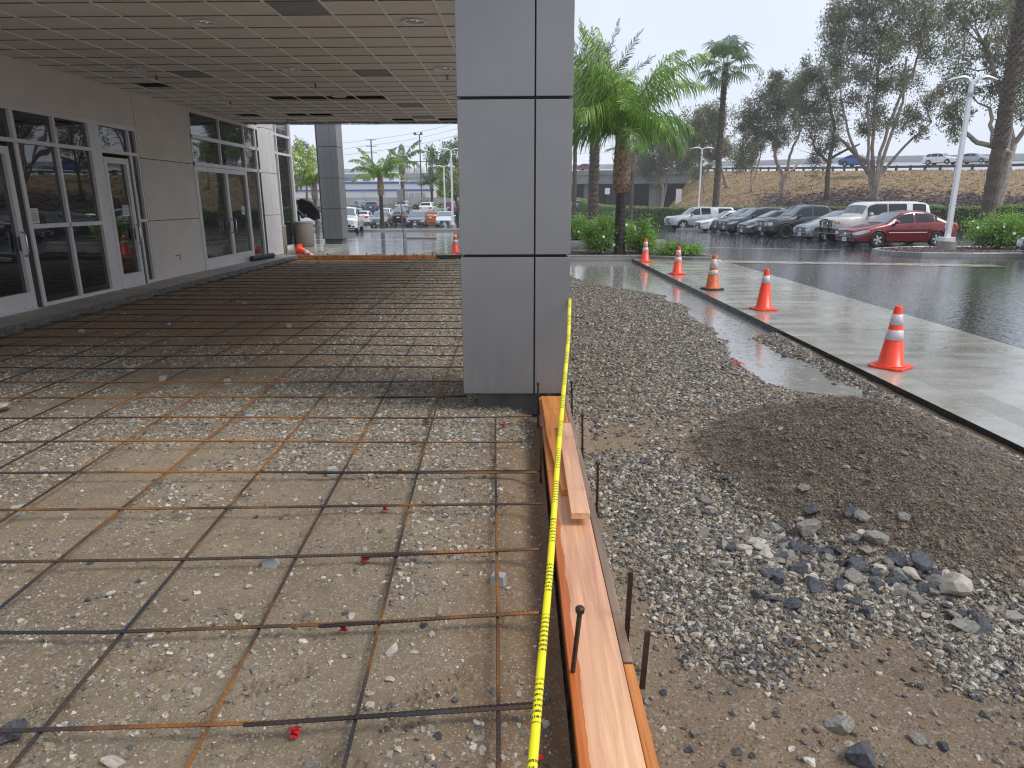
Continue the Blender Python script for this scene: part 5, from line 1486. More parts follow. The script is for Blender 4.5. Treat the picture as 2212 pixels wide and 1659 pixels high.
# ------------------------------------------------------------------ palms
def palm(name, base, h, crown, label, trunk=(0.2, 0.16), kind='queen', nf=18, fl=3.4, leafl=0.6, lmats=('palm_a', 'palm_b'), lean=(0, 0), fronds=None, bark='bark_palm', group=None, dens=52, lw=0.028, spearz=True):
    t = empty(name, base, 0, label, 'palm tree', group)
    top = Vector((lean[0], lean[1], h))
    m = MB(); n = 40; pts = []; rad = []
    for i in range(n + 1):
        q = i / n; pts.append(Vector((lean[0] * q * q, lean[1] * q * q, h * q - 0.1 * (i == 0))))
        r = trunk[0] + (trunk[1] - trunk[0]) * min(1, q * 1.6)
        if q < 0.08: r *= 1.25 - 2.5 * q
        r *= (1.07 if i % 2 else 0.95) if kind != 'queen' else (1.02 if i % 3 else 0.98)
        rad.append(r)
    m.tube(pts, rad, 12)
    m.build('trunk', M[bark], t, smooth=False)
    if kind in ('date', 'shag'):
        m = MB(); zz0 = h * (0.30 if kind == 'shag' else 0.12); k = 0
        z = zz0
        while z < h:
            for j in range(7):
                a = k * 2.4; k += 1
                r = trunk[1] * 1.02; q = z / h
                c = Vector((lean[0] * q * q, lean[1] * q * q, z + random.uniform(-.03, .03)))
                d = Vector((math.cos(a), math.sin(a), 0)); sd = Vector((-d.y, d.x, 0))
                w = 0.075; o1 = c + d * r * 0.9; o2 = c + d * (r + random.uniform(0.06, 0.13)) + Vector((0, 0, random.uniform(0.06, 0.15)))
                m.add([o1 - sd * w, o1 + sd * w, o2 + sd * w * .4, o2 - sd * w * .4, o1 - sd * w + Vector((0, 0, .06)), o1 + sd * w + Vector((0, 0, .06))], [(0, 1, 2, 3), (4, 3, 2, 5), (0, 3, 4), (1, 5, 2)])
            z += 0.11 if kind == 'date' else 0.16
        m.build('leaf_stubs', M['bark_palm'], t)
    if kind == 'queen':
        m = MB(); a0 = crown[0]
        hh = crown[1]
        prof = [(trunk[1]*1.0, h-0.02), (trunk[1]*1.55, h+0.05), (trunk[1]*1.75, h+hh*0.35), (trunk[1]*1.5, h+hh*0.7), (trunk[1]*1.1, h+hh)]
        m.lathe(prof, 12); sh = m.build('sheath', M['sheath'], t, smooth=True); 
        m = MB()
        for k in range(26):
            a = k * 2.4; z = h + random.uniform(0.05, hh); r = trunk[1] * 1.5
            d = Vector((math.cos(a), math.sin(a), 0)); sd = Vector((-d.y, d.x, 0)); w = random.uniform(0.03, 0.07)
            c = d * r + Vector((0, 0, z)); tp = d * (r + random.uniform(0.03, 0.12)) + Vector((0, 0, z + random.uniform(0.25, 0.5)))
            m.add([c - sd * w, c + sd * w, tp + sd * w * .3, tp - sd * w * .3], [(0, 1, 2, 3)])
        m.build('sheath_fibres', M['sheath'], t)
        top = Vector((0, 0, h + hh * 0.85))
    # fronds
    specs = fronds or [(k * 2.39996, random.uniform(0.15, 1.25), fl * random.uniform(0.85, 1.1), random.uniform(0.5, 1.0)) for k in range(nf)]
    for (az, el, L, droop) in specs:
        d0 = Vector((math.cos(az) * math.cos(el), math.sin(az) * math.cos(el), math.sin(el)))
        ns = 18; P = [top.copy()]; d = d0.copy(); step = L / ns
        for i in range(ns):
            g = droop * (0.012 + 0.15 * (i / ns) ** 1.1)
            d = (d + Vector((0, 0, -g))).normalized(); P.append(P[-1] + d * step)
        rb = MB().tube(P, [0.028 * (1 - 0.85 * i / ns) * (1.5 if kind == 'queen' else 1) for i in range(ns + 1)], 5)
        fr = rb.build('frond', M['palm_c'] if kind == 'queen' else M['date_leaf'], t)
        V = []; F = []; mi = []
        nl = dens
        side_ax = Vector((-math.sin(az), math.cos(az), 0))
        for i in range(nl):
            q = 0.12 + 0.88 * (i + random.random()) / nl
            s = q * ns; i0 = min(int(s), ns - 1); p = P[i0].lerp(P[i0 + 1], s - i0)
            tg = (P[i0 + 1] - P[i0]).normalized()
            ll = leafl * (math.sin(math.pi * min(1, 0.12 + q * 0.86)) ** 0.55) * random.uniform(0.8, 1.15)
            if q > 0.9: ll *= 0.6
            for sgn in (-1, 1):
                nrm_ = tg.cross(side_ax); phi = random.uniform(-0.95, 0.95) if kind == 'date' else random.uniform(-0.65, 0.65)
                out = (side_ax * sgn * math.cos(phi) + nrm_ * math.sin(phi) + tg * (0.45 + 0.8 * q)).normalized()
                w = tg * lw
                hang = 1.0 if kind == 'queen' else 0.12
                a = p; b = p + out * ll * 0.38; dd = (out + Vector((0, 0, -1.15 * hang))).normalized()
                c = b + dd * ll * 0.34; ee = (dd + Vector((0, 0, -0.9 * hang))).normalized(); e2 = c + ee * ll * 0.3
                k = len(V)
                V += [a - w * .5, a + w * .5, b - w, b + w, c - w * .8, c + w * .8, e2 - w * .1, e2 + w * .1]
                F += [(k, k+1, k+3, k+2), (k+2, k+3, k+5, k+4), (k+4, k+5, k+7, k+6)]
                c_ = random.random() < (0.55 if el > 0.6 else 0.3)
                mi += [0 if c_ else 1] * 3
        lf = fast('leaflets', [tuple(v) for v in V], F, [M[x] for x in lmats], fr, midx=mi)
        lf['kind'] = 'stuff'
    return t

def fan_palm(name, base, h, label, r0=0.3, r1=0.22, nf=26, fl=1.2, pet=1.1, shag=True, lean=(0, 0)):
    t = palm(name, base, h, (0, 0), label, (r0, r1), 'shag' if shag else 'bare', fronds=[(0, 1.4, 0.3, 0)], bark='bark_palm', lmats=('fan_leaf', 'fan_leaf'), lean=lean)
    top = Vector((lean[0], lean[1], h))
    for k in range(nf):
        az = k * 2.39996; el = 1.35 - 2.1 * (k / nf) ** 0.9
        d = Vector((math.cos(az) * math.cos(el), math.sin(az) * math.cos(el), math.sin(el)))
        hub = top + d * pet * random.uniform(0.8, 1.1) + Vector((0, 0, 0.1))
        fr = MB().tube([top, (top + hub) / 2 + Vector((0, 0, 0.08)), hub], [0.03, 0.022, 0.015], 5).build('frond', M['palm_c'], t)
        side = d.cross(Vector((0, 0, 1))).normalized(); up_ = side.cross(d)
        V = []; F = []
        nb = 22
        for j in range(nb):
            a = (j / (nb - 1) - 0.5) * 4.2
            dd = (d * math.cos(a) + side * math.sin(a) * 1.0 + up_ * 0.12).normalized()
            L = fl * (0.75 + 0.25 * math.cos(a / 1.4)) * random.uniform(0.85, 1.1)
            w = dd.cross(up_).normalized() * 0.065
            b = hub + dd * L * 0.6; c = b + (dd + Vector((0, 0, -1.0))).normalized() * L * 0.45
            q = len(V); V += [hub, b - w, b + w, c - w * .3, c + w * .3]; F += [(q, q+1, q+2, q), (q+1, q+3, q+4, q+2)]
        V2 = []; F2 = []
        for f in F:
            k0 = len(V2); V2 += [tuple(V[i]) for i in f]
            if f[0] == f[3]: V2[-1] = tuple((V[f[2]] + V[f[0]]) / 2 + Vector((1e-3, 0, 0)))
            F2.append((k0, k0+1, k0+2, k0+3))
        lf = fast('leaf_blades', V2, F2, M['fan_leaf'], fr); lf['kind'] = 'stuff'
    return t

# queen palm by the cones: fronds as seen
fr = [(R(12), 1.0, 3.9, 0.72), (R(25), 1.15, 3.6, 0.85), (R(8), 0.95, 3.3, 1.05), (R(170), 1.3, 3.6, 0.7), (R(140), 1.35, 3.5, 0.6), (R(-30), 0.6, 2.6, 1.3), (R(50), 0.6, 2.9, 1.1), (R(175), 0.95, 3.0, 1.1), (R(150), 1.15, 3.0, 1.0), (R(195), 0.7, 2.8, 1.3), (R(230), 0.75, 2.8, 1.4), (R(260), 0.9, 2.7, 1.5),
      (R(300), 0.7, 2.3, 1.5), (R(110), 1.1, 3.0, 0.9), (R(130), 0.6, 2.8, 1.2), (R(210), 1.2, 3.1, 1.1), (R(80), 1.2, 3.0, 1.0), (R(240), 1.15, 2.9, 1.3), (R(340), 1.25, 2.6, 1.2), (R(270), 0.4, 2.3, 1.5), (R(185), 0.35, 2.4, 1.3), (R(90), 1.5, 1.7, 0.05), (R(190), 1.1, 3.5, 1.0), (R(10), 0.45, 2.4, 1.4), (R(165), 0.6, 2.9, 1.2)]
pq = palm('queen_palm', (3.32, 22.9, 0.08), 1.95, (0, 2.0), 'big bright green queen palm with a dark wet trunk beside the row of cones', (0.185, 0.165), fronds=fr, leafl=1.0, lw=0.018, dens=62, bark='bark_dark')
palm('date_palm', (5.3, 50, lz(5.3, 50)), 8.0, (0, 0), 'date palm with stiff grey fronds and a rough trunk behind the queen palm', (0.36, 0.33), 'date', fl=4.6, leafl=0.8, lmats=('date_leaf', 'date_leaf'), dens=70, lw=0.035,
     fronds=[(R(178), 1.38, 6.0, 0.12), (R(100), 1.35, 5.8, 0.15), (R(5), 1.35, 6.0, 0.15), (R(0), 1.1, 6.0, 0.22), (R(170), 1.25, 5.4, 0.25), (R(60), 1.2, 4.8, 0.3), (R(10), 0.85, 5.6, 0.3), (R(5), 0.6, 5.0, 0.4), (R(200), 0.9, 4.5, 0.5), (R(150), 0.5, 4.2, 0.8), (R(230), 0.4, 4.2, 0.9), (R(190), 0.0, 3.8, 1.0), (R(300), 0.9, 4.4, 0.5), (R(340), 0.5, 4.2, 0.7), (R(260), 0.8, 4.2, 0.6), (R(120), 0.9, 4.4, 0.5), (R(40), 0.6, 4.2, 0.6), (R(30), 1.45, 4.4, 0.2), (R(210), 1.4, 4.6, 0.25), (R(180), 0.3, 4.0, 0.9), (R(270), 1.3, 4.4, 0.3)])
fan_palm('fan_palm', (4.9, 62, lz(4.9, 62)), 11.0, 'thin bare fan palm trunk just left of the date palm', 0.20, 0.16, nf=16, shag=False)
palm('queen_palm', (9.6, 60, lz(9.6, 60)), 4.6, (0, 1.6), 'slender palm trunk directly behind the queen palm, ahead of the hedge', (0.17, 0.15), nf=12, fl=2.6, leafl=0.5, dens=30, lw=0.03)
fan_palm('fan_palm', (16.9, 60.5, lz(16.9, 60.5)), 12.7, 'tall shaggy fan palm rising behind the parked white saloon', 0.31, 0.22, nf=21, fl=1.45, pet=1.55)
fan_palm('fan_palm', (25.6, 38.5, lz(25.6, 38.5)), 15.5, 'thick fan palm trunk leaving the top of the picture beside the tall lamp', 0.36, 0.33, nf=30, fl=1.4, pet=1.4)

# palms on the far left
palm('queen_palm', (-11.2, 57.3, lz(-11.2, 57.3) + .1), 2.6, (0, 1.6), 'drooping queen palm on the far kerb in front of the parked silver car', (0.17, 0.15), bark='bark_dark', leafl=0.62, lw=0.03, dens=44,
     fronds=[(R(170), 0.75, 2.9, 1.2), (R(190), 0.95, 3.0, 1.1), (R(150), 1.1, 2.8, 1.1), (R(10), 0.8, 3.0, 1.1), (R(-15), 1.0, 2.9, 1.2), (R(30), 1.1, 2.7, 1.1), (R(200), 0.4, 2.6, 1.2), (R(-5), 0.45, 2.7, 1.3), (R(90), 1.2, 2.4, 1.2), (R(270), 1.0, 2.3, 1.6), (R(250), 0.6, 2.1, 1.6), (R(290), 0.7, 2.1, 1.6), (R(120), 0.8, 2.6, 1.2), (R(60), 0.9, 2.6, 1.2), (R(180), 1.2, 3.0, 0.9), (R(0), 1.25, 2.9, 0.9)], lmats=('palm_b', 'palm_a'))
palm('queen_palm', (-14.6, 50.4, lz(-14.6, 50.4)), 2.3, (0, 1.2), 'bright wind-blown palm between the glass bay and the distant column', (0.14, 0.13), leafl=0.6, lw=0.035, dens=44,
     fronds=[(R(170), 1.2, 3.6, 0.9), (R(185), 1.0, 3.2, 1.0), (R(150), 1.3, 3.8, 0.7), (R(200), 0.5, 2.4, 1.3), (R(160), 0.3, 2.2, 1.3), (R(270), 0.9, 2.2, 1.5), (R(330), 1.0, 2.2, 1.4), (R(20), 1.2, 2.5, 1.2), (R(100), 1.3, 3.2, 0.8), (R(240), 1.2, 2.6, 1.2), (R(0), 0.7, 2.0, 1.4), (R(215), 0.9, 2.6, 1.2)], lmats=('palm_a', 'palm_c'))
palm('queen_palm', (-16.4, 100, lz(-16.4, 100)), 5.2, (0, 1.6), 'tall dark palm bending behind the drooping queen palm', (0.30, 0.26), fl=4.0, leafl=0.9, lw=0.07, dens=28, lmats=('date_leaf', 'palm_b'),
     fronds=[(R(20), 1.1, 4.6, 0.8), (R(0), 0.9, 4.2, 1.1), (R(180), 1.2, 2.8, 1.2), (R(160), 0.8, 2.6, 1.3), (R(340), 0.4, 3.2, 1.2), (R(200), 0.5, 2.6, 1.3), (R(90), 1.4, 2.8, 0.6)])
palm('queen_palm', (-12.3, 100, lz(-12.3, 100)), 3.2, (0, 1.0), 'small leaning dark palm left of the yellow-green tree', (0.2, 0.17), fl=2.4, leafl=0.8, lw=0.07, dens=22, nf=12, lmats=('date_leaf', 'palm_b'), bark='bark_dark')
palm('queen_palm', (-22.5, 66, lz(-22.5, 66)), 3.2, (0, 1.0), 'dull green palm mostly behind the distant column', (0.2, 0.17), fl=3.0, leafl=0.7, lw=0.05, dens=24, nf=14, lmats=('date_leaf', 'palm_b'))

# ------------------------------------------------------------------ shrubs
shrub((2.60, 22.75, 0.07), 0.56, 0.45, 0.62, 4200, 0.075, 'round bright shrub left of the queen palm trunk', 'shrubs in the palm bed', flowers=2)
shrub((4.0, 22.85, 0.07), 0.56, 0.45, 0.62, 4200, 0.075, 'round bright shrub right of the queen palm trunk', 'shrubs in the palm bed', flowers=1)
shrub((5.05, 21.85, 0.07), 0.72, 0.35, 0.26, 3400, 0.06, 'low spreading shrub at the tip of the bed behind the cones', None, flowers=0)
for i, (x, y, w, h, lb) in enumerate([(1.2, 33.6, 1.3, 0.75, 'broad green shrub half hidden by the porch column'), (2.75, 33.4, 0.9, 0.68, 'green shrub between the column and the queen palm trunk'), (4.3, 33.8, 0.95, 0.72, 'pale flowering shrub behind the queen palm trunk'), (5.4, 35.2, 0.6, 0.5, 'small shrub at the far end of the second bed')]):
    shrub((x, y, lz(x, y) + 0.09), w, 0.7, h, 4500, 0.09, lb, 'shrubs in the second bed', flowers=5)
for i, (x, y, w, h, lb) in enumerate([(17.4, 25.4, 1.15, 0.78, 'leafy shrub with white roses next to the tall lamp base'), (19.4, 25.6, 1.25, 0.85, 'leafy shrub second from the tall lamp, cut by the picture edge'), (21.6, 25.7, 1.2, 0.8, 'leafy shrub beyond the right edge of the lamp island')]):
    shrub((x, y, lz(x, y) + 0.09), w, 0.85, h, 7500, 0.10, lb, 'rose shrubs on the lamp island', flowers=12 if i < 2 else 4)
for i, (x, y, w, h, c) in enumerate([(-17.2, 86, 1.6, 0.8, 'shrub_b'), (-14.9, 88, 0.8, 0.6, 'hedge_a'), (-13.4, 88, 1.3, 0.9, 'hedge_a'), (-11.2, 88, 1.2, 0.7, 'hedge_b'), (-20.8, 84, 1.6, 1.0, 'shrub_b'), (-9.0, 90, 1.2, 0.9, 'hedge_b')]):
    shrub((x, y + 16, lz(x, y + 16)), w, 1.0, h, 900, 0.22, ['brownish rounded bush behind the far parked cars', 'small grey green bush below the bent palm', 'round grey green bush in the middle of the far verge', 'leafy bush at the foot of the blue striped building', 'dark bush spilling over the slope behind the black saloon', 'bush under the yellow-green tree'][i], 'bushes on the far verge', mats=(c, 'hedge_a'))

# ------------------------------------------------------------------ hedge behind the parked cars
HP = [(12.0, 150), (12.2, 115), (13.4, 82), (21.5, 68), (33, 54.5), (48, 42), (70, 26)]
hedge = empty('hedge', (20, 70, lz(20, 70)), 0, 'long clipped hedge behind the row of parked cars', 'hedge')
def along(P, s):
    L = [0]
    for a, b in zip(P[:-1], P[1:]): L.append(L[-1] + math.dist(a, b))
    s = min(max(s, 0), L[-1] - 1e-6)
    for i in range(len(P) - 1):
        if s <= L[i+1]:
            t = (s - L[i]) / (L[i+1] - L[i]); a, b = P[i], P[i+1]
            d = Vector((b[0]-a[0], b[1]-a[1])).normalized()
            return a[0] + (b[0]-a[0]) * t, a[1] + (b[1]-a[1]) * t, d
HL = sum(math.dist(a, b) for a, b in zip(HP[:-1], HP[1:]))
m = MB(); vs = []; fs = []; n = 150
HH = 1.75
for i in range(n + 1):
    x, y, d = along(HP, HL * i / n); nx, ny = -d.y, d.x
    z = lz(x, y); h = HH - 0.12 + 0.08 * math.sin(i * 1.3)
    for o_, zz in ((0.75, 0), (0.72, h * 0.6), (0.55, h), (-0.55, h), (-0.75, h * .6), (-0.75, 0)): vs.append((x + nx * o_, y + ny * o_, z + zz))
for i in range(n):
    for k in range(5): fs.append((i*6+k, i*6+k+1, i*6+7+k, i*6+6+k))
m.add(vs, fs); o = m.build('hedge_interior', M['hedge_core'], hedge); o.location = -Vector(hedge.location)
n = 60000
S_ = rng.random(n) * HL; C = np.zeros((n, 3)); 
Lc = np.cumsum([0] + [math.dist(a, b) for a, b in zip(HP[:-1], HP[1:])])
PX = np.interp(S_, Lc, [p[0] for p in HP]); PY = np.interp(S_, Lc, [p[1] for p in HP])
seg = np.clip(np.searchsorted(Lc, S_) - 1, 0, len(HP) - 2)
dx = np.array([HP[i+1][0] - HP[i][0] for i in range(len(HP)-1)]); dy = np.array([HP[i+1][1] - HP[i][1] for i in range(len(HP)-1)])
ll = np.hypot(dx, dy); nxv, nyv = -(dy/ll)[seg], (dx/ll)[seg]
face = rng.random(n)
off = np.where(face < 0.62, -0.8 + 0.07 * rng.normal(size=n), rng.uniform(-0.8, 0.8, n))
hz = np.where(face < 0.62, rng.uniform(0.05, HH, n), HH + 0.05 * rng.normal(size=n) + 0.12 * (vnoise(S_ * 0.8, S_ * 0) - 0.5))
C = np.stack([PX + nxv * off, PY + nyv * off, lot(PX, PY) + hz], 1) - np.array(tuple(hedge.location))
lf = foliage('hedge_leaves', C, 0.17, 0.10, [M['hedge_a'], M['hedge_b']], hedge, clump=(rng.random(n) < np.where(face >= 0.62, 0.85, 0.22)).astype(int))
lf['kind'] = 'stuff'

# ------------------------------------------------------------------ embankment, freeway and bridge
TOE = [(27, 131), (16.5, 92), (24, 71), (35.5, 57), (50, 44.5), (73, 28), (110, 5)]
CRE = [(34, 136), (39.5, 119), (46, 103), (57, 85), (76, 62), (100, 38), (140, 12)]
CZH = [6.9, 6.2, 5.55, 4.95, 4.75, 4.7, 4.7]
def interp_poly(P, u):
    k = u * (len(P) - 1); i = np.clip(k.astype(int), 0, len(P) - 2); t = k - i
    A = np.array(P, float); return A[i] * (1 - t)[:, None] + A[i + 1] * t[:, None]
nu, nv = 200, 40
U, Vv = np.meshgrid(np.linspace(0, 1, nu), np.linspace(-0.05, 1.0, nv))
T_ = interp_poly(TOE, U.ravel()); C_ = interp_poly(CRE, U.ravel()); zc = interp_poly([(z, 0) for z in CZH], U.ravel())[:, 0]
v_ = Vv.ravel()
XY = T_ + (C_ - T_) * v_[:, None]
prof = sstep(-0.05, 1.1, v_) * 0.45 + np.clip(v_, 0, 1) * 0.60
prof = np.where(v_ > 0.93, prof + (1 - prof) * (v_ - 0.93) / 0.07, prof)
zt = -0.75 + (zc + 0.75) * prof + 0.5 * (fbm(XY[:, 0], XY[:, 1], 0.18, 4, 1) - 0.5) * np.sin(np.pi * np.clip(v_, 0, 1))
EV = np.stack([XY[:, 0], XY[:, 1], zt], 1)
i, j = np.meshgrid(np.arange(nu - 1), np.arange(nv - 1)); a = (j * nu + i).ravel()
def embank_mat():
    m, n, b = newmat("dry_grass_bank")
    big = noise(n, 0.12, 5, 0.6); st = noise(n, 1.2, 6, 0.7); fine = noise(n, 6, 6, 0.8)
    c = rampn(n, st.outputs[0], [(0.30, (0.17, 0.115, 0.075)), (0.46, (0.30, 0.21, 0.12)), (0.66, (0.44, 0.33, 0.18))])
    at = N(n, "ShaderNodeAttribute"); at.attribute_name = "soil"
    mulch = rampn(n, fine.outputs[0], [(0.35, (0.055, 0.035, 0.033)), (0.6, (0.17, 0.11, 0.10)), (0.75, (0.26, 0.20, 0.19))])
    ad = N(n, "ShaderNodeMath", operation='ADD'); sb = N(n, "ShaderNodeMath", operation='SUBTRACT'); sb.inputs[1].default_value = 0.5
    n.links.new(big.outputs[0], sb.inputs[0]); n.links.new(sb.outputs[0], ad.inputs[0]); n.links.new(at.outputs["Fac"], ad.inputs[1])
    rr = rampn(n, ad.outputs[0], [(0.45, (0,)*3), (0.6, (1,)*3)])
    c2 = mixc(n, rr.outputs[0], c.outputs[0], mulch.outputs[0])
    n.links.new(mixc(n, 0.5, c2, fine.outputs[0], 'OVERLAY'), b.inputs["Base Color"])
    b.inputs["Roughness"].default_value = 0.95
    n.links.new(bumpn(n, fine.outputs[0], 0.8, 0.15), b.inputs["Normal"])
    return m
M['embank'] = embank_mat()
emb = fast('embankment', EV, np.stack([a, a + 1, a + nu + 1, a + nu], 1), M['embank'], smooth=True); emb['kind'] = 'structure'
mul_ = sstep(0.68, 0.36, v_ + 0.3 * (fbm(XY[:, 0], XY[:, 1], 0.15, 3, 2) - 0.5)) * sstep(0.22, 0.36, U.ravel()) * sstep(0.95, 0.7, U.ravel()) + 0.35 * sstep(0.25, 0.0, v_)
set_attr(emb, "soil", mul_)
def emb_z(x, y):
    d = (EV[:, 0] - x) ** 2 + (EV[:, 1] - y) ** 2; k = int(np.argmin(d)); return float(EV[k, 2])
# dry grass tufts and bark litter on the bank
NG = 90000
gu = rng.uniform(0, nu - 1.001, NG); gv = rng.uniform(0, nv - 1.001, NG); iu = gu.astype(int); iv = gv.astype(int); fu = (gu - iu)[:, None]; fv = (gv - iv)[:, None]
EG = EV.reshape(nv, nu, 3); k = iv * nu + iu
Pg = (EG[iv, iu] * (1 - fu) + EG[iv, iu + 1] * fu) * (1 - fv) + (EG[iv + 1, iu] * (1 - fu) + EG[iv + 1, iu + 1] * fu) * fv
Dg = unit(rng.normal(size=(NG, 3)) * 0.5 + np.array([0, 0, 1]))
keep = (mul_[k] + 0.25 * rng.normal(size=NG) < 0.5)
M['dry_grass'] = simple("dry_grass_blades", (0.48, 0.35, 0.18), 0.9, 0, 0.3, 0.3); M['dry_grass2'] = simple("brown_grass_blades", (0.27, 0.18, 0.10), 0.9, 0, 0.3, 0.3)
Vg, Fg = leaf_quads(Pg[keep] + np.array([0, 0, 0.06]), Dg[keep], rng.uniform(0.15, 0.36, keep.sum()), rng.uniform(0.03, 0.08, keep.sum()))
fast('dry_grass', Vg, Fg, [M['dry_grass'], M['dry_grass2']], midx=rng.choice(2, keep.sum(), p=(0.7, 0.3)))['kind'] = 'stuff'
kb = ~keep; Pb = Pg[kb] + np.array([0, 0, 0.06]); Db = unit(rng.normal(size=(kb.sum(), 3)) * np.array([1, 1, .25]))
Vb, Fb = leaf_quads(Pb, Db, rng.uniform(0.25, 0.7, kb.sum()), rng.uniform(0.06, 0.16, kb.sum()))
fast('bark_litter', Vb, Fb, [simple("bark_strips", (0.20, 0.13, 0.12), 0.8, 0, .3, .3), simple("pale_bark_strips", (0.34, 0.28, 0.26), 0.8, 0, .3, .3), M['mulch']], midx=rng.choice(3, kb.sum(), p=(0.45, 0.2, 0.35)))['kind'] = 'stuff'

# freeway deck banked up away from us
FW = [(-60, 176), (-8, 160), (12, 150), (34, 136), (39.5, 119), (46, 103), (57, 85), (76, 62), (100, 38), (140, 12)]
FZ = [7.6, 7.4, 7.2, 6.9, 6.2, 5.55, 4.95, 4.75, 4.7, 4.7]
def wet_road():
    m, n, b = newmat("hazed_wet_freeway"); ns = noise(n, 0.3, 4)
    r = rampn(n, ns.outputs[0], [(0.3, (0.42, 0.43, 0.45)), (0.7, (0.56, 0.57, 0.59))]); n.links.new(r.outputs[0], b.inputs["Base Color"])  # base colour lightened to carry the wet sheen and fog over the road
    b.inputs["Roughness"].default_value = 0.22; return m
M['road'] = wet_road()
m = MB(); vs = []; fs = []; med = []
for i in range(len(FW)):
    a = FW[max(i-1, 0)]; b = FW[min(i+1, len(FW)-1)]; d = Vector((b[0]-a[0], b[1]-a[1])).normalized(); nx, ny = -d.y, d.x
    if nx * 1 + ny * 1 < 0: nx, ny = -nx, -ny
    x, y = FW[i]; z = FZ[i]
    vs += [(x, y, z), (x + nx * 24, y + ny * 24, z + 1.9), (x + nx * 50, y + ny * 50, z + 2.4)]
    med.append((x + nx * 24, y + ny * 24, z + 1.9))
for i in range(len(FW) - 1):
    for k in range(2): fs.append((i*3+k, i*3+3+k, i*3+4+k, i*3+1+k))
m.add(vs, fs); tag(m.build('freeway', M['road']), kind='structure')
m = MB()
for (p, q) in zip(med[:-1], med[1:]):
    p = Vector(p); q = Vector(q); d = (q - p).normalized(); s = Vector((-d.y, d.x, 0)) * 0.2
    m.add([p - s, p + s, q + s, q - s, p - s * .5 + Vector((0, 0, 1.0)), p + s * .5 + Vector((0, 0, 1.0)), q + s * .5 + Vector((0, 0, 1.0)), q - s * .5 + Vector((0, 0, 1.0))], [(0, 3, 7, 4), (4, 7, 6, 5), (1, 5, 6, 2)])
tag(m.build('median_barrier', simple("hazed_barrier", (0.48, 0.48, 0.47), 0.7, 0, .1, .3)), 'long concrete median barrier on the freeway', 'barrier')  # barrier colour lightened to stand for haze
# guard rail with posts
gr = empty('guard_rail', (57, 85, 4.95), 0, 'dark steel guard rail on short posts along the freeway edge', 'guard rail')
GP = FW[3:9]; GZ = FZ[3:9]
GL = np.cumsum([0] + [math.dist(a, b) for a, b in zip(GP[:-1], GP[1:])])
M['rail'] = simple("weathered_rail_steel", (0.10, 0.10, 0.11), 0.5, 0.4, 0.3, 1); M['post'] = simple("dark_timber_post", (0.06, 0.045, 0.04), 0.8)
pts = []
for s in np.arange(0, GL[-1], 1.9):
    x = np.interp(s, GL, [p[0] for p in GP]); y = np.interp(s, GL, [p[1] for p in GP]); z = np.interp(s, GL, GZ); pts.append(Vector((x, y, z)))
m0 = None
for p in pts:
    if m0 is None:
        pm_ = MB().box(-0.12, 0.12, -0.12, 0.12, -0.4, 0.80); m0 = pm_.build('post', M['post'], gr); o = m0
    else:
        o = m0.copy(); COL.objects.link(o)
    o.location = p - Vector(gr.location)
m = MB()
for p, q in zip(pts[:-1], pts[1:]):
    d = (q - p).normalized(); s = Vector((d.y, -d.x, 0)) * 0.14
    for z0, z1, k in ((0.45, 0.55, 1.0), (0.55, 0.62, 1.5), (0.62, 0.76, 1.0)):
        a_, b_ = p + s * k, q + s * k
        m.add([a_ + Vector((0, 0, z0)), b_ + Vector((0, 0, z0)), b_ + Vector((0, 0, z1)), a_ + Vector((0, 0, z1))], [(0, 1, 2, 3)])
o = m.build('rail_beam', M['rail'], gr); o.location = -Vector(gr.location)
# bridge
br = empty('freeway_bridge', (12, 148, 0.5), 0, 'concrete freeway overpass with dark bays between its columns', 'bridge')
def brb(m, name, mat): o = m.build(name, mat, br); o.location = -Vector(br.location); return o
M['bridge'] = simple("weathered_bridge_concrete", (0.27, 0.265, 0.25), 0.85, 0, 0.25, 0.25, bump=0.3, bscale=3)
m = MB(); BP = [(-60, 172.5), (-8, 156.5), (12, 146.8), (33.8, 134.0)]; BZ = [7.5, 7.3, 7.1, 6.85]
for (p, q, z0, z1) in zip(BP[:-1], BP[1:], BZ[:-1], BZ[1:]):
    for h0, h1, o_ in ((-2.05, -0.35, 0.35), (-0.35, -0.05, 0.0), (-0.05, 0.55, 0.1)):
        d = Vector((q[0]-p[0], q[1]-p[1])).normalized(); nx, ny = -d.y * -1, d.x * -1
        a_ = (p[0] - nx * -o_, p[1] + o_); b_ = (q[0], q[1] + o_)
        m.add([(p[0], p[1] + o_, z0 + h0), (q[0], q[1] + o_, z1 + h0), (q[0], q[1] + o_, z1 + h1), (p[0], p[1] + o_, z0 + h1), (p[0], p[1] + o_ + 0.5, z0 + h0), (q[0], q[1] + o_ + .5, z1 + h0), (q[0], q[1] + o_ + .5, z1 + h1), (p[0], p[1] + o_ + .5, z0 + h1)],
              [(0, 1, 2, 3), (4, 7, 6, 5), (3, 2, 6, 7), (0, 4, 5, 1)])
brb(m, 'deck_fascia', M['bridge'])
m = MB()
for (p, q, z0, z1) in zip(BP[:-1], BP[1:], BZ[:-1], BZ[1:]):
    m.add([(p[0], p[1] + 0.9, z0 - 1.9), (q[0], q[1] + 0.9, z1 - 1.9), (q[0] + 8, q[1] + 30, z1 - 1.9), (p[0] + 8, p[1] + 30, z0 - 1.9)], [(0, 1, 2, 3)])
brb(m, 'deck_soffit', M['bridge'])
for x, y, r in ((-6, 158, 0.9), (8.5, 152, 1.0), (14.8, 149, 1.1), (27.6, 141.5, 1.5), (-20, 165, .9), (21, 160, 1.0), (12, 165, 1.0)):
    m = MB().lathe([(r, -1.5), (r, 5.2)], 14, (x, y, 0.2)); brb(m, 'bridge_column', M['bridge'])
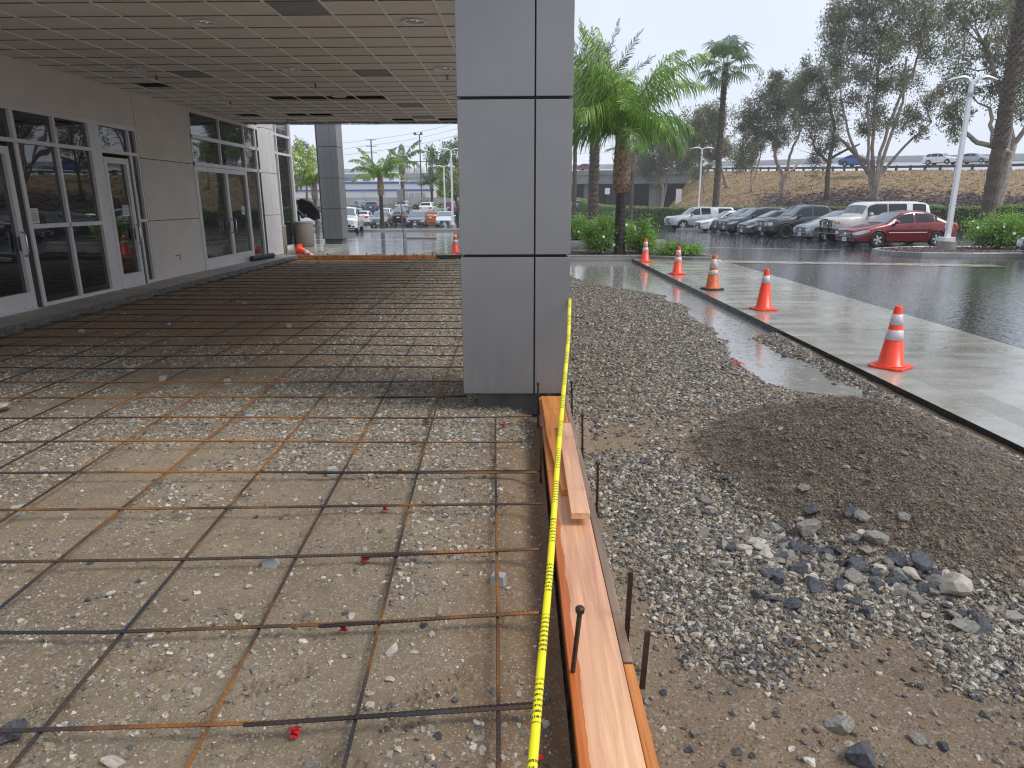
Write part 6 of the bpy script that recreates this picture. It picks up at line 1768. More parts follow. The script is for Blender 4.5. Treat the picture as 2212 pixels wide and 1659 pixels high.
m = MB(); m.add([(-60, 182, -1), (52, 162, -1), (52, 162, 6), (-60, 182, 6)], [(0, 1, 2, 3)]); brb(m, 'underpass_backdrop', simple("dark_underpass_backdrop", (0.055, 0.06, 0.07), 0.9, 0, 0.3, 0.2))  # one dark upright sheet closing the bays under the deck

# ------------------------------------------------------------------ rain haze over the whole place
hm = bpy.data.materials.new("rain_haze"); hm.use_nodes = True; hn = hm.node_tree
hn.nodes.remove(hn.nodes["Principled BSDF"])
pv = hn.nodes.new("ShaderNodeVolumePrincipled"); pv.inputs["Color"].default_value = (0.93, 0.95, 0.98, 1); pv.inputs["Density"].default_value = 0.0007
pv.inputs["Anisotropy"].default_value = 0.0
hn.links.new(pv.outputs[0], hn.nodes["Material Output"].inputs["Volume"])
hz_ = MB().box(-490, 490, -210, 530, -3.0, 31.0).build('haze', hm); tag(hz_, kind='stuff')

# ------------------------------------------------------------------ eucalyptus trees
def ray_at(px, py, Yd):
    d = _f + _rt * ((px - 1106) / 1469.0) - _up * ((py - 829.5) / 1469.0)
    return Vector((0, 0, 1.8)) + d * (Yd / d.y)
def euc(label, bx, by, Yd, blobs, dens, stems, leafs=0.30, mixp=(0.62, 0.28, 0.10), tr=0.28, name='eucalyptus_tree', mats=('euc_a', 'euc_b', 'euc_c'), bark='euc_bark', onbank=True, group='eucalyptus trees on the bank', hang=0.9):
    b = ray_at(bx, by, Yd)
    z = emb_z(b.x, b.y) if onbank else lz(b.x, b.y)
    base = Vector((b.x, b.y, z - 0.15))
    t = empty(name, base, 0, label, 'tree', group)
    m = MB()
    forks = []
    for si, st in enumerate(stems):
        pts = [Vector((0.12 * math.cos(si * 2), 0.12 * math.sin(si * 2), 0))]
        for k, (px, py) in enumerate(st): pts.append(ray_at(px, py, Yd + 0.5 * math.sin(si * 2.3 + k)) - base)
        # smooth
        Q = [pts[0]]
        for a_, b_ in zip(pts[:-1], pts[1:]):
            for q in (0.33, 0.66, 1.0): Q.append(a_.lerp(b_, q) + Vector((random.gauss(0, .05), random.gauss(0, .05), 0)))
        r0 = tr * (1 if si == 0 else 0.75); n_ = len(Q)
        m.tube(Q, [r0 * (1.25 if i == 0 else 1) * (1 - 0.6 * i / n_) for i in range(n_)], 7)
        forks += Q[max(1, n_ // 2):]
    C = []; MI = []
    for (x, y, rx, ry) in blobs:
        s = Yd / 1440.0
        c = ray_at(x, y, Yd + random.uniform(-1.5, 1.5)) - base
        f = min(forks, key=lambda q: (q - c).length + (2.0 if q.z > c.z else 0))
        mid = f.lerp(c, 0.5) + Vector((random.gauss(0, .25), random.gauss(0, .3), -0.15))
        m.tube([f, mid, c], [0.09, 0.06, 0.02], 5)
        for q in range(5):
            tip = c + Vector((random.gauss(0, rx * s * .55), random.gauss(0, rx * s * .5), random.gauss(0.1, ry * s * .5)))
            m.tube([mid.lerp(c, random.random()), tip], [0.035, 0.012], 4)
        ns_ = 16
        sub_ = rng.normal(size=(ns_, 3)) * np.array([rx, rx * 0.9, ry]) * s * 0.52 + np.array(tuple(c))
        cnt = int(rx * ry * s * s * dens)
        ii = rng.integers(0, ns_, cnt)
        rr_ = min(rx, ry) * s * 0.26
        C.append(sub_[ii] + rng.normal(size=(cnt, 3)) * np.array([rr_, rr_, rr_ * 1.15]))
        cm = rng.choice(3, ns_, p=mixp)
        mm_ = cm[ii]; flip = rng.random(cnt) < 0.3
        MI.append(np.where(flip, rng.choice(3, cnt, p=mixp), mm_))
    m.build('trunk', M[bark], t, smooth=True)
    C = np.concatenate(C); MI = np.concatenate(MI)
    foliage('crown', C, leafs, leafs * 0.30, [M[k] for k in mats], t, hang=hang, clump=MI)
    return t
z6 = lambda l: [(1670.5 + x * .2448, y * .2448, rx * .2448, ry * .2448) for x, y, rx, ry in l]
c2_ = lambda l: [(1463 + x * .3206, 144 + y * .3206, rx * .3206, ry * .3206) for x, y, rx, ry in l]
z6p = lambda l: [(1670.5 + x * .2448, y * .2448) for x, y in l]
c2p = lambda l: [(1463 + x * .3206, 144 + y * .3206) for x, y in l]
DN = 720
euc('small leaning eucalyptus growing by the bridge abutment', 1430, 428, 125, [(1400, 300, 26, 22), (1440, 288, 26, 20), (1424, 350, 34, 32), (1470, 332, 24, 28), (1393, 343, 20, 24), (1498, 352, 20, 20), (1468, 300, 20, 18), (1445, 320, 26, 20), (1405, 375, 18, 20)], DN, [[(1432, 405), (1420, 375), (1412, 340)], [(1440, 395), (1452, 345)]], 0.42, tr=0.3)
euc('eucalyptus with a pale curved trunk behind the tall fan palm', 1569, 427, 105, [(1530, 246, 30, 22), (1503, 272, 24, 24), (1556, 262, 24, 26), (1500, 305, 22, 26), (1545, 300, 28, 26), (1566, 318, 16, 28), (1525, 335, 25, 14), (1520, 280, 22, 22)], DN, [[(1566, 385), (1553, 345), (1540, 310)], [(1556, 350), (1566, 320)]], 0.36)
euc('slim crooked tree standing left of the tall fan palm trunk', 1519, 425, 108, [(1512, 368, 12, 12), (1535, 345, 14, 10), (1500, 380, 9, 8)], DN, [[(1520, 395), (1528, 370), (1536, 352)]], 0.3, tr=0.16)
euc('thin twin stemmed eucalyptus with a ragged narrow crown', 1621, 431, 97, [(1612, 308, 20, 20), (1598, 358, 14, 12), (1634, 325, 18, 22), (1598, 335, 12, 16), (1620, 350, 16, 14), (1608, 285, 12, 12)], DN, [[(1623, 390), (1623, 340), (1618, 310)], [(1634, 370), (1643, 335), (1650, 300)]], 0.34, tr=0.15)
euc('tall forked eucalyptus, third big tree from the right lamp', 1688, 435, 89, c2_([(690, 80, 70, 45), (640, 150, 85, 60), (560, 220, 80, 70), (480, 330, 75, 60), (440, 400, 45, 55), (600, 340, 100, 80), (700, 260, 90, 90), (640, 440, 85, 60), (770, 420, 60, 60), (800, 110, 50, 60), (550, 450, 60, 50), (790, 300, 60, 80), (680, 520, 60, 50), (810, 200, 60, 60), (740, 180, 60, 50)]), DN,
    [c2p([(705, 780), (715, 735), (665, 640), (660, 520), (680, 400), (690, 250)]), c2p([(735, 720), (760, 600), (800, 500), (840, 400)]), c2p([(720, 735), (780, 690), (835, 630)])], 0.32, tr=0.30)
euc('dark trunked eucalyptus left of the great multi-stemmed tree', 1783, 438, 81, z6([(300, 600, 60, 80), (230, 800, 110, 110), (420, 780, 150, 120), (430, 950, 120, 120), (350, 1130, 100, 100), (380, 1370, 100, 100), (520, 1250, 80, 80), (560, 1050, 80, 90), (280, 980, 80, 80), (520, 640, 90, 90), (330, 700, 90, 80)]), DN,
    [z6p([(485, 1480), (520, 1300), (540, 1150), (500, 900), (420, 700)]), z6p([(500, 1400), (620, 1330), (760, 1270)]), z6p([(490, 1440), (380, 1330), (330, 1200)])], 0.30, tr=0.27, bark='bark_palm')
euc('great multi-stemmed eucalyptus towering over the white boxy off-roader', 1890, 436, 75, z6([(560, 130, 130, 110), (520, 250, 110, 90), (700, 60, 150, 90), (900, 60, 150, 100), (620, 420, 170, 130), (560, 560, 130, 90), (820, 350, 180, 150), (1000, 200, 160, 140), (1000, 500, 180, 140), (1200, 300, 150, 130), (1200, 100, 140, 100), (800, 680, 150, 110), (1000, 780, 130, 110), (1190, 700, 120, 110), (1360, 250, 120, 130), (1400, 480, 100, 120), (700, 880, 120, 100), (880, 1000, 120, 100), (1080, 1050, 130, 90), (1250, 1030, 120, 80), (1390, 900, 100, 90), (1300, 1170, 80, 45), (800, -90, 200, 90), (1100, -90, 200, 90), (1400, 40, 110, 90), (780, 1150, 90, 60)]), DN * 0.9,
    [z6p([(880, 1600), (860, 1450), (740, 1380), (640, 1270), (540, 1180)]), z6p([(880, 1560), (870, 1300), (900, 900), (940, 560), (960, 300)]), z6p([(910, 1560), (940, 1350), (1060, 1000), (1230, 640), (1290, 450)]), z6p([(900, 1580), (1000, 1480), (1150, 1300), (1400, 1080)]), z6p([(850, 1560), (830, 1400), (850, 1150), (820, 900)]), z6p([(920, 1560), (1020, 1250), (1140, 900), (1180, 500)]), z6p([(860, 1560), (780, 1450), (720, 1330), (650, 1150), (600, 900)])], 0.30, tr=0.30)
euc('large pale trunked eucalyptus at the right edge, one limb reaching left', 2148, 450, 60, z6([(1650, 200, 120, 160), (1600, 450, 120, 130), (1700, 600, 110, 120), (1560, 1080, 90, 100), (1520, 960, 80, 60), (1660, 960, 100, 90), (1570, 760, 90, 90), (1740, 830, 80, 90), (1560, 60, 90, 90), (1760, 60, 100, 90), (2050, 250, 150, 150), (2100, 450, 120, 140), (2150, 650, 100, 130), (2030, 800, 100, 110), (2130, 950, 90, 100), (1920, 780, 80, 90), (1980, 60, 150, 100), (1930, 330, 90, 120), (2280, 800, 100, 200), (2300, 300, 150, 250), (1930, 560, 80, 90), (1620, 1180, 60, 50)]), DN,
    [z6p([(2060, 1500), (2110, 1290), (2080, 1050), (1970, 700), (1880, 400)]), z6p([(2120, 1280), (2230, 1120), (2330, 800)]), z6p([(2090, 1350), (1940, 1300), (1925, 1100), (1920, 950)]), z6p([(2000, 1310), (1800, 1260), (1700, 1180), (1650, 1050)]), z6p([(2080, 1150), (2110, 800), (2090, 500)])], 0.27, (0.55, 0.33, 0.12), tr=0.36)
euc('broad olive eucalyptus further back on the slope at the far right', 2235, 425, 66, z6([(2200, 500, 130, 150), (2260, 250, 150, 150), (2350, 700, 150, 150), (2420, 400, 150, 200), (2200, 50, 150, 120)]), DN, [z6p([(2290, 1300), (2300, 900), (2280, 500)])], 0.3)
# trees beyond the left car park
qq = lambda l: [((900 + x * .3888) / 1.736, (450 + y * .3888) / 1.736, rx * .224, ry * .224) for x, y, rx, ry in l]
qp = lambda l: [((900 + x * .3888) / 1.736, (450 + y * .3888) / 1.736) for x, y in l]
TG = 'trees beyond the far car park'
euc('dark leafy tree behind the twin armed lamps by the column', *qp([(2060, 830)])[0], 112, qq([(1850, 330, 60, 60), (1890, 400, 70, 60), (2000, 380, 70, 80), (2060, 260, 60, 60), (2090, 420, 50, 80), (1960, 450, 60, 50)]), 420, [qp([(2060, 700), (2020, 560), (1960, 430)])], 0.5, tr=0.2, mats=('hedge_a', 'euc_a', 'hedge_b'), onbank=False, group=TG, name='broadleaf_tree', bark='bark_palm', hang=0.1)
euc('yellow-green young tree over the maroon car', *qp([(2090, 850)])[0], 88, qq([(1950, 500, 40, 40), (1960, 600, 50, 50), (1920, 690, 45, 35), (2020, 640, 60, 60), (2080, 520, 50, 60), (2090, 640, 40, 50), (1980, 720, 50, 30), (1940, 460, 25, 25)]), 650, [qp([(2090, 760), (2060, 650), (2000, 560)]), qp([(2090, 800), (2060, 720), (1980, 690)])], 0.36, tr=0.14, mats=('yleaf', 'yleaf', 'shrub_a'), onbank=False, group=TG, name='broadleaf_tree', bark='bark_dark', hang=0.0)
euc('rusty topped tree seen between the glass bay and the column', *qp([(640, 760)])[0], 110, qq([(560, 240, 45, 40), (600, 280, 50, 40), (520, 350, 40, 50), (680, 330, 50, 60), (700, 420, 40, 50), (530, 280, 30, 30)]), 350, [qp([(640, 500), (600, 350)])], 0.5, tr=0.2, mats=('hedge_b', 'euc_b', 'euc_c'), onbank=False, group=TG, name='broadleaf_tree', bark='bark_palm', hang=0.1)
for i, (x, y, w) in enumerate([(2190, 1440, 40), (2250, 1450, 30)]): pass

# ------------------------------------------------------------------ lamps
def lamp(base, h, aw, label, rz=0.0, lw=0.11, pedestal=0.55, grp='white twin-armed lamp posts'):
    t = empty('street_lamp', base, rz, label, 'street lamp', grp)
    if pedestal:
        MB().lathe([(0.30, -0.2), (0.30, pedestal * .6), (0.29, pedestal * .62), (0, pedestal * .62)], 24).build('pedestal', M['kerb'], t, smooth=False)
        z0 = pedestal * .62
    else: z0 = 0
    MB().box(-0.19, 0.19, -0.19, 0.19, z0, z0 + 0.14).build('base_cover', M['white'], t, bevel=0.01)
    m = MB().lathe([(lw * 0.75, z0 + 0.14), (lw * 0.60, h)], 4, a0=R(45)); m.build('pole', M['white'], t)
    MB().box(-lw * .55 - .05, -lw * .5, -0.05, 0.05, z0 + 0.45, z0 + 0.62).build('handhole_cover', M['alu'], t)
    for s in (-1, 1):
        m = MB(); vs = []; n_ = 9
        P = []
        for k in range(n_ + 1):
            q = k / n_; x = s * (0.04 + aw * q); z = h - 0.02 + 0.17 * math.sin(min(1, q * 1.9) * math.pi / 2) - 0.12 * q * q
            wv = 0.05 + 0.13 * math.sin(math.pi * min(1, q * 0.80 + 0.12)) if q > 0.15 else 0.05
            th = 0.055 * (1 - 0.75 * q) + 0.012
            P.append([(x, -wv, z - th * 0.4), (x, wv, z - th * 0.4), (x, wv * 0.8, z + th), (x, -wv * 0.8, z + th)])
        for r_ in P: vs += r_
        fs = [(3, 2, 1, 0), tuple(n_ * 4 + k for k in range(4))]
        for k in range(n_):
            for j in range(4): fs.append((k*4+j, k*4+(j+1) % 4, k*4+4+(j+1) % 4, k*4+4+j))
        m.add(vs, fs); a = m.build('lamp_arm', M['white'], t, bevel=0.006)
        MB().box(min(s*aw*.45, s*aw*.9), max(s*aw*.45, s*aw*.9), -0.10, 0.10, h + 0.052, h + 0.062).build('led_panel', M['alu'], a) if False else None
        m = MB(); m.box(min(s*aw*.40, s*aw*.72), max(s*aw*.40, s*aw*.72), -0.10, 0.10, h + 0.045, h + 0.055); m.build('led_panel', M['plate'], a)
    m = MB()
    for k in range(4): m.lathe([(lw * 0.62, h - 0.5 + k * .04), (lw * .66, h - 0.49 + k * .04), (lw * .66, h - 0.48 + k * .04), (lw * .62, h - 0.47 + k * .04)], 8)
    m.build('strap', M['steel'], t)
    return t
lamp((15.40, 25.1, lz(15.4, 25.1) + 0.08), 5.65, 0.78, 'tallest white twin-armed lamp by the rose shrubs', lw=0.14)
lamp((14.2, 55.6, lz(14.2, 55.6) + 0.08), 6.0, 0.85, 'white twin-armed lamp between the parked silver pickup and white saloon')
lamp((-5.6, 59.4, lz(-5.6, 59.4)), 6.35, 1.0, 'white twin-armed lamp nearest the porch column, far left car park', lw=0.16)
lamp((-8.6, 82, lz(-8.6, 82)), 6.3, 1.25, 'shorter looking white lamp just left of the lamp by the column', lw=0.18, pedestal=0)
lamp((-17.6, 68, lz(-17.6, 68)), 6.2, 1.1, 'white lamp pole rising behind the white pickup', lw=0.14, pedestal=0)
lamp((-13.1, 78, lz(-13.1, 78)), 4.6, 1.1, 'thin white lamp hidden in the drooping palm fronds', lw=0.12, pedestal=0)
lamp((-23.6, 74, lz(-23.6, 74)), 5.9, 1.2, 'white lamp by the edge of the glass bay', lw=0.13, pedestal=0)
# sign seen from behind, leaning
sg = empty('road_sign', (-6.35, 38.3, lz(-6.35, 38.3)), 0, 'grey back of a small sign on a leaning post at the forecourt', 'sign')
m = MB().tube([(0, 0, 0), (-0.10, 0, 2.62)], 0.03, 8); m.build('sign_post', M['rail'], sg)
m = MB().box(-0.17, 0.17, -0.01, 0.01, -0.33, 0.33); o = m.build('sign_plate', simple("sign_back", (0.33, 0.34, 0.35), 0.5, 0.5), sg, bevel=0.02); o.location = (-0.09, -0.03, 2.32); o.rotation_euler = (0, R(-2), 0)
m = MB().box(-0.85, 0.85, -0.09, 0.09, 0, 0.11); tag(m.build('wheel_stop', M['kerb'], loc=(-5.35, 38.2, lz(-5.35, 38.2) + 0.005), rz=R(-4), bevel=0.03), 'concrete wheel stop on the wet forecourt', 'wheel stop')

# ------------------------------------------------------------------ distant buildings, pole, wires
sb = empty('retail_building', (-27, 152, 2.4), 0, 'long white building with two blue stripes beyond the far car park', 'building')
def sbp(m, name, mat): o = m.build(name, mat, sb); o.location = -Vector(sb.location); return o
M['offwhite'] = simple("white_render", (0.66, 0.66, 0.66), 0.7, 0, 0.05, 0.2); M['blue'] = simple("blue_band", (0.035, 0.12, 0.32), 0.5); M['fence_g'] = simple("weathered_grey_wall", (0.40, 0.39, 0.37), 0.8, 0, 0.15, 0.3)
sbp(MB().box(-60, -18, 150.1, 175, 1.5, 5.9), 'wall', M['offwhite'])
for z0, z1 in ((5.35, 5.75), (3.85, 4.2)): sbp(MB().box(-60.1, -17.9, 150.0, 150.095, z0, z1), 'blue_stripe', M['blue'])
m = MB()
for x in (-33, -28.5, -24, -20.5): m.box(x, x + 0.06, 150.04, 150.09, 1.5, 3.8)
sbp(m, 'panel_joints', M['fence_g'])
for x in (-24.5, -23.3, -22.0, -20.8): sbp(MB().box(x, x + 1.0, 150.03, 150.09, 2.3, 3.4), 'roller_door', M['fence_g'])
for (x, y, w, h) in ((-33, 158, 1.6, 1.0), (-30, 156, 1.2, 0.7), (-27.8, 158, 1.8, 1.3), (-35.5, 156, .8, .6), (-31.3, 160, .8, 1.2)): sbp(MB().box(x, x + w, y, y + 1.5, 5.9, 5.9 + h), 'roof_unit', M['alu'])
rt = empty('storage_tanks', (-23.5, 180, 5), 0, 'white storage tanks in a rusty frame above the striped building', 'tanks')
for x in (-27.5, -24.6): MB().lathe([(1.3, 2), (1.3, 5.0), (0.9, 5.7), (0, 5.9)], 16, (x + 23.5, 0, 0)).build('tank', M['offwhite'], rt, smooth=True)
m = MB()
for x in (-29.2, -26.1, -23.0, -20.5): m.box(x + 23.4, x + 23.6, -2, -1.8, 0, 6.2)
m.box(-6, 3.2, -2, -1.8, 6.2, 6.4).box(-6, 3.2, -2, -1.8, 3.3, 3.4); m.build('frame', simple("rusty_frame", (0.22, 0.10, 0.07), 0.7), rt)
bb = empty('blue_building', (-50, 160, 2), 0, 'blue building glimpsed behind the umbrella', 'building')
MB().box(-14, 10, 0, 12, 0, 4.2).build('wall', simple("blue_wall", (0.06, 0.20, 0.46), 0.6), bb)
MB().box(-14, 10, -0.1, 0.0, 3.2, 4.3).build('fascia_board', M['blue'], bb)
up_ = empty('utility_pole', (-34.9, 170, 2), 0, 'timber utility pole with three cross arms beyond the buildings', 'utility pole')
MB().lathe([(0.22, 0), (0.16, 13.9)], 8).build('pole', M['bark_palm'], up_)
for z in (13.7, 12.3, 10.8): MB().box(-1.3, 1.3, -0.08, 0.08, z, z + 0.14).build('cross_arm', M['bark_palm'], up_)
m = MB()
for z in (13.9, 12.5, 11.0):
    for x in (-1.2, -0.7, 0.7, 1.2): m.lathe([(0.07, 0), (0.07, 0.22), (0, 0.24)], 6, (x, 0, z))
m.build('insulators', M['plate'], up_)
fl = empty('floodlight_mast', (-16.5, 120, 1.5), 0, 'thin tall mast with small floodlights on top', 'mast')
MB().lathe([(0.12, 0), (0.09, 11.0)], 8).build('mast', M['rail'], fl)
for s in (-1, 0.4): MB().box(s * 0.75 - 0.2, s * 0.75 + 0.2, -0.2, 0.2, 11.0, 11.3).build('floodlight', M['rail'], fl)
MB().box(-0.9, 0.5, -0.04, 0.04, 10.9, 11.0).build('cross_bar', M['rail'], fl)
M['wire'] = simple("wire_grey", (0.25, 0.26, 0.28), 0.6)
def wire(name, a, b, sag, r, label):
    a, b = Vector(a), Vector(b); P = []
    for i in range(17):
        t = i / 16; P.append(a.lerp(b, t) - Vector((0, 0, sag * 4 * t * (1 - t))))
    tag(MB().tube(P, r, 4).build(name, M['wire']), label, 'wire', 'overhead wires on the utility pole')
for z, w, nm_ in ((15.9, 0.035, 'top'), (14.6, 0.035, 'middle'), (13.2, 0.04, 'lowest')):
    wire('overhead_wire', (-35, 170, z), (3, 172, z + 9.6), 1.5, w, nm_ + ' overhead wire rising to the right from the utility pole')
    wire('overhead_wire', (-35, 170, z), (-110, 175, z - 5), 1.0, w, nm_ + ' overhead wire falling away left of the utility pole')
for k, z in enumerate((22, 20.5, 18.2, 16.2)):
    a, b = Vector((-10, 230, z)), Vector((95, 190, z + 2))
    tag(MB().tube([a.lerp(b, t / 12) - Vector((0, 0, 6 * (t / 12) * (1 - t / 12))) for t in range(13)], 0.03, 4).build('overhead_wire', M['wire']), 'faint overhead wire crossing behind the eucalyptus trees', 'wire', 'faint wires behind the trees')
# low concrete block wall and verge behind the far cars
tag(MB().box(-60, -2, 118, 118.4, 0.5, 2.35).build('retaining_wall', M['fence_g']), 'low grey wall behind the far parked cars', 'wall')
# sign board at the foot of the slope and a notice under the bridge
def board_sign(px, py, Yd, w, h, label):
    p = ray_at(px, py, Yd); z = lz(p.x, Yd) if Yd > 125 else p.z - h * 1.1
    t = empty('sign_board', (p.x, Yd, z), 0, label, 'sign')
    MB().box(-w/2, w/2, -.03, .03, p.z - z - h/2, p.z - z + h/2).build('sign_panel', M['plate'], t)
    MB().box(-.05, .05, .03, .1, -.5, p.z - z + h/2).build('sign_post', M['rail'], t)
board_sign(1312, 413, 120, 0.85, 1.0, 'small white notice standing before the bridge, left of the queen palm')
board_sign(1466, 425, 112, 0.9, 2.4, 'narrow white sign board at the foot of the grassy slope')
# ------------------------------------------------------------------ cars
def ip(P, t):
    xs_ = [p[0] for p in P]; ys_ = [p[1] for p in P]
    return float(np.interp(t, xs_, ys_))
def smooth_ip(P, t, w=0.05):
    return sum(ip(P, t + o) * k for o, k in ((-2*w, 1), (-w, 2), (0, 3), (w, 2), (2*w, 1))) / 9
STY = {
 # top: roofline (x from front, z); belt; cab: windscreen foot, roof front, roof rear, rear glass foot
 'sedan': dict(L=4.6, W=1.79, top=[(0, .66), (.10, .74), (.9, .90), (1.25, .97), (2.05, 1.40), (2.5, 1.47), (3.1, 1.45), (3.55, 1.33), (4.05, 1.06), (4.5, 1.02), (4.6, .95)], belt=[(0, .64), (.9, .84), (1.3, .91), (4.0, 1.0), (4.6, .92)],
               ax=(.92, 3.60), r=.32, clr=.20, win=[(1.55, 2.48), (2.58, 3.42), (3.48, 3.80)], ws=(1.24, 2.06), rs=(3.32, 4.02), pil=.07),
 'coupe_sedan': dict(L=4.75, W=1.83, top=[(0, .60), (.10, .70), (.9, .86), (1.3, .95), (2.2, 1.38), (2.7, 1.44), (3.3, 1.39), (3.8, 1.24), (4.25, 1.09), (4.65, 1.07), (4.75, .95)], belt=[(0, .60), (.9, .80), (1.4, .90), (4.2, 1.02), (4.75, .95)],
               ax=(.95, 3.75), r=.34, clr=.19, win=[(1.62, 2.62), (2.70, 3.55), (3.6, 3.95)], ws=(1.30, 2.2), rs=(3.45, 4.2), pil=.07),
 'suv': dict(L=4.65, W=1.87, top=[(0, .78), (.10, .92), (.9, 1.05), (1.15, 1.10), (1.85, 1.58), (2.4, 1.68), (3.6, 1.65), (4.15, 1.52), (4.50, 1.15), (4.65, 1.02)], belt=[(0, .75), (.9, .98), (1.3, 1.05), (4.3, 1.14), (4.65, 1.0)],
               ax=(.92, 3.60), r=.37, clr=.26, win=[(1.40, 2.32), (2.40, 3.30), (3.38, 4.02)], ws=(1.15, 1.86), rs=(4.05, 4.50), pil=.07),
 'pickup': dict(L=5.4, W=1.91, top=[(0, .92), (.12, 1.06), (1.0, 1.13), (1.35, 1.17), (2.0, 1.70), (2.4, 1.78), (3.3, 1.76), (3.52, 1.66), (3.68, 1.22), (5.3, 1.22), (5.4, 1.10)], belt=[(0, .90), (1.2, 1.08), (3.6, 1.19), (5.4, 1.18)],
               ax=(1.0, 4.25), r=.40, clr=.36, win=[(1.60, 2.42), (2.52, 3.42)], ws=(1.36, 2.02), rs=(3.50, 3.68), pil=.07),
 'camper_pickup': dict(L=5.3, W=1.88, top=[(0, .90), (.12, 1.03), (1.0, 1.12), (1.35, 1.17), (2.0, 1.70), (2.4, 1.77), (3.4, 1.76), (3.6, 1.74), (5.1, 1.72), (5.28, 1.2), (5.3, 1.10)], belt=[(0, .88), (1.2, 1.06), (3.6, 1.16), (5.3, 1.16)],
               ax=(1.0, 4.2), r=.39, clr=.34, win=[(1.60, 2.36), (2.46, 3.2), (3.85, 4.95)], ws=(1.36, 2.02), rs=(5.12, 5.25), pil=.07),
 'boxy': dict(L=4.67, W=1.90, top=[(0, 1.05), (.10, 1.16), (.85, 1.24), (1.10, 1.27), (1.42, 1.78), (1.7, 1.87), (3.9, 1.88), (4.35, 1.82), (4.55, 1.35), (4.67, 1.2)], belt=[(0, 1.0), (.9, 1.16), (1.2, 1.22), (4.5, 1.26), (4.67, 1.1)],
               ax=(.88, 3.57), r=.41, clr=.40, win=[(1.36, 2.30), (2.36, 3.25), (3.55, 4.2)], ws=(1.12, 1.42), rs=(4.36, 4.55), pil=.07),
 'hatch': dict(L=4.45, W=1.75, top=[(0, .66), (.10, .76), (.7, .94), (1.05, 1.05), (2.0, 1.46), (2.4, 1.50), (3.2, 1.44), (4.0, 1.22), (4.3, 1.10), (4.45, .95)], belt=[(0, .66), (.8, .90), (1.2, .96), (4.2, 1.06), (4.45, .95)],
               ax=(.90, 3.60), r=.31, clr=.19, win=[(1.45, 2.42), (2.5, 3.35), (3.42, 3.8)], ws=(1.06, 1.98), rs=(3.3, 4.25), pil=.07),
}
class Car:
    def __init__(s, style): s.__dict__.update(STY[style]); s.style = style
    def w(s, t):
        # plan shape: half width
        f = min(1, max(0, t) / 0.55); b = min(1, max(0, s.L - t) / 0.45)
        k = (0.80 + 0.20 * math.sin(f * math.pi / 2)) * (0.86 + 0.14 * math.sin(b * math.pi / 2))
        return s.W / 2 * k
    def ring(s, t):
        w = s.w(t); zt = smooth_ip(s.top, t, 0.03); zb = min(smooth_ip(s.belt, t, 0.06), zt - 0.015)
        zl = s.clr + 0.05 * (max(0, 0.25 - t) / .25) + 0.07 * (max(0, t - s.L + .35) / .35)
        za = zl
        for a in s.ax:
            R_ = s.r + 0.055
            if abs(t - a) < R_: za = max(za, s.r - 0.03 + math.sqrt(R_ * R_ - (t - a) ** 2))
        cab = min(1, max(0, (zt - zb - 0.03) / 0.30))
        wr = w * (0.93 - (0.20 if s.style != 'boxy' else 0.10) * cab)
        zl2 = max(zl, za)
        zm = max(zl + 0.25, zl2 + 0.02)
        zmid = max((zl + zb) * 0.56, zl2 + 0.04)
        P = [(w * 0.90, zl2), (w * 0.985, max(zl + .05, zl2 + 0.012)), (w * 1.0, max(zm, zl2 + .03)), (w * 0.995, max(zmid, zl2 + .05)), (w * 0.985, zb - 0.07), (w * 0.945, zb)]
        P[2] = (P[2][0], min(P[2][1], zb - .12)); P[3] = (P[3][0], min(max(P[3][1], P[2][1] + .01), zb - .09))
        g0 = (w * 0.945, zb); g1 = (wr, zt - 0.045)
        if zt - zb < 0.08: g1 = (w * 0.87, zb + (zt - zb) * .6)
        bul = 0.018 * cab
        P += [(g0[0] * .66 + g1[0] * .34 + bul, g0[1] * .66 + g1[1] * .34), (g0[0] * .33 + g1[0] * .67 + bul, g0[1] * .33 + g1[1] * .67), g1]
        P += [(g1[0] * 0.90, g1[1] + (zt - g1[1]) * .7), (g1[0] * 0.55, zt + 0.012), (0, zt + 0.022)]
        return P
    def glass_pt(s, t, v, off=0.010):
        P = s.ring(t); k = v * 3; i = min(int(k), 2); q = k - i
        a, b = P[5 + i], P[6 + i]
        return (s.L / 2 - t, a[0] * (1 - q) + b[0] * q + off, a[1] * (1 - q) + b[1] * q + off * .4)
    def top_pt(s, t, u, off=0.012):
        """u -1..1 across"""
        P = s.ring(t)[8:]; y = abs(u) * P[0][0]
        ys_ = [p[0] for p in P][::-1]; zs_2 = [p[1] for p in P][::-1]
        z = float(np.interp(y, ys_, zs_2)); return (s.L / 2 - t + off * .5, math.copysign(y, u), z + off)
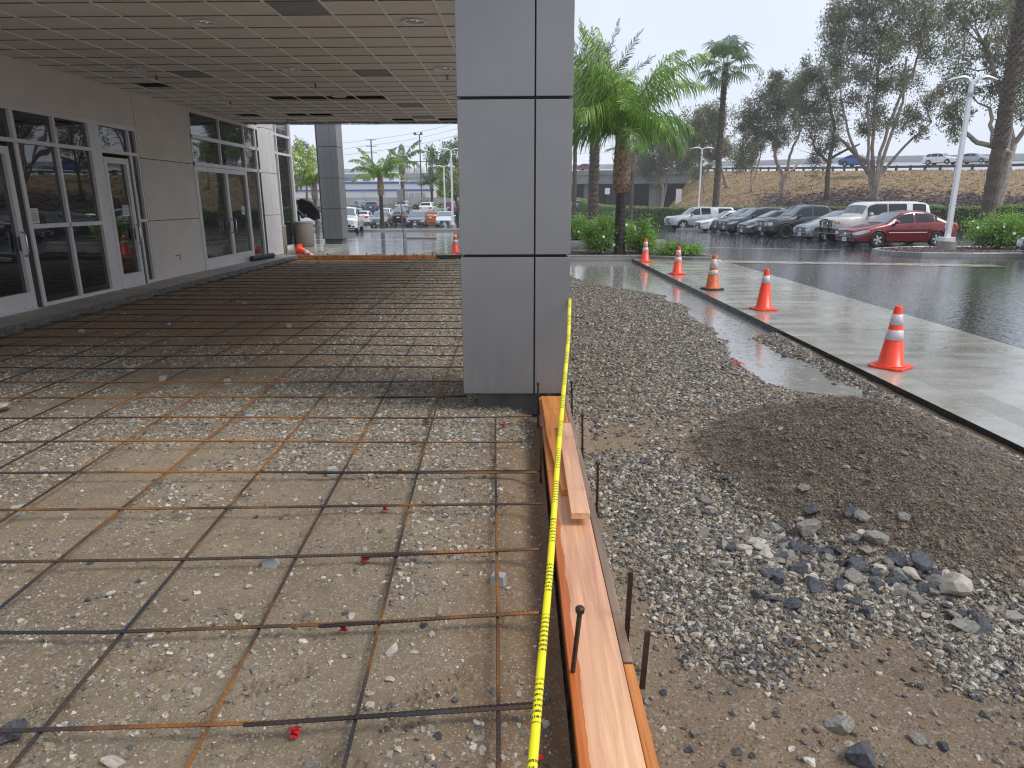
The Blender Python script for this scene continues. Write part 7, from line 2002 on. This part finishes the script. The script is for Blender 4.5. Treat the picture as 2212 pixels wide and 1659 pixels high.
def make_car(style, pm, label, loc, heading, dark_rim=False, tall_tyre=1.0, group='parked cars', cat=None, cladding=False, roof=None, detail=True, low_black=True, rear=True, stripe=None, amber=False, plate=True, name=None):
    c = Car(style); L = c.L
    name = name or {'pickup': 'parked_pickup', 'camper_pickup': 'parked_pickup', 'suv': 'parked_suv', 'boxy': 'parked_suv'}.get(style, 'parked_car')
    cat = cat or {'pickup': 'pickup truck', 'camper_pickup': 'pickup truck', 'suv': 'suv', 'boxy': 'suv'}.get(style, 'car')
    t = empty(name, loc, heading, label, cat, group)
    ts = sorted(set([0, .02, .06, .12, .2, .3, .42, .55] + list(np.arange(.65, L - .5, .11)) + [L - .45, L - .3, L - .18, L - .08, L - .03, L] + [a + d for a in c.ax for d in np.linspace(-c.r - .056, c.r + .056, 13)]))
    ts = [q for q in ts if 0 <= q <= L]
    V = []; F = []; MI = []
    nr = 12
    for q in ts:
        P = c.ring(q); x = L / 2 - q
        V += [(x, y, z) for y, z in P] + [(x, -y, z) for y, z in P[-2::-1]]
    nn = 2 * nr - 1
    m = MB()
    rmi = 0
    for i in range(len(ts) - 1):
        for k in range(nn - 1):
            F.append((i*nn+k, i*nn+k+1, (i+1)*nn+k+1, (i+1)*nn+k)); 
            kk = min(k, nn - 2 - k); tm = (ts[i] + ts[i+1]) / 2
            mi = 0
            if cladding and kk <= 1: mi = 1
            if roof and kk >= 8 and tm > c.ws[1] - .15: mi = 2
            if roof and kk in (6, 7) and tm > 3.2: mi = 2
            MI.append(mi)
        F.append((i*nn, (i+1)*nn, (i+1)*nn+nn-1, i*nn+nn-1)); MI.append(1)
    m.v = V; m.f = F; m.m = MI
    m.c = 0; m.f.append(tuple(range(nn - 1, -1, -1))); m.m.append(0)
    b0 = (len(ts) - 1) * nn; m.f.append(tuple(b0 + k for k in range(nn))); m.m.append(0)
    body = m.build('body', [pm, M['trim'], roof or pm], t, smooth=True)
    es = body.modifiers.new('edges', 'EDGE_SPLIT'); es.split_angle = R(38)
    MB().box(-L/2 + .25, L/2 - .25, -c.W/2 * .86, c.W/2 * .86, c.clr - .02, c.clr + .30).build('underbody', M['black'], t)
    # glass
    def patch(fn, ta, tb, va, vb, nu_, nv_, name_, mat):
        mm = MB(); vs = [fn(ta + (tb - ta) * i / nu_, va + (vb - va) * j / nv_) for i in range(nu_ + 1) for j in range(nv_ + 1)]
        fs = [(i*(nv_+1)+j, i*(nv_+1)+j+1, (i+1)*(nv_+1)+j+1, (i+1)*(nv_+1)+j) for i in range(nu_) for j in range(nv_)]
        mm.add(vs, fs); return mm.build(name_, mat, t, smooth=True)
    patch(lambda q, u: c.top_pt(q, u), c.ws[0] + .03, c.ws[1] - .05, -.93, .93, 8, 8, 'windscreen', M['windscreen'])
    if rear: patch(lambda q, u: c.top_pt(q, u), c.rs[0] + .05, c.rs[1] - .04, -.88, .88, 6, 6, 'rear_window', M['carglass'])
    for (a, b) in c.win:
        for sd in (1, -1):
            patch(lambda q, v: (lambda p: (p[0], p[1] * sd, p[2]))(c.glass_pt(q, v)), a, b, .10, .90, 8, 3, 'side_window', M['carglass'])
    # chrome or black line under the glass, door shut lines, handles
    mm = MB()
    doors = [c.win[0][0] - .05, (c.win[0][1] + c.win[1][0]) / 2, min(c.win[1][1] + .06, c.ax[1] - c.r - .12 if style not in ('pickup',) else 9)]
    for q in doors:
        for sd in (1, -1):
            P = c.ring(q); x = L / 2 - q
            for (y0, z0), (y1, z1) in zip(P[1:5], P[2:6]):
                mm.add([(x - .006, (y0 + .004) * sd, z0), (x + .006, (y0 + .004) * sd, z0), (x + .006, (y1 + .004) * sd, z1), (x - .006, (y1 + .004) * sd, z1)], [(0, 1, 2, 3)])
    mm.build('door_gaps', M['black'], t)
    for q in (doors[1] - .16, doors[2] - .16):
        for sd in (1, -1):
            P = c.ring(q); x = L / 2 - q; y = P[4][0] + .004; z = P[4][1] - .03
            h = MB().box(x - .09, x + .09, min(y*sd, (y+.028)*sd), max(y*sd, (y+.028)*sd), z - .014, z + .014).build('door_handle', pm, t, bevel=.006)
    if stripe:
        for sd in (1, -1):
            mm = MB(); q0, q1 = stripe; n_ = 8
            for i in range(n_):
                qa, qb = q0 + (q1 - q0) * i / n_, q0 + (q1 - q0) * (i + 1) / n_
                ya, yb2 = c.w(qa) * 1.0 + .010, c.w(qb) + .010; z = .60
                mm.add([(L/2-qa, ya*sd, z - .016), (L/2-qb, yb2*sd, z - .012), (L/2-qb, yb2*sd, z + .018), (L/2-qa, ya*sd, z + .014)], [(0, 1, 2, 3)])
            mm.build('side_moulding', M['plate'], t)
    # mirrors
    for sd in (1, -1):
        q = c.win[0][0] + .10; p = c.glass_pt(q, .05)
        mm = MB(); mm.lathe([(0, -.11), (.055, -.09), (.085, 0), (.055, .09), (0, .11)], 10, (p[0] + .02, (p[1] + .12) * sd, p[2] + .08), 'y')
        mo = mm.build('wing_mirror', pm if style != 'sedan' or True else M['trim'], t, smooth=True)
        MB().box(p[0] - .02, p[0] + .03, min(p[1]*sd, (p[1]+.08)*sd), max(p[1]*sd, (p[1]+.08)*sd), p[2] + .0, p[2] + .04).build('mirror_stalk', M['trim'], t)
    # front: grille, lower intake, lamps, plate
    zh = ip(c.top, .05) - .04; big_ = style in ('pickup', 'camper_pickup', 'boxy')
    w0 = c.w(0)
    gz0, gz1 = (zh - .24, zh - .04) if not big_ else (zh - .30, zh - .05)
    gw = w0 * (.62 if not big_ else .48)
    g = MB().box(L/2 - .02, L/2 + .018, -gw, gw, gz0, gz1).build('grille', M['trim'], t, bevel=.01)
    mm = MB()
    for k in range(4):
        z = gz0 + (gz1 - gz0) * (k + .5) / 4; mm.box(L/2 + .0185, L/2 + .026, -gw * .93, gw * .93, z - .006, z + .006)
    mm.build('grille_slats', M['chrome'] if not big_ else M['rim'], g)
    mm = MB(); mm.lathe([(.0, -.005), (.07, -.004), (.075, 0), (.06, .008), (0, .010)], 14, (L/2 + .026, 0, (gz0+gz1)/2), 'x'); mm.build('badge', M['chrome'], g, smooth=True)
    zl = c.clr + .08
    MB().box(L/2 - .03, L/2 + .010, -w0 * .72, w0 * .72, zl, zl + (.13 if not big_ else .2)).build('lower_intake', M['trim'], t, bevel=.01)
    if plate:
        p_ = MB().box(L/2 + .030, L/2 + .038, -.155, .155, gz0 - .19, gz0 - .035).build('number_plate', M['plate'], t, bevel=.004)
        mm = MB()
        for k in range(7): mm.box(L/2 + .0385, L/2 + .0395, -.125 + k * .036, -.105 + k * .036, gz0 - .135, gz0 - .085)
        mm.build('plate_characters', M['blue'] if 'blue' in M else M['ink'], p_)
    def strip(pts, name_, mat, off=.012):
        """pts: (t or ('f', y)), z0, z1 along the body outline"""
        for sd in (1, -1):
            vs = []
            for p, z0, z1 in pts:
                if isinstance(p, tuple): x, y = L/2 + off, p[1]
                else: x, y = L/2 - p, c.w(p) * .992 + off * .8
                vs += [(x, y * sd, z0), (x, y * sd, z1)]
            # inner depth
            n_ = len(pts); fs = [(2*i, 2*i+1, 2*i+3, 2*i+2) for i in range(n_ - 1)]
            q = len(vs); vs += [(x - .03, y * .97, z) for x, y, z in vs]
            fs += [(2*i, 2*i+2, q+2*i+2, q+2*i) for i in range(n_ - 1)] + [(2*i+1, q+2*i+1, q+2*i+3, 2*i+3) for i in range(n_ - 1)] + [(0, q, q+1, 1), (2*n_-2, 2*n_-1, q+2*n_-1, q+2*n_-2)]
            MB().add(vs, fs).build(name_, mat, t)
    if big_:
        strip([(('f', gw + .03), zh - .25, zh - .06), (('f', w0 * .97), zh - .25, zh - .05), (.07, zh - .24, zh - .05), (.22, zh - .20, zh - .05)], 'headlight', M['headlamp'])
        if amber: strip([(('f', w0 * .80), zh - .17, zh - .07), (('f', w0 * .98), zh - .17, zh - .07), (.10, zh - .17, zh - .07)], 'indicator', M['amber'], off=.02)
    else:
        strip([(('f', w0 * .66), zh - .13, zh - .08), (('f', w0 * .99), zh - .16, zh - .03), (.10, zh - .15, zh), (.30, zh - .08, zh + .05), (.48, zh - .02, zh + .07)], 'headlight', M['headlamp'])
    strip([(('f', w0 * .78), zl + .02, zl + .10), (('f', w0 * .97), zl + .02, zl + .12), (.08, zl + .04, zl + .12)], 'fog_lamp', M['trim'] if big_ else M['rim_dark'])
    # rear lamps
    zt = ip(c.belt, L) - .04
    for sd in (1, -1):
        vs = []
        wb = c.w(L)
        for x, y in ((-L/2 - .012, wb * .62), (-L/2 - .012, wb * .99), (-L/2 + .08, c.w(L - .08) + .004), (-L/2 + .26, c.w(L - .26) + .006)):
            hh = .16 if x < -L/2 + .2 else .05
            vs += [(x, y * sd, zt - hh), (x, y * sd, zt + .03)]
        MB().add(vs, [(0, 1, 3, 2), (2, 3, 5, 4), (4, 5, 7, 6)]).build('tail_light', M['tail'], t)
    MB().box(-L/2 - .012, -L/2 + .02, -.16, .16, zt - .18, zt - .04).build('number_plate', M['plate'], t)
    # wheels
    for a in c.ax:
        for sd in (1, -1):
            rr = c.r * tall_tyre; wt = .11
            wh = bpy.data.objects.new('wheel', None); COL.objects.link(wh); wh.parent = t; wh.location = (L/2 - a, sd * (c.W/2 - wt - .005), rr); wh.empty_display_size = .1
            key = (round(rr, 3), dark_rim)
            if key not in WHEEL:
                m1 = MB(); m1.lathe([(rr * .60, -wt), (rr * .90, -wt), (rr * .985, -wt * .75), (rr, -wt * .5), (rr, wt * .5), (rr * .985, wt * .75), (rr * .90, wt), (rr * .62, wt), (rr * .60, wt * .6)], 28, (0, 0, 0), 'y')
                o1 = m1.build('tyre', M['tyre'], None, smooth=True)
                m2 = MB(); m2.lathe([(rr * .635, -wt * .9), (rr * .64, wt * .97), (rr * .60, wt * .97), (rr * .57, wt * .5), (rr * .2, wt * .35), (0, wt * .35)], 24, (0, 0, 0), 'y')
                m2.c = 1
                for k in range(5):
                    an = k * 2 * math.pi / 5
                    for dw in (-.16, .16):
                        a1, a2 = an + dw * .6, an + dw
                        ps = []
                        for rad_, aa, hw in ((rr * .10, a1, rr * .045), (rr * .60, a2, rr * .06)):
                            dx_, dz_ = math.cos(aa), math.sin(aa); nx_, nz_ = -dz_, dx_
                            for yy in (wt * .55, wt * .93): ps += [(dx_ * rad_ - nx_ * hw, yy, dz_ * rad_ - nz_ * hw), (dx_ * rad_ + nx_ * hw, yy, dz_ * rad_ + nz_ * hw)]
                        m2.add(ps, [(0, 1, 3, 2), (2, 3, 7, 6), (4, 6, 7, 5), (0, 2, 6, 4), (1, 5, 7, 3)])
                m2.lathe([(rr * .14, wt * .5), (rr * .13, wt * .98), (0, wt)], 14, (0, 0, 0), 'y')
                o2 = m2.build('rim', [M['rim_dark'], M['rim_dark'] if dark_rim else M['rim']], None)
                WHEEL[key] = (o1.data, o2.data); o1.parent = wh; o2.parent = wh; 
            else:
                for nm_, d_ in zip(('tyre', 'rim'), WHEEL[key]):
                    o = bpy.data.objects.new(nm_, d_); COL.objects.link(o); o.parent = wh
            if sd < 0: wh.rotation_euler = (0, 0, math.pi)
    return t, c
WHEEL = {}
P_ = {}
def pt(name, col, metal=.3):
    if name not in P_: P_[name] = paint(name + '_paint', col, metal)
    return P_[name]
def park(style, pn, lab, wheel_xy, heading_deg, front=True, **k):
    """wheel_xy: contact point of the near (driver's side) front wheel"""
    c = STY[style]; h = R(heading_deg); L, W = c['L'], c['W']; a = c['ax'][0]
    lx_, ly_ = L/2 - a, W/2 - .11
    x = wheel_xy[0] - (lx_ * math.cos(h) - ly_ * math.sin(h)); y = wheel_xy[1] - (lx_ * math.sin(h) + ly_ * math.cos(h))
    return make_car(style, pn, lab, (x, y, lz(x, y) + .004), h, **k)
GR = 'cars parked along the hedge'
park('sedan', pt('red', (.19, .003, .010), .35), 'dark red saloon, nearest car of the row by the hedge', (14.98, 29.2), 188, group=GR, stripe=(1.35, 3.1), tall_tyre=1.0)
b_, c_ = park('boxy', pt('cream', (.62, .61, .56), .0), 'white boxy off-roader with black trim and a bull bar, behind the red saloon', (15.45, 32.1), 187, group=GR, cladding=True, roof=pt('white', (.78, .78, .77), 0), amber=True, dark_rim=True)
m = MB(); L = STY['boxy']['L']
for s in (-1, 1): m.tube([(L/2 + .05, s * .33, .48), (L/2 + .17, s * .33, .70), (L/2 + .15, s * .33, 1.02), (L/2 + .15, s * .15, 1.08)], .035, 8); m.tube([(L/2 + .15, s * .15, 1.08), (L/2 + .15, 0, 1.08)], .035, 8)
m.tube([(L/2 + .16, -.62, .70), (L/2 + .18, 0, .70), (L/2 + .16, .62, .70)], .03, 8); m.box(L/2 - .02, L/2 + .10, -.9, .9, .50, .68)
m.build('bull_bar', M['trim'], b_, smooth=False)
m = MB(); m.lathe([(0, 0), (.36, .01), (.39, .08), (.36, .2), (0, .21)], 20, (-L/2 - .23, -.1, 1.05), 'x'); m.build('spare_wheel', M['tyre'], b_)
MB().box(L/2 - 1.29, L/2 - 1.27, .28, .48, 1.42, 1.60).build('orange_tag', simple("orange_card", (.9, .22, .08), .5), b_)
m = MB()
for a in c_.ax:
    for sd in (1, -1): m.tube([(L/2 - a + .5 * math.cos(q), sd * (c_.W/2 + .02), .38 + .48 * math.sin(q)) for q in np.linspace(-.1, math.pi + .1, 12)], .05, 6)
m.build('fender_flares', M['trim'], b_)
park('hatch', pt('grey', (.28, .29, .31), .5), 'small silver grey hatchback tucked between off-roader and grey pickup', (15.35, 35.0), 187, group=GR)
t_, _ = park('pickup', pt('charcoal', (.045, .048, .056), .5), 'dark grey double cab pickup with large black wheels', (14.42, 37.8), 187, group=GR, dark_rim=True, tall_tyre=1.0)
park('hatch', pt('slate', (.035, .038, .046), .5), 'low dark grey hatchback beside the dark grey pickup', (14.3, 41.0), 187, group=GR, dark_rim=False)
park('suv', pt('navy_black', (.03, .036, .05), .5), 'dark blue crossover with sweeping roof in the middle of the row', (14.2, 44.2), 187, group=GR)
park('suv', pt('dark_grey', (.075, .078, .085), .5), 'dark grey crossover beyond the dark blue one, next to the white saloon', (14.5, 47.2), 187, group=GR)
park('sedan', pt('white', (.78, .78, .77), 0), 'white compact saloon with black wheels by the middle lamp', (13.95, 49.9), 187, group=GR, dark_rim=True)
park('camper_pickup', pt('silver', (.50, .52, .55), .6), 'silver pickup with a camper shell, farthest along the hedge', (12.9, 55.0), 186, group=GR)
# nose of a car at the right edge
make_car('coupe_sedan', pt('silver', (.50, .52, .55), .6), 'silver car nose peeking in at the right picture edge', (18.35, 21.65, lz(18.3, 21.6)), R(180), group='parked cars')
GL_ = 'cars in the far left car park'
def lot_car(style, pn, lab, x, y, h, **k): return make_car(style, pn, lab, (x, y, lz(x, y) + .01), R(h), group=GL_, **k)
lot_car('pickup', pt('white', (.78, .78, .77), 0), 'white pickup driving off just right of the distant column', -12.35, 50.3, -83)
lot_car('sedan', pt('taupe', (.13, .13, .135), .5), 'grey saloon facing us behind the drooping palm', -14.25, 72.5, -88)
lot_car('coupe_sedan', pt('slate2', (.10, .105, .12), .5), 'dark grey saloon with a black lower grille, centre of the far row', -10.3, 71.0, -88)
lot_car('coupe_sedan', pt('pearl', (.66, .69, .71), .2), 'pearly white saloon nearest the twin-armed lamp', -7.45, 71.0, -86)
lot_car('sedan', pt('blackc', (.012, .012, .014), .3), 'black saloon seen from behind between two grey saloons', -13.4, 79.5, 92)
lot_car('hatch', pt('orange', (.70, .19, .02), .3), 'orange hatchback seen from behind beside the pearly saloon', -9.6, 77.5, 93)
lot_car('sedan', pt('white', (.78, .78, .77), 0), 'white saloon half hidden behind the white pickup', -17.6, 80.0, 90)
lot_car('sedan', pt('white', (.78, .78, .77), 0), 'white saloon roof showing over the black saloon', -16.4, 86.0, -90)
lot_car('sedan', pt('silver', (.50, .52, .55), .6), 'silver saloon roof showing over the dark grey saloon', -11.8, 80.5, -90)
lot_car('sedan', pt('silver2', (.36, .38, .41), .6), 'silver grey saloon roof behind the white one', -20.0, 86.0, -88)
lot_car('hatch', pt('silver', (.50, .52, .55), .6), 'silver hatchback roof between orange hatchback and maroon car', -9.3, 85.0, -88)
lot_car('suv', pt('navy', (.03, .06, .14), .5), 'navy blue crossover seen from behind, back row', -20.2, 98, 90)
lot_car('suv', pt('silver', (.50, .52, .55), .6), 'silver crossover seen from behind in the back row', -16.0, 98, 88)
lot_car('suv', pt('white', (.78, .78, .77), 0), 'white crossover seen from behind in the back row', -12.2, 95, 86)
lot_car('suv', pt('maroon', (.16, .01, .02), .4), 'maroon crossover beneath the yellow-green tree', -9.3, 96, 88)
lot_car('sedan', pt('blackc', (.012, .012, .014), .3), 'black saloon on the rise next to the distant column', -23.4, 104, -60)
lot_car('coupe_sedan', pt('silver2', (.36, .38, .41), .6), 'silver grey saloon glimpsed below the umbrella', -18.6, 62.5, -84)
lot_car('suv', pt('maroon', (.16, .01, .02), .4), 'dark red crossover glimpsed beside the umbrella palm', -24.6, 90, 90)
lot_car('sedan', pt('blackc', (.012, .012, .014), .3), 'black car beside the column edge under the far lamp', -4.0, 70.0, -90)
# traffic on the freeway
def fway_xy(px, Yd): 
    p = ray_at(px, 370, Yd); return p.x, p.y
def on_fw(x, y):
    best = None
    for i in range(len(FW) - 1):
        a = Vector(FW[i]); b = Vector(FW[i+1]); d = b - a; t = max(0, min(1, (Vector((x, y)) - a).dot(d) / d.length_squared)); q = a + d * t
        dist = (Vector((x, y)) - q).length
        if best is None or dist < best[0]: best = (dist, FZ[i] * (1 - t) + FZ[i+1] * t, d)
    return best[1] + best[0] * 1.9 / 24, best[2]
for st, pn, px, Yd, lab, fl_ in (('suv', pt('white', (.78, .78, .77), 0), 2028, 106, 'white people carrier driving on the freeway', 0), ('sedan', pt('silver2', (.36, .38, .41), .6), 2100, 104, 'grey saloon following on the freeway behind the tall lamp', 0),
                             ('sedan', pt('bright_blue', (.02, .12, .45), .3), 1851, 93, 'bright blue car behind the guard rail', 1), ('suv', pt('white', (.78, .78, .77), 0), 1515, 150, 'pale off-roader on the bridge left of the slim crooked tree', 0), ('sedan', pt('pearl', (.66, .69, .71), .2), 1468, 152, 'pale saloon crossing the bridge behind the leaning eucalyptus', 0),
                             ('sedan', pt('maroon', (.16, .01, .02), .4), 1268, 166, 'dark red car crossing the bridge by the porch column', 0)):
    x, y = fway_xy(px, Yd); z, d = on_fw(x, y)
    make_car(st, pn, lab, (x, y, z + .02), math.atan2(d.y, d.x) + (0), group='cars on the freeway')
x, y = fway_xy(1245, 140)
p = ray_at(1245, 445, 132); make_car('pickup', pt('silver2', (.36, .38, .41), .6), 'grey pickup parked under the bridge', (p.x, 132, lz(p.x, 132)), R(180), group='cars under the bridge')

# ------------------------------------------------------------------ person with umbrella
def skin_body(name, verts, edges, radii, mat, parent, root=0, sub=1):
    me = bpy.data.meshes.new(name); me.from_pydata(verts, edges, []); me.materials.append(mat)
    o = bpy.data.objects.new(name, me); COL.objects.link(o); o.parent = parent
    sk = o.modifiers.new('skin', 'SKIN'); sk.use_smooth_shade = True
    lay = me.skin_vertices[0] if me.skin_vertices else None
    if lay is None:
        return o
    for i, r in enumerate(radii): lay.data[i].radius = (r if isinstance(r, tuple) else (r, r))
    lay.data[root].use_root = True
    ss = o.modifiers.new('sub', 'SUBSURF'); ss.levels = sub; ss.render_levels = sub
    return o
M['skin'] = simple("skin", (.55, .34, .25), .5); M['coat'] = simple("black_coat", (.012, .012, .014), .8); M['hair'] = simple("dark_hair", (.02, .015, .012), .6)
pz = 0.11
ps_ = empty('person', (-9.02, 28.35, pz - 0.11 + 0.0), R(-20), 'person in a black coat holding a black umbrella at the glass bay', 'person')
B = [(0, 0, .92), (0, 0, 1.10), (0, 0, 1.32), (0, 0, 1.42), (0, .0, 1.50),        # pelvis..neck
     (.10, 0, .88), (.11, 0.02, .50), (.11, -.01, .10), (.12, .10, .04),
     (-.10, 0, .88), (-.11, .02, .50), (-.11, -.01, .10), (-.12, .10, .04),
     (.18, 0, 1.36), (.26, .06, 1.16), (.22, .26, 1.22),
     (-.18, 0, 1.36), (-.24, .02, 1.10), (-.22, .10, .88)]
E_ = [(0, 1), (1, 2), (2, 3), (3, 4), (0, 5), (5, 6), (6, 7), (7, 8), (0, 9), (9, 10), (10, 11), (11, 12), (3, 13), (13, 14), (14, 15), (3, 16), (16, 17), (17, 18)]
Rr = [(.16, .12), (.14, .11), (.16, .11), (.10, .09), .055, .10, .075, .05, .045, .10, .075, .05, .045, .075, .055, .045, .075, .055, .045]
for o_ in [bpy.data.objects.new('tmp', None)]: bpy.data.objects.remove(o_)
def ensure_skin(me):
    pass
body = None
import bmesh
def skin_mesh(name, verts, edges, radii, mat, parent, sub=1, root=0):
    bm = bmesh.new(); lay = bm.verts.layers.skin.verify()
    vv = [bm.verts.new(v) for v in verts]
    for a, b in edges: bm.edges.new((vv[a], vv[b]))
    for i, (v, r) in enumerate(zip(vv, radii)):
        v[lay].radius = r if isinstance(r, tuple) else (r, r); v[lay].use_root = (i == root)
    me = bpy.data.meshes.new(name); bm.to_mesh(me); bm.free(); me.materials.append(mat)
    o = bpy.data.objects.new(name, me); COL.objects.link(o); o.parent = parent
    sk = o.modifiers.new('skin', 'SKIN'); sk.use_smooth_shade = True
    ss = o.modifiers.new('sub', 'SUBSURF'); ss.levels = sub; ss.render_levels = sub
    return o
skin_mesh('body', B, E_, Rr, M['coat'], ps_)
m = MB(); m.lathe([(0, -.12), (.045, -.11), (.07, -.06), (.082, 0), (.078, .06), (.05, .105), (0, .12)], 16, (0, .02, 1.63)); hd = m.build('head', M['skin'], ps_, smooth=True)
m = MB(); m.lathe([(.084, -.02), (.09, .03), (.082, .08), (.05, .115), (0, .13)], 16, (0, .0, 1.64)); m.build('hair', M['hair'], ps_, smooth=True)
MB().lathe([(0, 0), (.012, .01), (.009, .035), (0, .04)], 8, (0, .095, 1.605)).build('nose', M['skin'], hd)
for s in (-1, 1): MB().lathe([(0, 0), (.010, .008), (0, .016)], 8, (s * .03, .09, 1.645)).build('eye', M['ink'], hd)
hx, hy, hz = .22, .27, 1.23
hv = [(hx, hy - .02, hz - .01), (hx, hy + .03, hz + .01)]; he = [(0, 1)]; hr = [.028, .036]
for k in range(4):
    a = (k - 1.5) * .022; q = len(hv)
    hv += [(hx + .02, hy + .05, hz + .02 + a), (hx + .045, hy + .06, hz + .02 + a), (hx + .05, hy + .035, hz + .02 + a)]; he += [(1, q), (q, q + 1), (q + 1, q + 2)]; hr += [.010, .009, .008]
q = len(hv); hv += [(hx - .03, hy + .045, hz + .03), (hx - .01, hy + .075, hz + .05)]; he += [(0, q), (q, q + 1)]; hr += [.012, .010]
skin_mesh('hand', hv, he, hr, M['skin'], ps_, 1)
um = empty('umbrella', (-8.86, 28.50, 1.16), 0, 'open black umbrella tilted away, held at the corner of the glass bay', 'umbrella')
um.rotation_euler = (R(-35), R(38), R(10))
m = MB(); nseg_ = 8; rings = [(0, .78), (.16, .765), (.34, .70), (.50, .59), (.60, .47)]
vs = [(0, 0, .78)]; fs = []
for ri, (r, z) in enumerate(rings[1:]):
    for k in range(nseg_ * 2):
        a = k * math.pi / nseg_; rr = r * (1.0 if k % 2 == 0 else (0.93 - 0.04 * (ri == 3))); vs.append((rr * math.cos(a), rr * math.sin(a), z + (.0 if k % 2 == 0 else .012)))
for k in range(16): fs.append((0, 1 + k, 1 + (k + 1) % 16))
for ri in range(3):
    for k in range(16): fs.append((1 + ri*16 + k, 1 + (ri+1)*16 + k, 1 + (ri+1)*16 + (k+1) % 16, 1 + ri*16 + (k+1) % 16))
m.add(vs, fs); uc = m.build('umbrella_cover', simple("black_nylon", (.012, .012, .014), .55), um); so = uc.modifiers.new('s', 'SOLIDIFY'); so.thickness = .004
m = MB().tube([(0, 0, 0), (0, 0, .83)], .006, 6); m.build('umbrella_shaft', M['rim_dark'], um)
m = MB().lathe([(.012, -.06), (.015, 0), (.012, .04)], 8); m.build('umbrella_handle', M['rubber'], um)
for k in range(8):
    a = k * math.pi / 4; MB().tube([(0.02, 0, .76), (.34, 0, .685), (.60, 0, .462)], .004, 4).build('umbrella_rib', M['rim_dark'], um).rotation_euler = (0, 0, a)
